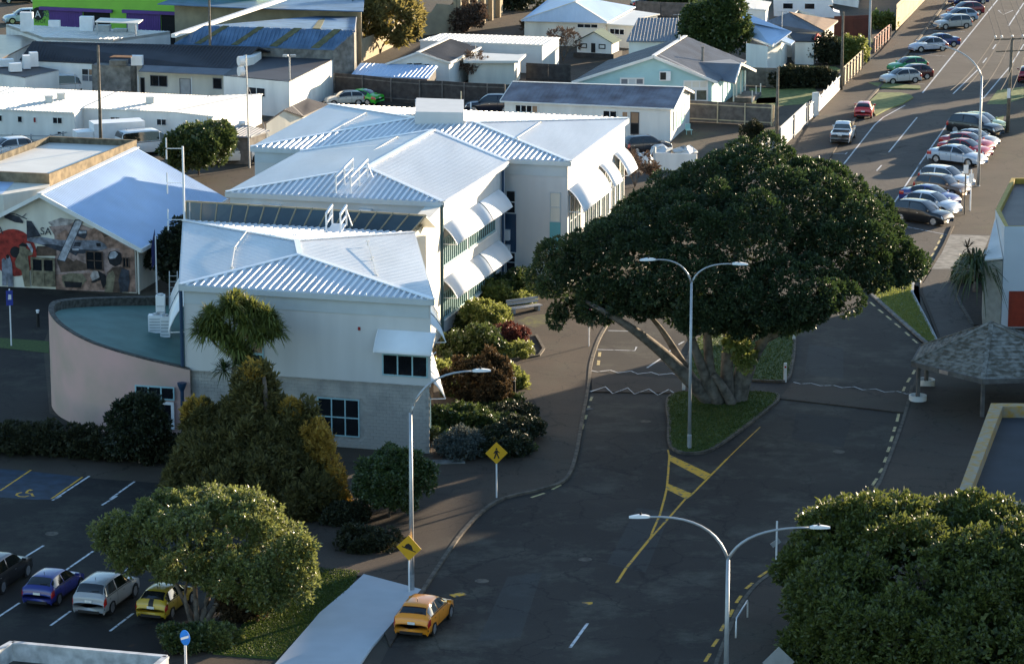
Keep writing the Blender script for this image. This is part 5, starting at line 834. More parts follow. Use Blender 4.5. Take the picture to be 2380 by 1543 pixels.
# --- dark gold conifer in front of the office
B = (-13.2, 166.6, 0); big = [((-14.08,168,6.1),(0.8,0.8,1)),((-14.03,168,4.76),(1.5,1.5,1.3)),((-15.34,168,4.03),(1.2,1.2,1)),((-13.86,167,3.32),(2.3,2.2,1.5)),((-16.99,168,4.15),(0.8,0.9,1)),((-16.23,167,2.59),(2.1,2,1.6)),((-12.87,166,2.14),(2.6,2.4,1.9)),((-11.74,167,4.05),(0.9,0.9,0.9)),((-17.2,167,1.12),(1.7,1.7,1.7)),((-14.68,165,0.97),(2.6,2.2,1.9)),((-11.42,165,0.97),(2.2,2.2,1.8)),((-13.26,164.5,-0.1),(2.6,2,1.2)),((-10.27,165,-0),(1.2,1.3,1.4))]
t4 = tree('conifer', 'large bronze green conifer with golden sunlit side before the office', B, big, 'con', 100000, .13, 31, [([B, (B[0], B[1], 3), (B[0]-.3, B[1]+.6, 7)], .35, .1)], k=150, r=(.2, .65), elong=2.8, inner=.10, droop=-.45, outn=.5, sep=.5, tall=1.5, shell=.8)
crown(t4, [((-10.63,166,3.59),(0.9,1,1.1)),((-9.89,165,1.69),(0.8,1,1.4)),((-9.3,164.5,0.14),(0.7,0.9,1.2)),((-10.38,165.6,2.97),(0.7,0.8,0.9)),((-11.96,167,4.78),(0.5,0.5,0.7)),((-14.11,168,6.7),(0.7,0.7,0.6)),((-17.22,168,4.76),(0.6,0.6,0.5))], 'gold', 16000, .10, 33, k=30, r=(.16, .34), elong=2.6, inner=.05, name='sunlit_gold_foliage', droop=-.4, outn=.45, tall=1.7, shell=.6)  # sunlit edge of the conifer, painted in as gold leaves
# --- multi-stemmed glossy tree by the car park
B = (-15.11,145.09,0); big = [((-15.05,147.5,3.52),(2.6,2.4,1.7)),((-13.25,148.5,3.98),(2.2,2.2,1.6)),((-11.47,147,3.13),(1.7,1.8,1.7)),((-17.47,148.5,3.32),(1.9,1.8,1.2)),((-19.11,149,3.39),(1.3,1.2,0.8)),((-14.64,150,4.41),(2.4,2,1)),((-16.76,150,4.41),(1.6,1.6,0.8)),((-13.03,145.5,2.51),(1.7,1.7,1.1)),((-10.69,146,2.14),(1,1.1,0.9)),((-15.81,146.5,2.85),(1.4,1.4,0.8)),((-18.48,148,2.71),(1.1,1.1,0.5)),((-11.81,145.6,1.51),(1.1,1.1,0.5)),((-14.31,146,2.46),(1.2,1.2,0.5)),((-10.43,147,2.91),(0.8,0.9,1))]
t5 = tree('glossy_tree', 'small multi-stemmed tree with glossy olive leaves beside the car park', B, big, 'oak', 70000, .095, 41,
    [([(-15.3,145.9,-0.27),(-15.65,146.5,0.45),(-16.2,147,1.38),(-16.81,148,2.38)],0.17,0.05),([(-15.2,145.9,-0.34),(-15.3,146.2,0.98),(-15.46,147,2.04),(-15.94,148,3.48)],0.17,0.05),([(-15.09,145.9,-0.34),(-14.79,146.3,0.95),(-14.41,147,2.04),(-13.84,148,3.48)],0.2,0.05),([(-14.99,145.9,-0.27),(-14.35,146,0.83),(-13.71,146,1.7),(-12.85,146,2.79)],0.17,0.05),([(-15.4,145.9,-0.27),(-15.81,146.2,1.2),(-15.66,147,2.26)],0.13,0.04)], 'bark', k=120, r=(.2, .7), elong=2.1, inner=.05, outn=.55, low=-.75, sep=.42, shell=.8)
# --- shrubs and smaller trees
def bush(name, label, base, r, m, n, size, seed, cat='shrub', group=None, k=20, rl=(.25, .5), elong=1.6, stem=True, zc=.55, **kw):
    t = thing(name, label, cat, base, group); c = (base[0], base[1], base[2]+r[2]*zc)
    rg = random.Random(seed); es = [(c, (r[0]*.7, r[1]*.7, r[2]*.66))]      # a few offset masses, so that no two bushes share an outline
    for _ in range(4): a = rg.uniform(0, 6.28); f = rg.uniform(.35, .6); es.append(((c[0]+math.cos(a)*r[0]*.5, c[1]+math.sin(a)*r[1]*.5, c[2]+rg.uniform(-.25, .28)*r[2]), (r[0]*f, r[1]*f, r[2]*f)))
    crown(t, es, m, n, size, seed, k=k, r=rl, elong=elong, low=-.6, name='foliage', **kw)
    if stem: MB().tube([base, (base[0]+.05, base[1], base[2]+r[2]*.7)], [.08, .03], 6).build('stem', 'bark', t)
    return t
bush('round_shrub', 'round glossy green shrub behind the tall street lamp', (-6.6,163.76,0), (2.3, 2.2, 2.7), 'shrub', 26000, .11, 51, k=120, rl=(.3, .65), outn=.5, zc=.75, sep=.55, shell=.5)
bush('dark_shrub', 'dark upright shrub before the glass door of the curved annex', (-21.33,175,0), (1.45, 1.5, 2.9), 'dark', 12000, .13, 52, k=40, rl=(.35, .65), zc=.65)
bush('round_tree', 'round dark tree by the blue hall roof', (-26.77,266.59,0), (2.8, 2.6, 3.0), 'shrub', 15000, .2, 53, 'tree', k=40, rl=(.5, .9), zc=.75)
bush('round_tree', 'tall round evergreen behind the pale blue villa', (21.34,331.83,0), (3.1, 3, 5.4), 'shrub', 20000, .24, 54, 'tree', k=60, rl=(.6, 1.1), zc=.6)
bush('hedge_tree', 'clipped dark tree at the top edge above the grey roof house', (18.92,375.74,0), (2.6, 2, 2.6), 'shrub', 5000, .28, 55, 'tree', k=20, rl=(.5, .9)); bush('hedge_tree', 'dark tree at the top behind the tan wall', (0.06,376.75,0), (3, 2, 3), 'dark', 5000, .28, 56, 'tree', k=20, rl=(.5, .9))
bush('topiary_ball', 'small round clipped bush in the yard by the metal gate', (21.64,283.14,0), (.75, .75, 1.3), 'hedge', 2500, .12, 57, k=14, rl=(.2, .35), zc=.75)
so = thing('sheoak_tree', 'feathery olive sheoak with slim trunks before the tan wall', 'tree', (-14.62,333.61,0))
crown(so, [((-15.91,340,3.8),(3,2.5,2.2)),((-14.27,340,4.03),(3.2,2.5,2.6)),((-12.86,340,3.44),(3,2.5,2.6)),((-12.19,341,4.26),(2.4,2,1.8)),((-14.93,342,4.96),(2.6,2,2)),((-12.72,339,2.05),(2,2,1.4)),((-16.58,339,2.87),(1.8,1.6,1.6)),((-11.34,340,2.85),(1.4,1.4,1.6)),((-13.75,342,5.31),(2.4,2,1.6))], 'sheoak', 13000, .24, 61, k=22, r=(.4, .9), elong=2.8, inner=.03, droop=.2, outn=.4, shell=.8)
trunk(so, [([(-15.06,341,-1.08),(-14.93,341,0.59),(-14.91,341,2.72)],0.22,0.08),([(-15.18,341,-0.96),(-15.64,341,0.59),(-16.09,341,2.13)],0.16,0.06),([(-14.55,340,-0.93),(-13.94,340,0.85),(-12.64,340,2.26)],0.16,0.06),([(-14.89,341,-1.08),(-14.45,341,0.94),(-13.49,341,3.31)],0.2,0.06)])
G = 'garden shrubs beside the office'
for i, (nm, lb, p, r, m, n, s) in enumerate((
    ('spreading_shrub', 'feathery yellow green shrub in front of office windows', (-1.9,209.49,0), (2.1, 2.4, 1.7), 'lime', 9000, .12), ('camellia', 'dense dark green shrub left of the red-leaved one', (-2.77,201.41,0), (2.5, 2.4, 1.7), 'shrub', 10000, .13), ('maple_shrub', 'red-leaved shrub in the sunny garden bed', (-0.51,203.75,0), (1.7, 1.6, 1.3), 'red', 7000, .11),
    ('ground_cover', 'low bright green plants at the front of the kerbed bed', (0.48,200.79,0), (1.7, 1.8, .7), 'lime', 6000, .10), ('dry_shrub', 'big dry brown shrub under the lamp arm', (-1.95,188.57,0), (2.4, 2.2, 3.1), 'brown', 16000, .12), ('lily_clump', 'pale strappy plants by the corner awning', (-4.32,195.09,0), (1.3, 1.4, .9), 'lime', 3000, .16),
    ('flax_clump', 'yellow green flax beside the bollard light', (-0.01,192.35,0), (1.0, 1.1, 1.2), 'lime', 3000, .18), ('agapanthus_bed', 'row of shiny strap-leaved plants along the wall base', (-2.8,183.15,0), (3.0, 2.0, 1.1), 'shrub', 9000, .16), ('lavender_bush', 'rounded grey lavender bush nearest the building corner', (-2.97,176.36,0), (2.4, 1.8, 1.5), 'lav', 9000, .10),
    ('dark_bush', 'dark rounded bush behind the walking sign', (-0.53,176.04,0), (2.2, 1.8, 1.5), 'dark', 9000, .11), ('dark_bush', 'low dark bush at the edge of the shaded path', (0.61,180.03,0), (1.4, 1.5, 1.1), 'dark', 5000, .11), ('dark_bush', 'shaded low plants behind the bollard light', (0.45,184.92,0), (1.7, 1.8, .8), 'dark', 5000, .11),
    ('variegated_shrub', 'pale variegated shrub under the lower awning', (-1.38,216.51,0), (1.5, 1.7, 1.4), 'lime', 5000, .14), ('tall_garden_shrub', 'leafy green shrub beside the bench', (0.1,217.96,0), (2.1, 2.0, 2.0), 'shrub', 8000, .15), ('low_garden_shrub', 'low green shrub right behind the bench', (0.52,216.51,0), (1.2, 1.2, .9), 'lime', 3000, .13))):
    bush(nm, lb, p, (r[0]*.88, r[1]*.9, r[2]*.82), m, n, s, 70+i, 'shrub', G, k=22, rl=(.15, .5) if r[2] > 1 else (.12, .35), stem=m not in ('lime',), inner=.15, shell=.7, outn=.55)
bush('flowering_hedge', 'white-flecked hedge along the foot of the window wall', (-2.66,216.99,0), (.7, 2.4, .9), 'lime', 4000, .12, 90)
for i, (lb, p, r, m) in enumerate((('low green shrub at the foot of the glossy tree', (-15.25,142.35,0), (1.6, 1.1, .8), 'shrub'), ('brown dry shrub right of the glossy tree stems', (-13.16,146.53,0), (1.3, 1.1, 1.0), 'brown'), ('small leafy shrub below the glossy tree', (-13.86,142.67,0), (1.0, .9, .7), 'oak'), ('yellowing shrub under the conifer edge', (-8.99,162.95,0), (1.2, 1.2, .8), 'hedge'), ('dark low shrub behind the lamp by the path', (-8.08,158.25,0), (2.4, 1.4, .8), 'hedge'))): bush('low_shrub', lb, p, r, m, 5000, .11, 100+i, 'shrub', None, k=22, rl=(.2, .4))
hd_ = thing('car_park_hedge', 'long shaded brown green hedge between car park and annex', 'hedge', (-24.41,175,0))
crown(hd_, [((-30.8,177.92,0.55),(1.6,1.2,0.95)),((-29.25,177.58,0.55),(1.6,1.2,0.95)),((-27.7,177.24,0.55),(1.6,1.2,0.95)),((-26.15,176.9,0.55),(1.6,1.2,0.95)),((-24.61,176.56,0.55),(1.6,1.2,0.95)),((-23.08,176.23,0.55),(1.6,1.2,0.95)),((-21.55,175.89,0.55),(1.6,1.2,0.95)),((-20.03,175.56,0.55),(1.6,1.2,0.95)),((-18.51,175.23,0.55),(1.6,1.2,0.95))], 'hedge', 26000, .12, 111, k=24, r=(.3, .55), name='foliage', low=-.2)
def bare(name, label, base, r, seed, n=3, leaf=600, m='twig'):
    """leafless shrub: forking twigs grown from the foot"""
    rng = random.Random(seed); t = thing(name, label, 'shrub', base); mb = MB()
    def grow(p, d, L, R, k):
        q = p+d*L; mb.tube([p, q], [R, R*.65], 4, False)
        if k == 0: return
        for _ in range(rng.choice((2, 3, 3))): grow(q, (d+Vector((rng.uniform(-.75, .75), rng.uniform(-.75, .75), rng.uniform(-.25, .5)))).normalized(), L*rng.uniform(.6, .85), R*.6, k-1)
    for _ in range(n): grow(Vector(base), Vector((rng.uniform(-.6, .6), rng.uniform(-.6, .6), 1)).normalized(), r*.42, .05, 5)
    mb.build('twigs', M['bark'] if m == 'twig' else LM[m], t); crown(t, [((base[0], base[1], base[2]+r*.8), (r*.8, r*.8, r*.55))], m, leaf, .12, seed, k=20, r=(.3, .6), elong=3, inner=0, name='dry_leaves', shell=.9); return t
bare('bare_shrub', 'leafless grey brown shrub in front of the cream carport', (-4.15,319.07,0), 2.3, 1, 5, 1800); bare('bare_shrub', 'leafless dark shrub left of the playhouse', (5.43,334.41,0), 2.4, 2, 5, 1500); bare('bare_shrub', 'reddish bare shrub at the back corner of the office', (10.3,261.1,0), 2.1, 3, 5, 2600); bare('bare_shrub', 'dry clump of grasses before the hipped house', (2.2,356.62,0), 1.2, 4, 4, 900, 'brown')
hx_ = thing('dry_hedge', 'long dry brown hedge behind the white wavy fence', 'hedge', (28.86,314.02,0)); crown(hx_, [((27.41,316.17,0.7),(1.3,1.2,0.95)),((28.17,316.17,0.7),(1.3,1.2,0.95)),((28.94,316.17,0.7),(1.3,1.2,0.95)),((29.71,316.17,0.7),(1.3,1.2,0.95)),((30.48,316.17,0.7),(1.3,1.2,0.95)),((31.25,316.17,0.7),(1.3,1.2,0.95))], 'hedge', 9000, .2, 121, k=16, r=(.4, .6), name='foliage')
bush('yellow_shrub', 'yellow green shrub beside the timber paling fence', (36.09,332.02,0), (1.2, 1.2, 2.2), 'lime', 3000, .2, 122, k=18, rl=(.3, .5)); bush('yellow_shrub', 'round yellow shrub behind the pink fence', (42.26,359.36,0), (1.4, 1.2, 1.4), 'lime', 2000, .25, 123, k=14, rl=(.3, .5)); bush('brown_shrub', 'rounded brown shrub against the white garage', (32.82,332.02,0), (1.8, 1.5, 2.4), 'hedge', 4000, .2, 124, k=18, rl=(.4, .6)); bush('pale_shrub', 'spiky pale shrub along the tan wall', (-5.13,357.53,0), (2.4, 1.6, 2.8), 'twig', 4000, .22, 125, k=20, rl=(.4, .7))
# --- cabbage tree in front of the office wall
B = (-16.2, 176.2, 0); ct = thing('cabbage_tree', 'cabbage tree with spiky leaf heads against the office wall', 'tree', B)
heads = [(-17.24,176,8.37),(-16.2,176.2,8.91),(-15.13,176.6,8.74),(-14.21,176.4,8.28),(-16.78,175.6,7.58),(-15.43,175.6,8.09),(-14.56,175.4,7.5),(-15.91,175.3,6.9),(-17.68,176,7.62),(-13.81,176.2,7.57),(-15.89,177,9.03)]
rng = np.random.default_rng(3)
def spikes(parent, heads, n, L, wd, m, seed, up=.25, name='crown', down=.35):
    rng = np.random.default_rng(seed); out = []
    for hp in heads:
        d = unit(rng.normal(size=(n, 3))+np.array([0, 0, up])); d[:, 2] = np.where(d[:, 2] < -.5, -d[:, 2], d[:, 2]); ln = L*(.7+.5*rng.random((n, 1))); p = np.tile(np.array(hp), (n, 1)); s = unit(np.cross(d, np.array([0, 0, 1.])+rng.normal(size=(n, 3))*.05))*wd
        mid = p+d*ln*.6; tip = p+d*ln+np.array([0, 0, -1])*ln*down*(.3+rng.random((n, 1)))
        out += [np.stack([p-s*.5, p+s*.5, mid+s, mid-s], 1), np.stack([mid-s, mid+s, tip+s*.15, tip-s*.15], 1)]
    return quads(name, np.concatenate(out), LM[m], parent)
spikes(ct, heads+[(a[0]+.35, a[1]-.3, a[2]-.15) for a in heads], 300, 1.0, .042, 'cab', 4); spikes(ct, [(-16.45,175.5,5.34),(-15.44,175.2,5.66),(-14.97,175.6,6.07)], 160, .9, .03, 'shrub', 6, name='low_crown')
fork = (-15.85,175.8,5.9); lims = [([B, (B[0]+.1, B[1]-.2, 2.2), fork], .2, .14)]
for hp in heads: f = Vector(fork); q = Vector(hp); lims.append(([f, f.lerp(q, .5)+Vector((0, 0, -.15)), q], .09, .05))
trunk(ct, lims, 'bark_pale', n=6)
# --- nikau-like palm at right
B = (32.92,219.69,0); pm = thing('palm', 'ragged palm beside the sage pier of the corner building', 'palm', B); hp = (31.48,210,3.81); spikes(pm, [hp], 160, 2.3, .06, 'shrub', 9, .5, down=.8); spikes(pm, [(30.84,210,5.32)], 20, .8, .06, 'brown', 10, name='dead_frond'); trunk(pm, [([B, (B[0], B[1], 1.5), hp], .22, .16)], 'bark'); bush('palm_undergrowth', 'green plants at the foot of the palm', (33.11,222.96,0), (1.2, 1.2, 1.4), 'shrub', 3500, .16, 131, k=18, rl=(.3, .5))
# --- lawns
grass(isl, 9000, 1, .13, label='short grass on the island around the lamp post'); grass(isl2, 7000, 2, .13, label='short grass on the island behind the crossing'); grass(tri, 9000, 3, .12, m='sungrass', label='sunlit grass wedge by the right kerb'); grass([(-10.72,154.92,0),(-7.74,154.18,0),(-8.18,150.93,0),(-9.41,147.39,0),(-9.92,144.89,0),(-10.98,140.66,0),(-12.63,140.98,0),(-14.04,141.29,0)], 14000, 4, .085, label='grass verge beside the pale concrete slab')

for i, (p, r) in enumerate((((61, 318, 0), 3.2), ((57, 303, 0), 2.6), ((72, 340, 0), 3.6))):
    bush('street_tree', ('leafy tree beyond the right edge of the street', 'smaller tree beyond the right edge of the street', 'tall tree far beyond the right edge of the street')[i], p, (r, r, 6.5), 'shrub', 7000, .3, 140+i, 'tree', k=40, rl=(.5, 1.0))

gcv = thing('garden_ground_cover', 'mixed low planting between the office shrubs', 'plants', (-2.07,181.75,0), G)
crown(gcv, [((-3.95,201.2,0.25),(1.1,1.3,0.35)),((-1.28,200.37,0.25),(1.1,1.3,0.35)),((-3.4,197.9,0.25),(1.1,1.3,0.35)),((-0.87,196.28,0.25),(1.1,1.3,0.35)),((-3.29,190.82,0.25),(1.1,1.3,0.35)),((-1.2,186.73,0.25),(1.1,1.3,0.35)),((-0.29,188.57,0.25),(1.1,1.3,0.35)),((-4.1,184.92,0.25),(1.1,1.3,0.35)),((-0.82,182.8,0.25),(1.1,1.3,0.35)),((0.26,182.8,0.25),(1.1,1.3,0.35)),((-4,180.03,0.25),(1.1,1.3,0.35)),((-1.77,178.35,0.25),(1.1,1.3,0.35)),((0.43,177.35,0.25),(1.1,1.3,0.35)),((-1.12,206.37,0.25),(1.1,1.3,0.35)),((-3.29,209.49,0.25),(1.1,1.3,0.35))], 'shrub', 14000, .11, 171, k=16, r=(.12, .32), name='foliage', shell=.8, outn=.5)
# ------------------------------------------------------------------ vehicles
def pmat(c): 
    k = 'car_paint_%d_%d_%d' % tuple(int(v*255) for v in c)
    if k not in M: M[k] = paint(k, c)
    return k
M['tyre'] = mat('tyre', (.016, .016, .017), .85, .2, 4); M['rim'] = mat('alloy_rim', (.45, .46, .48), .3, .1, 3, .7, .5)
M['tail'] = mat('tail_light', (.42, .012, .012), .15, .1, 2, 0, .6, coat=.5); M['head'] = mat('head_light', (.72, .74, .76), .1, .1, 2, .2, .6, coat=.5); M['plate'] = mat('number_plate', (.72, .72, .68), .5, .1, 4); M['car_glass'] = mat('car_glass', (.010, .012, .014), .05, .2, 1, 0, .7, coat=.5)
# stations from tail to nose: x fraction, shoulder height, top height, half width at shoulder, half width of the top (in car heights / widths)
PROF = {
 'hatch': [(0, .42, .46, .90, .80), (.012, .60, .64, .96, .84), (.035, .66, .72, .98, .80), (.10, .66, .86, .99, .70), (.175, .66, .965, 1, .67), (.34, .655, 1, 1, .67), (.52, .65, .98, 1, .67), (.63, .635, .84, 1, .71), (.735, .61, .645, .99, .78), (.86, .56, .60, .97, .74), (.955, .47, .50, .93, .70), (.99, .36, .39, .86, .66), (1, .30, .31, .80, .6)],
 'sedan': [(0, .45, .49, .88, .78), (.012, .62, .66, .94, .80), (.05, .66, .71, .97, .78), (.15, .67, .735, .99, .72), (.26, .67, .93, 1, .68), (.38, .665, 1, 1, .66), (.54, .66, .98, 1, .67), (.645, .64, .84, 1, .71), (.745, .615, .66, .99, .78), (.87, .57, .61, .97, .74), (.955, .48, .51, .93, .70), (.99, .37, .40, .86, .66), (1, .31, .32, .80, .6)],
 'suv': [(0, .40, .44, .92, .84), (.010, .58, .62, .97, .88), (.028, .62, .68, .985, .86), (.075, .62, .86, .99, .78), (.125, .62, .965, 1, .74), (.34, .62, 1, 1, .73), (.54, .615, .98, 1, .73), (.64, .605, .84, 1, .76), (.735, .59, .635, .99, .80), (.86, .56, .60, .97, .78), (.955, .49, .52, .94, .74), (.99, .38, .41, .88, .7), (1, .32, .33, .82, .64)],
 'van': [(0, .35, .38, .94, .90), (.008, .52, .56, .99, .93), (.02, .55, .70, 1, .90), (.045, .55, .90, 1, .85), (.075, .55, .985, 1, .82), (.34, .55, 1, 1, .82), (.66, .55, .99, 1, .82), (.76, .54, .84, 1, .82), (.87, .50, .55, .99, .84), (.93, .46, .49, .97, .82), (.97, .40, .43, .95, .80), (.99, .33, .36, .90, .76), (1, .28, .29, .86, .7)],
 'beetle': [(0, .36, .40, .80, .66), (.02, .50, .56, .88, .66), (.07, .56, .68, .93, .66), (.17, .60, .84, .96, .64), (.27, .62, .95, .98, .64), (.42, .62, 1, .98, .64), (.55, .62, .96, .98, .64), (.65, .60, .82, .97, .66), (.745, .57, .62, .96, .68), (.86, .52, .57, .93, .66), (.95, .43, .47, .88, .6), (.985, .34, .37, .80, .55), (1, .28, .30, .74, .5)],
 'ute': [(0, .50, .52, .92, .86), (.006, .60, .615, .96, .90), (.02, .61, .625, .97, .90), (.14, .61, .625, .98, .90), (.315, .61, .625, .985, .90), (.345, .60, .92, 1, .72), (.42, .60, 1, 1, .70), (.56, .60, .98, 1, .70), (.655, .59, .82, 1, .75), (.74, .58, .62, .99, .80), (.87, .55, .58, .97, .80), (.965, .48, .50, .94, .76), (1, .34, .35, .86, .7)]}
DIM = {'hatch': (4.15, 1.74, 1.49), 'sedan': (4.65, 1.79, 1.45), 'suv': (4.6, 1.81, 1.68), 'van': (4.85, 1.75, 2.0), 'beetle': (4.1, 1.72, 1.5), 'ute': (5.2, 1.83, 1.80)}
WIN = {'hatch': (2.35, 3.85, 6.05, 7.95, 2.9, 5.1), 'sedan': (3.25, 4.85, 6.05, 7.95, 3.7, 5.6), 'suv': (2.35, 3.85, 6.05, 7.95, 2.7, 5.0), 'van': (2.3, 3.8, 6.1, 7.9, 3.1, 6.2), 'beetle': (2.4, 3.9, 6.0, 7.95, 3.0, 5.2), 'ute': (4.25, 4.95, 7.05, 8.95, 5.15, 6.5)}
def car(label, loc, head, kind, colour, scale=1., group=None, stripe=False, name=None, cat='car', spoiler=False, glass='car_glass'):
    L, W, H = (v*scale for v in DIM[kind]); pr = PROF[kind]; ns = len(pr)
    nm = name or {'hatch': 'hatchback', 'sedan': 'sedan_car', 'suv': 'estate_car', 'van': 'van', 'beetle': 'rounded_car', 'ute': 'pickup_truck'}[kind]
    t = bpy.data.objects.new(nm, None); COL.objects.link(t); t.location = loc; t.rotation_euler.z = math.radians(head); tag(t, label, cat, group)
    low = .19
    def sec(i):
        xf, zb, zt, wb, wt = pr[i]; x = (xf-.5)*L; zb *= H; zt *= H; wb *= W/2; wt *= W/2; zl = low+(.10 if i in (0, ns-1) else 0)
        hf = [(wb*.90, zl), (wb*.985, zl+.16), (wb, zl+(zb-zl)*.62), (wb*.975, zb), (wt, max(zt-.045, zb+.004)), (wt*.72, zt), (0, zt+.012)]
        return [Vector((x, y, z)) for y, z in hf]+[Vector((x, -y, z)) for y, z in hf[-2::-1]]
    S = [sec(i) for i in range(ns)]; nt = len(S[0])
    def P(s, u):
        i = min(int(s), ns-2); f = s-i; j = min(int(u), nt-2); g = u-j
        def col(k):
            a, b, c, d = (S[min(max(i+q, 0), ns-1)][k] for q in (-1, 0, 1, 2))
            r = .5*((2*b)+(c-a)*f+(2*a-5*b+4*c-d)*f*f+(3*b-a-3*c+d)*f**3); r.x = b.x+(c.x-b.x)*f; return r*.6+(b.lerp(c, f))*.4
        return col(j).lerp(col(j+1), g)
    def patch(name, s0, s1, u0, u1, m, off=.012, n=6, k=5, par=t):
        v = []; f = []
        for a in range(n+1):
            for b in range(k+1):
                s = s0+(s1-s0)*a/n; u = u0+(u1-u0)*b/k; e = .04
                q = P(s, u); ds = P(min(s+e, ns-1.001), u)-P(max(s-e, 0), u); du = P(s, min(u+e, nt-1.001))-P(s, max(u-e, 0)); nn = ds.cross(du)
                if nn.length > 0: nn.normalize()
                if nn.dot(Vector((q.x*.35, q.y, q.z-.5*H))) < 0: nn = -nn
                v.append(q+nn*off)
        for a in range(n):
            for b in range(k): w = a*(k+1)+b; f.append((w, w+1, w+k+2, w+k+1))
        me = bpy.data.meshes.new(name); me.from_pydata(v, [], f); me.update(); return link(name, me, m, par, True)
    v = []; f = []; sub = 3; NS = (ns-1)*sub+1
    for a in range(NS): v += [P(a/sub, b) if b < nt-1 else P(a/sub, nt-1.0001) for b in range(nt)]
    for a in range(NS-1):
        for b in range(nt-1): w = a*nt+b; f.append((w, w+nt, w+nt+1, w+1))
    f += [tuple(range(nt-1, -1, -1)), tuple((NS-1)*nt+b for b in range(nt))]
    me = bpy.data.meshes.new('body'); me.from_pydata(v, [], f); me.update(); body = link('body', me, pmat(colour), t, True)
    r0, r1, w0, w1, sd0, sdm = WIN[kind]
    patch('rear_window', r0, r1, 4.15, 7.85, glass, .014); patch('windscreen', w0, w1, 4.12, 7.88, glass, .014)
    for u0, u1 in ((3.1, 3.93), (8.9, 8.07)):
        patch('side_window', sd0, sdm-.06, u0, u1, glass, .012); patch('side_window', sdm+.06, w1-.15, u0, u1, glass, .012)
    for u0, u1 in ((1.95, 3.2), (10.05, 8.8)): patch('tail_light', .35, 2.5 if kind not in ('ute', 'van') else 1.6, u0, u1, 'tail', .014, 3, 3); patch('head_light', ns-3.0, ns-2.1, u0+.45 if u0 < 5 else u0-.45, u1, 'head', .012, 3, 3)
    for u0, u1 in ((.9, 3.05), (11.1, 8.95)):
        for ss in (sd0+.25, sdm, w1-.35): patch('door_seam', ss, ss+.035, u0, u1, 'black', .006, 1, 4)
        patch('window_trim', sd0, w1-.1, u1-.08 if u1 < 5 else u1+.08, u1 if u1 < 5 else u1, 'black', .010, 6, 1)
    for u0, u1 in ((.02, .85), (11.98, 11.15)): patch('sill', .6, ns-1.6, u0, u1, 'black', .008, 8, 2)
    rx = -L/2
    MB().box((0, 0, 0), (.03, .36, .12)).build('number_plate', 'plate', t).location = (rx-.012, 0, H*.47)
    if kind == 'ute':
        MB().prism([(rx+.1, -W*.40), (rx+L*.30, -W*.40), (rx+L*.30, W*.40), (rx+.1, W*.40)], H*.63, H*.64).build('tray', 'dark', t); MB().box((rx-.05, 0, .38), (.14, W*.85, .16)).build('bumper', 'black', t)
    else:
        MB().box((rx+.02, 0, .24), (.1, W*.62, .13)).build('bumper', 'black', t)
    for u in (2.55, 9.45):
        for ss in (sd0+1.3, sdm+.75): patch('door_handle', ss, ss+.16, u, u+.12, 'black' if sum(colour) > .2 else 'rim', .02, 1, 1)
    MB().bar((0, 0, 0), (.02, -.38, .03), .025).build('rear_wiper', 'black', t).location = P(r0+.15, 6.2)+Vector((-.03, 0, .02))
    MB().tube([(0, 0, 0), (-.06, 0, .16)], .012, 5).build('roof_aerial', 'black', t).location = P(4.4 if kind != 'ute' else 6.2, 6)
    patch('rear_trim', .25, .75, 1.2, 1.75, 'black', .010, 2, 2); patch('rear_trim', .25, .75, 10.8, 10.25, 'black', .010, 2, 2)
    if stripe: patch('racing_stripe', .5, 2.3, 5.75, 6.25, 'black', .016, 4, 2)
    if spoiler: patch('spoiler', 3.4, 4.2, 4.2, 7.8, pmat(colour), .05)
    R = .315*scale*(1.12 if kind in ('suv', 'ute') else 1.)
    for xx in (-.5+.195, .5-.185):
        for sy in (1, -1):
            o = MB(); y0 = sy*(W/2-.20); n = 18
            for yy, rr in ((y0, R), (y0+sy*.215, R), (y0+sy*.215, R*.70)): o.v += [(rr*math.cos(2*math.pi*q/n), yy, rr*math.sin(2*math.pi*q/n)) for q in range(n)]
            for i in range(2):
                for q in range(n): o.f.append((i*n+q, i*n+(q+1) % n, (i+1)*n+(q+1) % n, (i+1)*n+q))
            o.f.append(tuple(range(n))); me = bpy.data.meshes.new('wheel'); me.from_pydata(o.v, [], o.f); me.update(); w = link('wheel', me, 'tyre', t); w.location = (xx*L, 0, R)
            me = bpy.data.meshes.new('rim'); rv = [(0, y0+sy*.205, 0)]+[(R*.70*(1 if q % 2 else .96)*math.cos(2*math.pi*q/20), y0+sy*(.212 if (q//2) % 2 else .20), R*.70*math.sin(2*math.pi*q/20)) for q in range(20)]
            me.from_pydata(rv, [], [(0, 1+q, 1+(q+1) % 20) for q in range(20)]); link('rim', me, 'rim', w)
            me = bpy.data.meshes.new('wheel_arch'); ya = sy*(W/2*.992+.004); me.from_pydata([(xx*L+R*1.17*math.cos(2*math.pi*q/20), ya, R+R*1.17*math.sin(2*math.pi*q/20)) for q in range(20)], [], [tuple(range(20))]); link('wheel_arch', me, 'dark', t)
    for sy in (1, -1): MB().box((0, 0, 0), (.12, .2, .13)).build('wing_mirror', pmat(colour), t).location = (L*(pr[8][0]-.5)-.15, sy*(W/2+.05), H*.63)
    return t
hd0 = 74.2; q = (-3.42,145.5,0); cs, sn = math.cos(math.radians(hd0)), math.sin(math.radians(hd0))
car('orange hatchback parked at the kerb beside the pale concrete slab', (q[0]-sn*.82, q[1]+cs*.82, 0), hd0, 'hatch', (.88, .29, .008), 1.05, spoiler=True)
hb = 73.3; CP = 'cars parked in the lower car park'
def bay(label, p, kind, col, sc=1., **kw):
    """p: ground point under the middle of the rear bumper"""
    L = DIM[kind][0]*sc; a = math.radians(hb); return car(label, (p[0]+math.cos(a)*L/2, p[1]+math.sin(a)*L/2, .006), hb, kind, col, sc, CP, **kw)
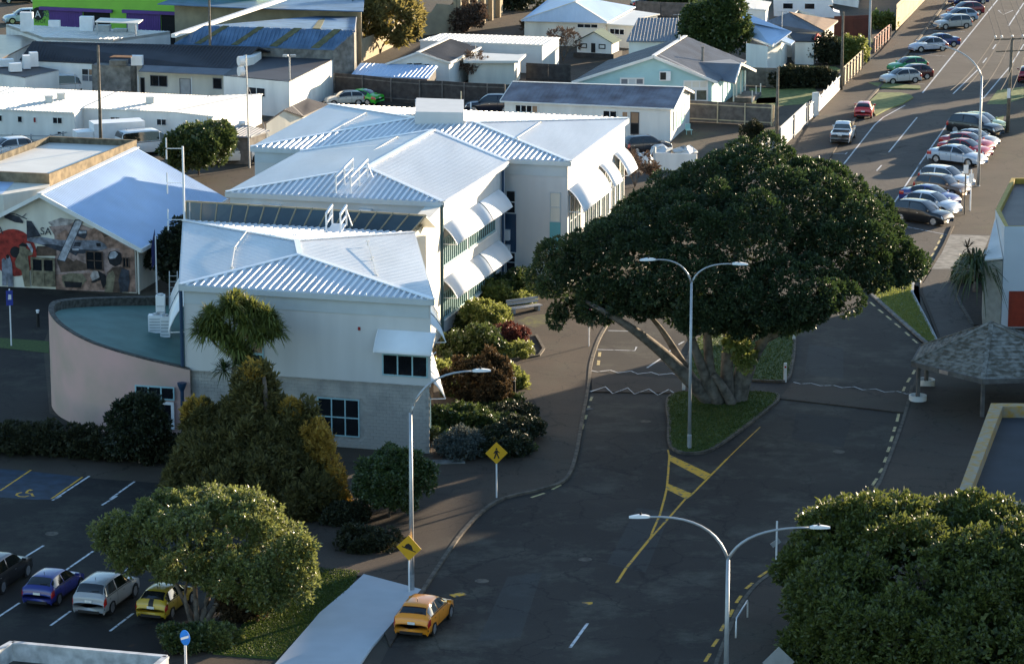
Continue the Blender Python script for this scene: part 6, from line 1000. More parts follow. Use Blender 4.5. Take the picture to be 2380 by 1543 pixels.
bay('silver estate car parked between the blue hatchback and yellow hatchback', (-20.59,146.83,0), 'suv', (.36, .37, .38), .98); bay('deep blue hatchback parked beside the silver estate', (-23.32,148.32,0), 'hatch', (.018, .028, .20), .98); bay('yellow hatchback with a black rear stripe parked by the tree', (-17.5,146.21,0), 'hatch', (.50, .33, .02), .95, stripe=True); bay('black estate car cut off by the left edge', (-26.44,150.05,0), 'suv', (.010, .010, .011))
# street, left side
hs = 75.6
def along(label, p, head, kind, col, sc=1., grp=None, **kw): return car(label, p, head, kind, col, sc, grp, **kw)
along('white pickup truck parked nose-on along the street', (30.09,284.31,0), hs+2, 'ute', (.72, .73, .74), 1., name='pickup_truck', cat='pickup'); along('small red hatchback parked ahead of the white pickup', (33.52,298.14,0), hs+4, 'hatch', (.55, .03, .03), .98)
SL = 'cars parked on the left of the street'; ha = 205
for lb, p, k, c, sc in (('silver hatchback nearest on the left of the street', (39.42,318.93,0), 'hatch', (.50, .50, .49), .95), ('maroon hatchback between silver and green cars', (40.89,321.43,0), 'hatch', (.08, .015, .018), .98), ('bright green hatchback behind the maroon one', (41.12,326.95,0), 'hatch', (.03, .30, .08), .95), ('silver rounded beetle-shaped car on the left of the street', (45.17,341.79,0), 'beetle', (.50, .50, .56), 1.), ('dark blue coupe behind the rounded silver car', (46.71,345,0), 'sedan', (.025, .04, .16), .96),
    ('champagne hatchback further up on the left', (50.31,360.1,0), 'suv', (.44, .42, .38), .9), ('pale blue hatchback beyond the champagne one', (51.79,365.94,0), 'hatch', (.30, .38, .48), 1.), ('red hatchback beyond the pale blue one', (53.36,371.76,0), 'hatch', (.22, .02, .03), 1.), ('navy car at the very top of the street', (55.17,381.87,0), 'sedan', (.015, .03, .12), 1.)): car(lb, p, ha-3, k, c, sc*1.05, SL)
car('red car at the right edge of the street', (52.57,320.54,0), 80, 'hatch', (.28, .012, .03), 1.05)
SR = 'cars parked on the right of the street'; hr = -38
for lb, p, k, c, sc in (('yellow green hatchback furthest on the right row', (43.64,290.3,0), 'hatch', (.42, .46, .10), 1.), ('black estate car next to the yellow green hatchback', (42.59,287.58,0), 'suv', (.012, .012, .013), 1.05), ('grey silver sedan behind two red sedans', (41.7,281.99,0), 'sedan', (.34, .36, .38), .92), ('red sedan with a rear wing', (40.7,279.41,0), 'sedan', (.38, .02, .03), 1.), ('second red sedan beside the silver one', (40.07,276.32,0), 'sedan', (.40, .02, .025), .98), ('pale silver sedan nearest of the upper right row', (38.87,272.48,0), 'sedan', (.42, .48, .55), 1.05),
    ('white hatchback furthest of the lower right row', (36.47,261.6,0), 'suv', (.62, .66, .70), .95), ('bronze estate car beside the white hatchback', (35.58,257.66,0), 'suv', (.16, .10, .06), .95), ('violet blue sedan behind the pale hatchback', (34.09,253.83,0), 'sedan', (.04, .05, .20), 1.), ('pale blue hatchback next to the black one', (33.79,250.11,0), 'hatch', (.48, .56, .64), 1.05), ('black hatchback nearest of the lower right row', (32.49,246.04,0), 'suv', (.014, .012, .012), .98)): car(lb, p, hr, k, c, sc*1.06, SR)
# yards at left and middle
car('white patrol car with blue and yellow side blocks at left edge', (-44.63,275.77,0), 215, 'suv', (.72, .74, .76), 1.02); car('white van parked before the long white building', (-32.47,277.16,0), 28, 'van', (.70, .72, .72), 1.12, name='van', cat='van'); car('white pickup with canopy behind the round dark tree', (-23.91,273.03,0), 8, 'suv', (.72, .72, .70), 1.12, name='canopy_pickup', cat='pickup'); car('white van roof behind the dazzling white roof', (-44.3,311.2,0), 15, 'van', (.70, .72, .72), 1.05, name='van', cat='van')
car('bright green sedan by the dark fence', (-14.82,305.71,0), 150, 'sedan', (.04, .42, .03), 1.); car('silver hatchback in front of the green sedan', (-16.26,304.7,0), 195, 'hatch', (.46, .46, .42), .95); car('dark blue car behind the office roof by the white block', (-2.14,300.4,0), 180, 'suv', (.012, .015, .03), 1.05); car('pale blue car by the lime workshop', (-56.51,364.79,0), 200, 'suv', (.40, .50, .60), 1.); car('dark car at the top beyond the hipped house', (16.52,377.26,0), 10, 'sedan', (.03, .04, .05), 1.); car('dark car stored behind the bin enclosure', (12.01,278,0), 20, 'suv', (.03, .03, .035), .95); car('dark car at the top left corner', (-59.64,383.43,0), 190, 'sedan', (.012, .014, .02), 1.)
# box truck
bt = thing('box_truck', 'white box truck body before the long white building', 'truck', (-35.19,278.84,0)); p = (-35.19,278.84,0); MB().box((p[0], p[1], .7), (4.6, 2.1, 2.0), .35).build('cargo_box', 'white_steel', bt); MB().box((p[0]-2.9, p[1]-1.05, .5), (1.5, 1.9, 1.5), .35).build('cab', 'white_steel', bt)
for dx in (-1.4, 1.4):
    for dy in (-.95, .95): MB().tube([(p[0]+dx*.94-dy*.34-.0, p[1]+dx*.34+dy*.94-.1, .4), (p[0]+dx*.94-dy*.34, p[1]+dx*.34+dy*.94+.1, .4)], .4, 12).build('wheel', 'tyre', bt)
# motorhome
mh = thing('motorhome', 'long white motorhome behind the brown roofed house', 'motorhome', (34.06,366.89,0)); p = Vector((34.06,366.89,0)); x = MB()
prof = [(-3.6, .6), (-3.7, 2.6), (-3.3, 3.0), (1.2, 3.05), (2.3, 2.95), (3.1, 2.5), (3.2, 2.1), (2.7, 1.9), (3.4, 1.2), (4.0, 1.05), (4.1, .5)]; ca, sa = math.cos(-.08), math.sin(-.08)
v = [(p.x+a*ca-b*sa, p.y+a*sa+b*ca, z) for b in (-1.15, 1.15) for a, z in prof]; k = len(prof); x.add(v, [tuple(range(k)), tuple(range(2*k-1, k-1, -1))]+[(i, k+i, k+(i+1) % k, (i+1) % k) for i in range(k)]); x.build('body', 'white_steel', mh)
for a in (-2, .5): MB().box((p.x+a*ca+1.16*sa, p.y+a*sa-1.16*ca, 1.5), (1.1, .04, .6), -.08).build('window', 'glass', mh)
MB().box((p.x+2.75, p.y-.3, 1.2), (.9, 2.0, .65), -.08).build('cab_window', 'car_glass', mh)
# ------------------------------------------------------------------ street furniture, poles, signs, fences
def arc(p, a, b, bow, n=10):
    """curved arm: up out of p, bending over to b"""
    P0, P1, P2 = Vector(p), Vector(a), Vector(b); return [(1-t)**2*P0+2*t*(1-t)*P1+t*t*P2 for t in [i/n for i in range(n+1)]]
def lamp_head(par, p, d, name='lamp_head'):
    a = math.atan2(d[1], d[0]); m = MB(); q = Vector(p); u = Vector((math.cos(a), math.sin(a), 0)); s = Vector((-u.y, u.x, 0))
    pr = [(-.05, .06, .06), (.12, .13, .10), (.45, .15, .11), (.72, .12, .07), (.86, .07, .04)]
    v = []
    for x, w, h in pr: c = q+u*x; v += [c-s*w+Vector((0, 0, -.03)), c-s*w*.7+Vector((0, 0, h)), c+s*w*.7+Vector((0, 0, h)), c+s*w+Vector((0, 0, -.03))]
    f = [(4*i+j, 4*i+(j+1) % 4, 4*i+4+(j+1) % 4, 4*i+4+j) for i in range(len(pr)-1) for j in range(4)]+[(3, 2, 1, 0), tuple(4*(len(pr)-1)+j for j in range(4))]
    h = m.add(v, f).build(name, 'white_steel', par); MB().lathe((q.x+u.x*.35, q.y+u.y*.35, q.z+.1), [(.05, 0), (.05, .1), (.02, .12)], 8).build('photocell', 'black', h)
def street_lamp(label, base, hj, arms, r=.11, group='street lamps'):
    """hj: height where the arms leave; arms: list of (dx, dy, dz) to the lamp heads"""
    t = thing('street_lamp', label, 'street lamp', base, group); b = Vector(base)
    MB().tube([b, b+Vector((0, 0, hj*.5)), b+Vector((0, 0, hj))], [r, r*.8, r*.6], 12).build('pole', 'galv', t, True); MB().lathe(b, [(.19, 0), (.19, .05), (.13, .06), (.13, .9), (.10, .95)], 12).build('pole_base', 'galv', t)
    for a in arms:
        tip = b+Vector((a[0], a[1], hj+a[2])); pts = arc(b+Vector((0, 0, hj-.1)), b+Vector((a[0]*.18, a[1]*.18, hj+a[2]*1.05)), tip, 0); MB().tube(pts, [r*.55-(r*.2)*i/10 for i in range(11)], 10).build('arm', 'galv', t, True); lamp_head(t, tip, a)
    return t
street_lamp('double-armed street lamp on the grass island before the great tree', (10.31,177.81,0), 9.99, [(-2.15, -.3, 1.35), (2.35, -.3, 1.1)])
street_lamp('double-armed street lamp nearest the bottom edge', (9.58, 134.5, 0), 6.89, [(-3.55, -.1, 1.9), (3.65, .1, 1.35)], .13)
street_lamp('tall single-armed street lamp on the pale slab beside the orange car', (-5,150.95,0), 9.21, [(3.1, .5, 2.0)], .13)
street_lamp('street lamp with long curved arm beside the right row of cars', (39.12,261.6,0), 9.3, [(-4.2, 3.5, 2.2)], .14)
# wooden and steel poles
def pole(label, base, top, r=.13, m='wood_pole', name='utility_pole', lean=0., cat='pole'):
    t = thing(name, label, cat, base, 'utility poles'); MB().tube([base, (base[0]+lean, base[1], top)], [r, r*.7], 10).build('shaft', m, t, True); return t
for lb, (p, z), m in (('thick weathered pole standing behind the flat pale roof', ((-35.98,273.57,0),10.18), 'wood_pole'), ('tall slim wooden pole before the depot veranda', ((-29.84,311.2,0),9.85), 'wood_pole'), ('dark pole beside the sliding metal gate', ((23.54,278.28,0),7.57), 'wood_pole'), ('wooden pole at the end of the white wavy fence', ((32.91,313.67,0),7.87), 'wood_pole'), ('pale concrete pole beside the pink fence', ((37.9,334.01,0),7.02), 'concrete'), ('short pale post behind the office roof box', ((-4.85,298.46,0),2.3), 'fence_lt'), ('stubby white post behind the office roof box', ((-3.92,298.46,0),1.28), 'white_steel')): pole(lb, p, z, .16 if z > 4 else .08, m)
PPB = Vector((45.71,288.78,0)); pw = thing('power_pole', 'wooden power pole with crossarm and wires beside the right pavement', 'pole', PPB, 'utility poles'); pz = 8.84
MB().tube([PPB, PPB+Vector((.15, 0, pz))], [.19, .13], 10).build('shaft', 'wood_pole', pw, True); ca = PPB+Vector((.15, 0, pz-.2)); MB().bar(ca+Vector((-1.7, -.4, 0)), ca+Vector((1.7, .4, 0)), .14, .14).build('crossarm', 'wood_pole', pw); MB().bar(ca+Vector((-1.5, -.4, -1.1)), ca+Vector((1.5, .4, -1.1)), .12, .12).build('crossarm', 'wood_pole', pw)
for k in (-1.6, -1.0, 0, 1.0, 1.6): MB().lathe(ca+Vector((k, k*.23, .08)), [(.05, 0), (.11, .08), (.11, .2), (.05, .28)], 8).build('insulator', 'white_steel', pw)
MB().box(PPB+Vector((-.02, -.2, 3.2)), (.3, .06, .9)).build('notice', 'white_steel', pw)
lp = Vector((39.12,261.6,0))+Vector((0, 0, 8.100000000000001)); 
wires = []
for i, k in enumerate((-1.6, -1.0, 0, 1.0, 1.6)):
    for far in (Vector((62, 430, 10.5)), Vector(lp)+Vector((k*.6, 0, 0))):
        a = ca+Vector((k, k*.23, .3)); pts = [a.lerp(far+Vector((k, 0, 0)), t/12)-Vector((0, 0, 4*(t/12)*(1-t/12)*(1.2 if far.z > 10 else .5))) for t in range(13)]
        w = thing('power_wire', 'thin power wires slung from the crossarm pole', 'wire', a, 'power wires'); MB().tube(pts, .028, 5).build('strand', 'fence_dk', w)
# radio mast with drums, aerial on the office, cabbage side ladder
rm = thing('radio_mast', 'slim lattice radio mast with white drum dishes left of the office', 'mast', (-22.73,270.18,0)); b = Vector((-22.73,270.18,0)); MB().tube([b, b+Vector((-.1, 0, 9.85))], [.09, .05], 8).build('shaft', 'galv', rm)
for z, s in ((9.33, .42), (8.44, .42), (3.94, .22)):
    MB().tube([b+Vector((-.75, -.25, z)), b+Vector((-.35, -.05, z))], [s, s], 14).build('dish', 'white_steel', rm); MB().bar(b+Vector((-.4, 0, z)), b+Vector((0, 0, z)), .05).build('bracket', 'galv', rm)
for d in ((3, -2), (2.4, 3)): MB().tube([b+Vector((-.1, 0, 7.387499999999999)), b+Vector((d[0], d[1], 0))], .015, 4).build('guy_wire', 'galv', rm)
ar = thing('aerial_mast', 'white aerial mast with dipole pairs at the left roof corner', 'aerial', (-21.11,199.95,8.6)); b = Vector((-21.06,199.85,7.5)); az = 14.05
MB().tube([b, (b.x, b.y, az)], .07, 8).build('shaft', 'white_steel', ar)
for z in (13.91, 11.67, 9.28):
    MB().bar((b.x, b.y, z), (b.x-1.05, b.y, z), .04).build('boom', 'white_steel', ar)
    for s in (.06, -.7): MB().tube([(b.x-1.05, b.y, z+s), (b.x-1.05, b.y, z+s+.62)], .05, 6).build('dipole', 'white_steel', ar)
MB().tube([(b.x+.35, b.y, 8.9), (b.x+.35, b.y, 10.4)], .04, 6).build('whip', 'galv', ar)
# plant on the annex roof: units, cable drum, ladder
pz0 = 4.5
for k, (lbl, q, s) in enumerate((('tall white air conditioning unit on the annex roof edge', (-21.61,190,5.17), (.55, .5, 2.3)), ('low white unit with fan on the annex roof', (-21.88,189.6,5.26), (.9, .6, 1.1)), ('second low unit beside the annex ladder', (-21.23,189,5.27), (.6, .6, 1.3)))):
    t = thing('air_conditioner', lbl, 'air conditioner', (q[0], q[1], zp(q[0])-.45), 'units on the annex roof'); MB().box((q[0], q[1], zp(q[0])-.45), s).build('casing', 'white_steel', t); MB().lathe((q[0], q[1], zp(q[0])-.45+s[2]), [(.2, 0), (.2, .08), (.05, .08)], 10).build('fan', 'galv', t)
    for j in range(5): MB().box((q[0], q[1]-s[1]/2-.02, zp(q[0])-.3+j*s[2]*.16), (s[0]*.8, .03, .05)).build('louvre', 'galv', t)
ld = thing('roof_ladder', 'steel ladder against the hall side wall', 'ladder', (-21.5,196,4.78)); q = Vector((-21.5,196,4.78)); q.z = 4.0
for s in (-.25, .25): MB().bar(q+Vector((s, 0, 0)), q+Vector((s, .6, 2.6)), .05).build('stile', 'galv', ld)
for k in range(7): MB().bar(q+Vector((-.25, .6*k/7, .2+.35*k)), q+Vector((.25, .6*k/7, .2+.35*k)), .035).build('rung', 'galv', ld)
fgp = (-25.27,220.05,0); fg = thing('flagpole', 'white flagpole with a furled dark flag beside the hall', 'flagpole', fgp); MB().tube([fgp, (fgp[0], fgp[1], 4.15)], [.07, .04], 8).build('pole', 'white_steel', fg)
MB().slab([(fgp[0]-.05, fgp[1], 4.6), (fgp[0]-.3, fgp[1]-.1, 3.4), (fgp[0]-.3, fgp[1]-.1, 1.8), (fgp[0]-.04, fgp[1], 2.2)], (.02, .04, 0)).build('flag', mat('flag_cloth', (.02, .025, .10), .8), fg)
dv_ = thing('cypress', 'narrow black cypress between the hall and annex', 'tree', (-25.04,220.77,0)); q = (-25.04,220.77,0); crown(dv_, [((q[0]+.5, q[1]+1, 2.2), (1.2, 1.2, 2.2)), ((q[0]+1.6, q[1]+1.5, 2.6), (1.1, 1.2, 2.6))], 'dark', 7000, .14, 201, k=20, r=(.3, .6))
MB().tube([(q[0]+.5, q[1]+1, 0), (q[0]+.5, q[1]+1, 3)], .1, 6).build('trunk', 'bark', dv_)
# signs
SY = mat('sign_yellow', (.74, .38, .012), .5, .06, 2); SB = mat('sign_black', (.012, .012, .012), .6)
def plate(par, pts, c, ux, th=.02, name='sign_plate', m=None, off=0.):
    """flat plate: pts (u,v) about centre c; ux horizontal unit vector"""
    ux = Vector(ux).normalized(); nn = Vector((ux.y, -ux.x, 0)); c = Vector(c)+nn*off; v = [c+ux*a+Vector((0, 0, b)) for a, b in pts]
    return MB().slab(v, tuple(-nn*th)).build(name, m, par)
def post(par, b, z, r=.045, m='white_steel', name='post'): return MB().tube([b, (b[0], b[1], z)], r, 8).build(name, m, par)
def diamond(label, base, zc, sz, ux, fig=None, pole_=True, back=False):
    t = thing('warning_sign', label, 'sign', base, 'diamond warning signs')
    if pole_: post(t, base, zc+.2)
    c = (base[0], base[1]-.07, zc); pl_ = plate(t, [(0, -sz), (sz, 0), (0, sz), (-sz, 0)], c, ux, .02, 'sign_plate', 'galv' if back else SY)
    for f in fig or []: plate(t, [(a*sz, b*sz) for a, b in f], c, ux, .006, 'symbol', SB, .012)
    return t
man = [[(-.06, .30), (.06, .30), (.08, .42), (0, .48), (-.08, .42)], [(-.12, .26), (.12, .26), (.10, -.08), (-.10, -.08)], [(-.10, -.06), (.02, -.06), (-.14, -.5), (-.26, -.48)], [(0, -.06), (.11, -.06), (.28, -.46), (.16, -.5)], [(.10, .24), (.30, .04), (.26, -.02), (.08, .12)], [(-.12, .24), (-.28, -.02), (-.22, -.06), (-.06, .1)]]
diamond('yellow diamond sign with a walking figure by the kerb', (-0.85,167.49,0), 2.65, .62, (1, .1, 0), man)
hump = [[(-.55, .12), (.55, -.22), (.55, -.30), (-.55, .04)], [(-.34, .06), (-.22, .28), (0, .36), (.22, .20), (.34, -.14)]]
sgb = (-5.12,150.64999999999998,0); diamond('yellow diamond sign with a road hump on the tall lamp', sgb, 2.4, .66, (1, -.35, 0), hump, True)
bd = diamond('grey back of a diamond sign at the bottom edge', (12.24,138.22,0), 0.74, .75, (1, .1, 0), None, True, True)
bsn = thing('direction_sign', 'round blue sign with a white bar at bottom left', 'sign', (-14.82,136.62,0)); post(bsn, (-14.82,136.62,0), 2.27, .06); c = (-14.82,136.54,2.47)
plate(bsn, [(.30*math.cos(k/12*math.pi), .36*math.sin(k/12*math.pi)) for k in range(24)], c, (.8, -.6, 0), .03, 'sign_disc', mat('sign_blue', (.02, .22, .75), .4)); plate(bsn, [(-.24, -.16), (.24, .04), (.24, .16), (-.24, -.04)], c, (.8, -.6, 0), .006, 'white_bar', 'white_steel', .012)
pk = thing('parking_sign', 'blue wheelchair parking sign on a pale post by the hall', 'sign', (-33.13,203.85,0)); z_ = 3.25; post(pk, (-33.13,203.85,0), z_+.6, .05); plate(pk, [(-.22, -.5), (.22, -.5), (.22, .5), (-.22, .5)], (-33.13,203.78,3.25), (1, .2, 0), .02, 'sign_plate', mat('park_blue', (.03, .05, .30), .5)); plate(pk, [(-.1, -.1), (.12, -.1), (.12, .22), (-.06, .25)], (-33.13,203.78,3.25), (1, .2, 0), .006, 'symbol', 'white_steel', .012)
rs_ = thing('parking_meter_sign', 'pink topped parking sign on a white post by the left kerb', 'sign', (5.08,203.39,0)); post(rs_, (5.08,203.39,0), 2.5799999999999996, .05); plate(rs_, [(-.15, .1), (.15, .1), (.15, .52), (-.15, .52)], (5.08,203.32999999999998,2.28), (1, .3, 0), .02, 'pink_plate', mat('pink_plate', (.75, .05, .30), .5)); plate(rs_, [(-.15, -.5), (.15, -.5), (.15, .08), (-.15, .08)], (5.08,203.32999999999998,2.28), (1, .3, 0), .02, 'sign_plate', 'navy')
kp = thing('sign_post', 'tall thin white post with small bracket by the right kerb', 'sign', (13.39,153.59,0)); post(kp, (13.39,153.59,0), 2.89, .05); MB().bar((13.14,153.59,1.59), (13.540000000000001,153.59,1.8900000000000001), .04, .25).build('bracket', 'galv', kp)
for lb, p, z, m in (('brown parking post with white plate by the lower car row', (36.25,249.19,0), 4.33, 'wood_pole'), ('pale parking post right of the brown one', (36.93,250.8,0), 3.34, 'white_steel')):
    t = thing('parking_post', lb, 'sign', p); post(t, p, z, .06, m); plate(t, [(-.2, -.4), (.2, -.4), (.2, .3), (-.2, .3)], (p[0], p[1]-.08, z-.6), (1, .2, 0), .02, 'sign_plate', 'white_steel')
# hand rail, bollards, posts
hr_ = thing('hand_rail', 'bent white tubular handrail by the lower right kerb', 'railing', (10.66,143.54,0)); a = Vector((10.66,143.54,0)); b = Vector((11.44,146.63,0)); up_ = Vector((0, 0, 1.0)); MB().tube([a, a+up_*.9, a+up_*1.05+(b-a)*.04, b+up_*.98-(b-a)*.03, b+up_*.9, b], .045, 8).build('rail', 'white_steel', hr_, True)
for i, (lb, p, z) in enumerate((('white marker post left of the great tree trunk', (10.72,191.73,0), 0.97), ('white marker post by the second crossing', (17.24,193.97,0), 1.25), ('white marker post behind the great tree', (18.78,205.26,0), 0.74))): t = thing('marker_post', lb, 'post', p, 'white marker posts'); MB().box(p, (.18, .12, z), .1).build('post', 'white_steel', t); MB().box((p[0], p[1]-.065, z*.75), (.12, .012, .12), .1).build('reflector', 'tail', t)
for lb, p, z in (('black bollard light beside the yellow green flax', (0.11,190.44,0), .95), ('black bollard light on the grass by the annex', (-32.17,209.42,0), .95)): t = thing('bollard_light', lb, 'bollard', p, 'black bollard lights'); MB().lathe(p, [(.11, 0), (.11, z)], 12).build('post', 'black', t); MB().lathe((p[0], p[1], z+.002), [(.09, 0), (.09, .14), (.13, .15), (.12, .22), (.03, .25)], 12).build('lamp_cap', 'white_steel', t)
for lb, p in (('teal bollard nearest the left edge above the hedge', (-29.73,180.93,0)), ('teal bollard in the yard before the curved wall', (-27.65,179.95,0))): t = thing('bollard', lb, 'bollard', p, 'teal bollards'); MB().lathe(p, [(.1, 0), (.1, .9), (.06, .97)], 10).build('post', 'teal', t)
sheet('grass_patch', [(-34.69,206.21,0),(-30.82,205.1,0),(-30.33,201.7,0),(-34.24,203.39,0)], .02, 'grass', kind='structure')
# bench
bn = thing('bench', 'pale concrete bench in the garden bed edge', 'bench', (0.88,213.65,0)); q = (0.88,213.65,0); rz = .55
for k in range(3): MB().box((q[0]-math.sin(rz)*(-.2+.2*k), q[1]+math.cos(rz)*(-.2+.2*k), .42), (2.6, .17, .06), rz).build('seat_slat', 'concrete', bn)
for k in range(2): MB().box((q[0]-math.sin(rz)*.34, q[1]+math.cos(rz)*.34, .6+.22*k), (2.6, .05, .17), rz).build('back_slat', 'concrete', bn)
for s in (-1, 1): MB().box((q[0]+math.cos(rz)*s, q[1]+math.sin(rz)*s, 0), (.15, .6, .42), rz).build('leg', 'concrete', bn)
sheet('planting_bed', [(-4.82,209.49,0),(-3.62,210.86,0),(-0.32,211.78,0),(1.52,208.59,0),(2.07,202.05,0),(1.76,200.37,0),(-0.89,198.92,0),(-4.39,198.72,0)], .112, 'soil', pave); kerb([(-0.5,199.13,0),(1.76,200.58,0),(2.09,202.47,0),(1.61,206.37,0)], .18, .2, 'kerb'); sheet('planting_bed', [(-5.05,197.9,0),(-0.5,198.72,0),(0.84,192.35,0),(1.65,187.09,0),(1.32,180.03,0),(0.95,176.04,0),(-4.52,175.71,0)], .112, 'soil', pave); MB().box((-3.85,174.74,0), (2.3, .8, .16), .1).build('concrete_step', 'concrete_old', None, label='small concrete step at the foot of the building corner', cat='step')
sheet('mossy_patch', [(-0.11,209.95,0),(1.13,212.25,0),(3.12,213.18,0),(2.87,210.4,0),(1.32,208.59,0)], .106, mat('moss', (.11, .11, .025), .9, c2=(.055, .045, .03), scale=3), pave)
# ------------------------------------------------------------------ fences
def fence(name, label, pts, hgt, m, postm=None, step=2.4, panel=True, rails=2, paling=0., z0=0., cat='fence', wavy=0., slat=None):
    t = thing(name, label, cat, pts[0]); n = 0; O = org(t); shared = {}
    for i in range(len(pts)-1):
        a, b = Vector((*pts[i][:2], z0)), Vector((*pts[i+1][:2], z0)); L = (b-a).length; d = (b-a)/L; k = max(1, round(L/step)); nn = Vector((d.y, -d.x, 0))
        if postm:
            for j in range(k+(i == len(pts)-2)):
                q = a+d*(L*j/k); MB().box((q.x+nn.x*.09, q.y+nn.y*.09, z0), (.12, .12, hgt), math.atan2(d.y, d.x)).build('post', postm, t)
        for r in range(rails): z = z0+hgt*(.15+.7*r/max(1, rails-1)); MB().bar(a+nn*.05+Vector((0, 0, z)), b+nn*.05+Vector((0, 0, z)), .05, .1).build('rail', postm or m, t)
        if panel:
            for j in range(k): wallbox(MB(), a, b, L*j/k+.01, L*(j+1)/k-.01, z0+.03, z0+hgt, -.03, .02).build('panel', m, t)
        if paling:
            c = int(L/paling)
            for j in range(c):
                hh = hgt*(1-wavy*abs(math.sin(j/c*math.pi*5))) if wavy else hgt; key = round(hh, 2)
                if key not in shared:
                    bx_ = MB().prism([(0, -.015), (paling*.82, -.015), (paling*.82, .015), (0, .015)], 0, hh); me = bpy.data.meshes.new('paling'); me.from_pydata(bx_.v, [], bx_.f); me.materials.append(M[m]); shared[key] = me
                o = bpy.data.objects.new('paling', shared[key]); COL.objects.link(o); o.parent = t; q = a+d*(j*paling); o.location = (q.x-O.x, q.y-O.y, z0+.02-O.z); o.rotation_euler.z = math.atan2(d.y, d.x)
    return t
fence('white_fence', 'white fence with a wavy top along the street', [(28.05,295.58,0),(29.43,300.4,0),(32.84,314.02,0)], 1.75, 'white_wall', None, 2, False, 2, .16, wavy=.32); MB().box((28.82,297.81,0), (.6, .3, 2.3), .6).build('letter_box', 'white_wall', None, label='white letter box block in the wavy fence', cat='letter box')
fence('paling_fence', 'weathered timber paling fence above the white wavy one', [(33.35,316.17,0),(36.48,328.11,0)], 2.0, 'fence_lt', 'fence', 2.2, False, 2, .34)
fence('sliding_gate', 'grey metal sliding gate at the yard entrance', [(23.85,278.84,0),(27.49,292.76,0)], 2.1, 'galv', 'galv', 6, False, 2, .15, cat='gate'); fence('sliding_gate', 'short metal gate leaf nearest the great tree', [(21.65,273.57,0),(23.24,278.56,0)], 1.9, 'galv', 'galv', 3, False, 2, .15, cat='gate')
fence('yard_fence', 'grey panelled yard fence behind the white block', [(16.56,294.95,0),(19.32,294.01,0),(21.81,293.08,0),(24.35,292.27,0),(23.51,292.76,0),(24.28,292.14,0)], 2.0, 'fence', 'fence_lt', 2.9); fence('garden_fence', 'grey garden fence behind the villa lawn', [(23.74,316.89,0),(26.58,316.17,0),(25.51,315.81,0),(26.88,315.09,0)], 1.9, 'fence', None, 2.4)
fence('dark_fence', 'long dark timber fence behind the green sedan', [(-17.51,310.16,0),(-14.64,308.78,0),(-11.78,306.73,0),(-8.97,305.37,0),(-6.73,305.04,0),(-4.6,304.03,0),(-2.37,303.37,0),(-0.69,303.03,0)], 2.3, 'fence_dk', 'fence', 2.6); fence('back_fence', 'plain dark fence behind the bare shrubs', [(1.43,320.54,0),(5.96,319.07,0)], 1.8, 'fence_dk', None, 2.4)
M['dkgreen'] = mat('dark_green_paint', (.010, .055, .025), .6); M['pinkbrick'] = mat('pink_fence', (.38, .19, .15), .85, .2, 2); M['redroof'] = mat('rust_red_fence', (.09, .030, .022), .8, .2, 1)
fence('green_fence', 'dark green fence before the pale pole', [(33.61,340.95,0),(36.1,337.65,0),(37.84,333.77,0)], 1.9, 'dkgreen', None, 2.); fence('pink_fence', 'pinkish timber fence beside the pavement', [(39.02,339.71,0),(40.46,345.17,0),(42.05,350.8,0)], 1.7, 'pinkbrick', 'fence', 2., False, 2, .3); fence('concrete_wall_fence', 'tall pale concrete panel wall up the street', [(43.59,357.99,0),(46.83,370.78,0),(50.83,387.13,0),(54.47,402.63,0)], 3.0, 'tan', None, 3.); fence('red_fence', 'long dark red fence behind the small lawn', [(35.82,350.8,0),(37.99,351.24,0),(40.14,351.95,0)], 2.6, 'redroof', None, 3.); fence('top_fence', 'grey fence at the top beside the hipped house', [(14.61,371.76,0),(17.37,370.29,0),(21.28,369.31,0)], 1.7, 'fence', 'fence', 2.8); fence('timber_fence', 'pale timber screen before the hipped house', [(6.8,355.53,0),(10.66,354.99,0)], 1.5, 'fence_lt', None, 2.); fence('pipe_fence', 'low grey pipe railing by the patrol car', [(-46.63,281.7,0),(-41.54,281.12,0),(-39.72,284.31,0)], 1.1, 'galv', 'galv', 1.6, False, 3)
for q, nm in (([(23.28,303.37,0),(24.54,303.37,0),(28.49,305.04,0),(30.47,312.61,0),(30.34,315.81,0),(23.82,315.09,0)],'l'), ([(28.21,331.23,0),(33.94,330.05,0),(34.32,328.11,0),(33.48,324.28,0),(27.97,324.28,0)],'l'), ([(24.12,308.78,0),(26.04,309.47,0),(25.73,305.71,0),(23.75,305.37,0)],'l')): sheet('lawn', q, .02, 'lawn', kind='structure')
sheet('lawn', [(35.64,350.8,0),(40.14,351.95,0),(39.85,347.75,0),(38.37,343.47,0),(35,344.32,0)], .02, 'lawn', kind='structure')
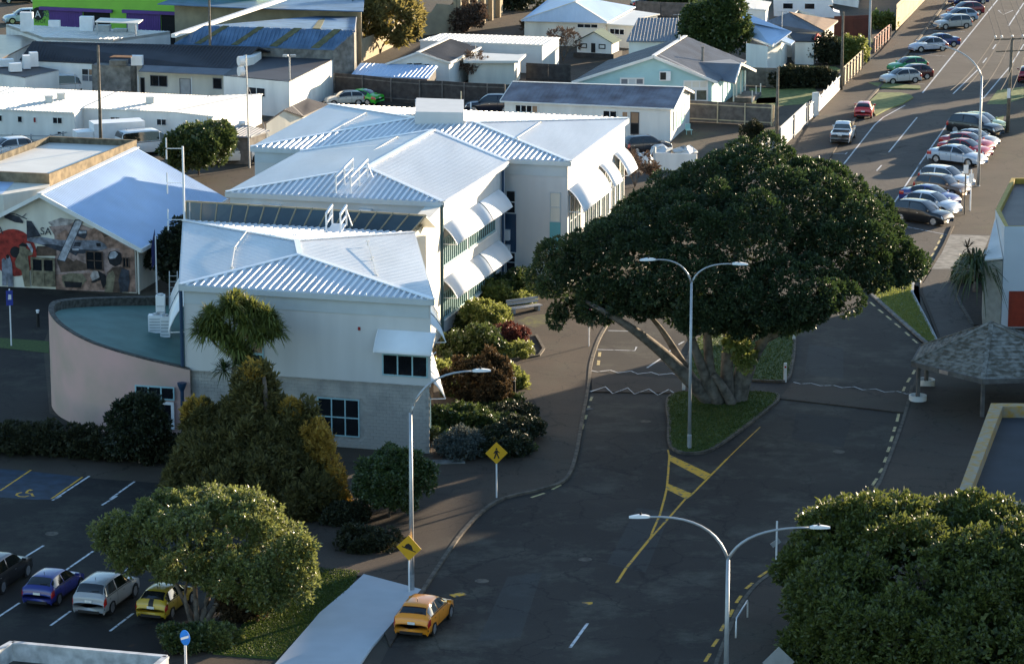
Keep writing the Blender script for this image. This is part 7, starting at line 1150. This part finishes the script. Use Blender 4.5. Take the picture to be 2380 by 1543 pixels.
# yard clutter
ch = thing('garden_chair', 'pale green plastic chair beside the white block', 'chair', (16.26,287.58,0)); q = (16.26,287.58,0); MB().box((q[0], q[1], .4), (.55, .5, .05), .4).build('seat', 'teal', ch); MB().box((q[0]-.1, q[1]+.25, .45), (.5, .06, .5), .4).build('backrest', 'teal', ch)
for dx in (-.22, .22):
    for dy in (-.2, .2): MB().box((q[0]+dx, q[1]+dy, 0), (.05, .05, .4)).build('leg', 'teal', ch)
pa = thing('pallet_stack', 'wooden pallets stacked by the dark fence', 'pallet', (-6.59,303.37,0)); q = (-6.59,303.37,0)
for k in range(3): MB().box((q[0], q[1], k*.16), (1.6, 1.0, .12), .1).build('pallet', 'fence_lt', pa)
for lb, p, s, m in (('pinkish rug hung on the dark fence', (-8.74,306.73,0), (1.3, .15, 1.1), 'pinkbrick'), ('small pinkish box by the dark fence', (-7.07,306.73,0), (.5, .3, .9), 'pinkbrick'), ('white bucket on the ground by the dark fence', (-9.21,304.7,0), (.4, .4, .5), 'white_steel'), ('yellow bin beside the block store of the depot', (-41.96,314.02,0), (1.1, .9, 1.4), 'mark_y')):
    t = thing({'p': 'hung_rug', 's': 'storage_box', 'w': 'bucket', 'y': 'yellow_bin'}[lb[0]], lb, {'p': 'rug', 's': 'box', 'w': 'bucket', 'y': 'bin'}[lb[0]], p); MB().box(p, s, .1).build('body', m, t); MB().box((p[0], p[1], s[2]+.002), (s[0]*1.04, s[1]*1.06, .05), .1).build('rim', m, t)
for i, (lb, x0) in enumerate((('white wheelie bin left in the enclosure', 1140), ('white wrapped bundle in the enclosure', 1300), ('white wrapped bundle at the right end of enclosure', 1540))):
    p = [(11.3,272.48,0),(13.09,276.32,0),(15.31,276.32,0)][i]; t = thing('wrapped_bundle', lb, 'bundle', p); lm = MB().lathe(p, [(.9, 0), (1.1, .3), (.9, .6), (.6, .8), (.2, .85)], 9); lm.v = [(a[0]+random.uniform(-.25, .25), a[1]+random.uniform(-.25, .25), max(0, a[2]+random.uniform(-.2, .15))) for a in lm.v]; lm.build('wrapping', 'fascia', t)

# television aerials and yard lines on the houses
for lb, p, z in (('television aerial on the grey roof house', (17.57,333.6,3.6), 3.6), ('television aerial on the brown hip house', (28.59,333.95,3.9), 3.9), ('television aerial on the dark gable cottage', (-3.69,317.5,2.9), 2.6)):
    t = thing('tv_aerial', lb, 'aerial', p, 'house aerials'); MB().tube([(p[0], p[1], z-.3), (p[0], p[1], z+1.5)], .04, 5).build('mast', 'galv', t); MB().bar((p[0]-.5, p[1], z+1.4), (p[0]+.5, p[1]+.1, z+1.4), .04).build('boom', 'galv', t)
    for k in range(5): MB().bar((p[0]-.45+.22*k, p[1]-.3, z+1.4), (p[0]-.45+.22*k, p[1]+.3, z+1.4), .025).build('element', 'galv', t)
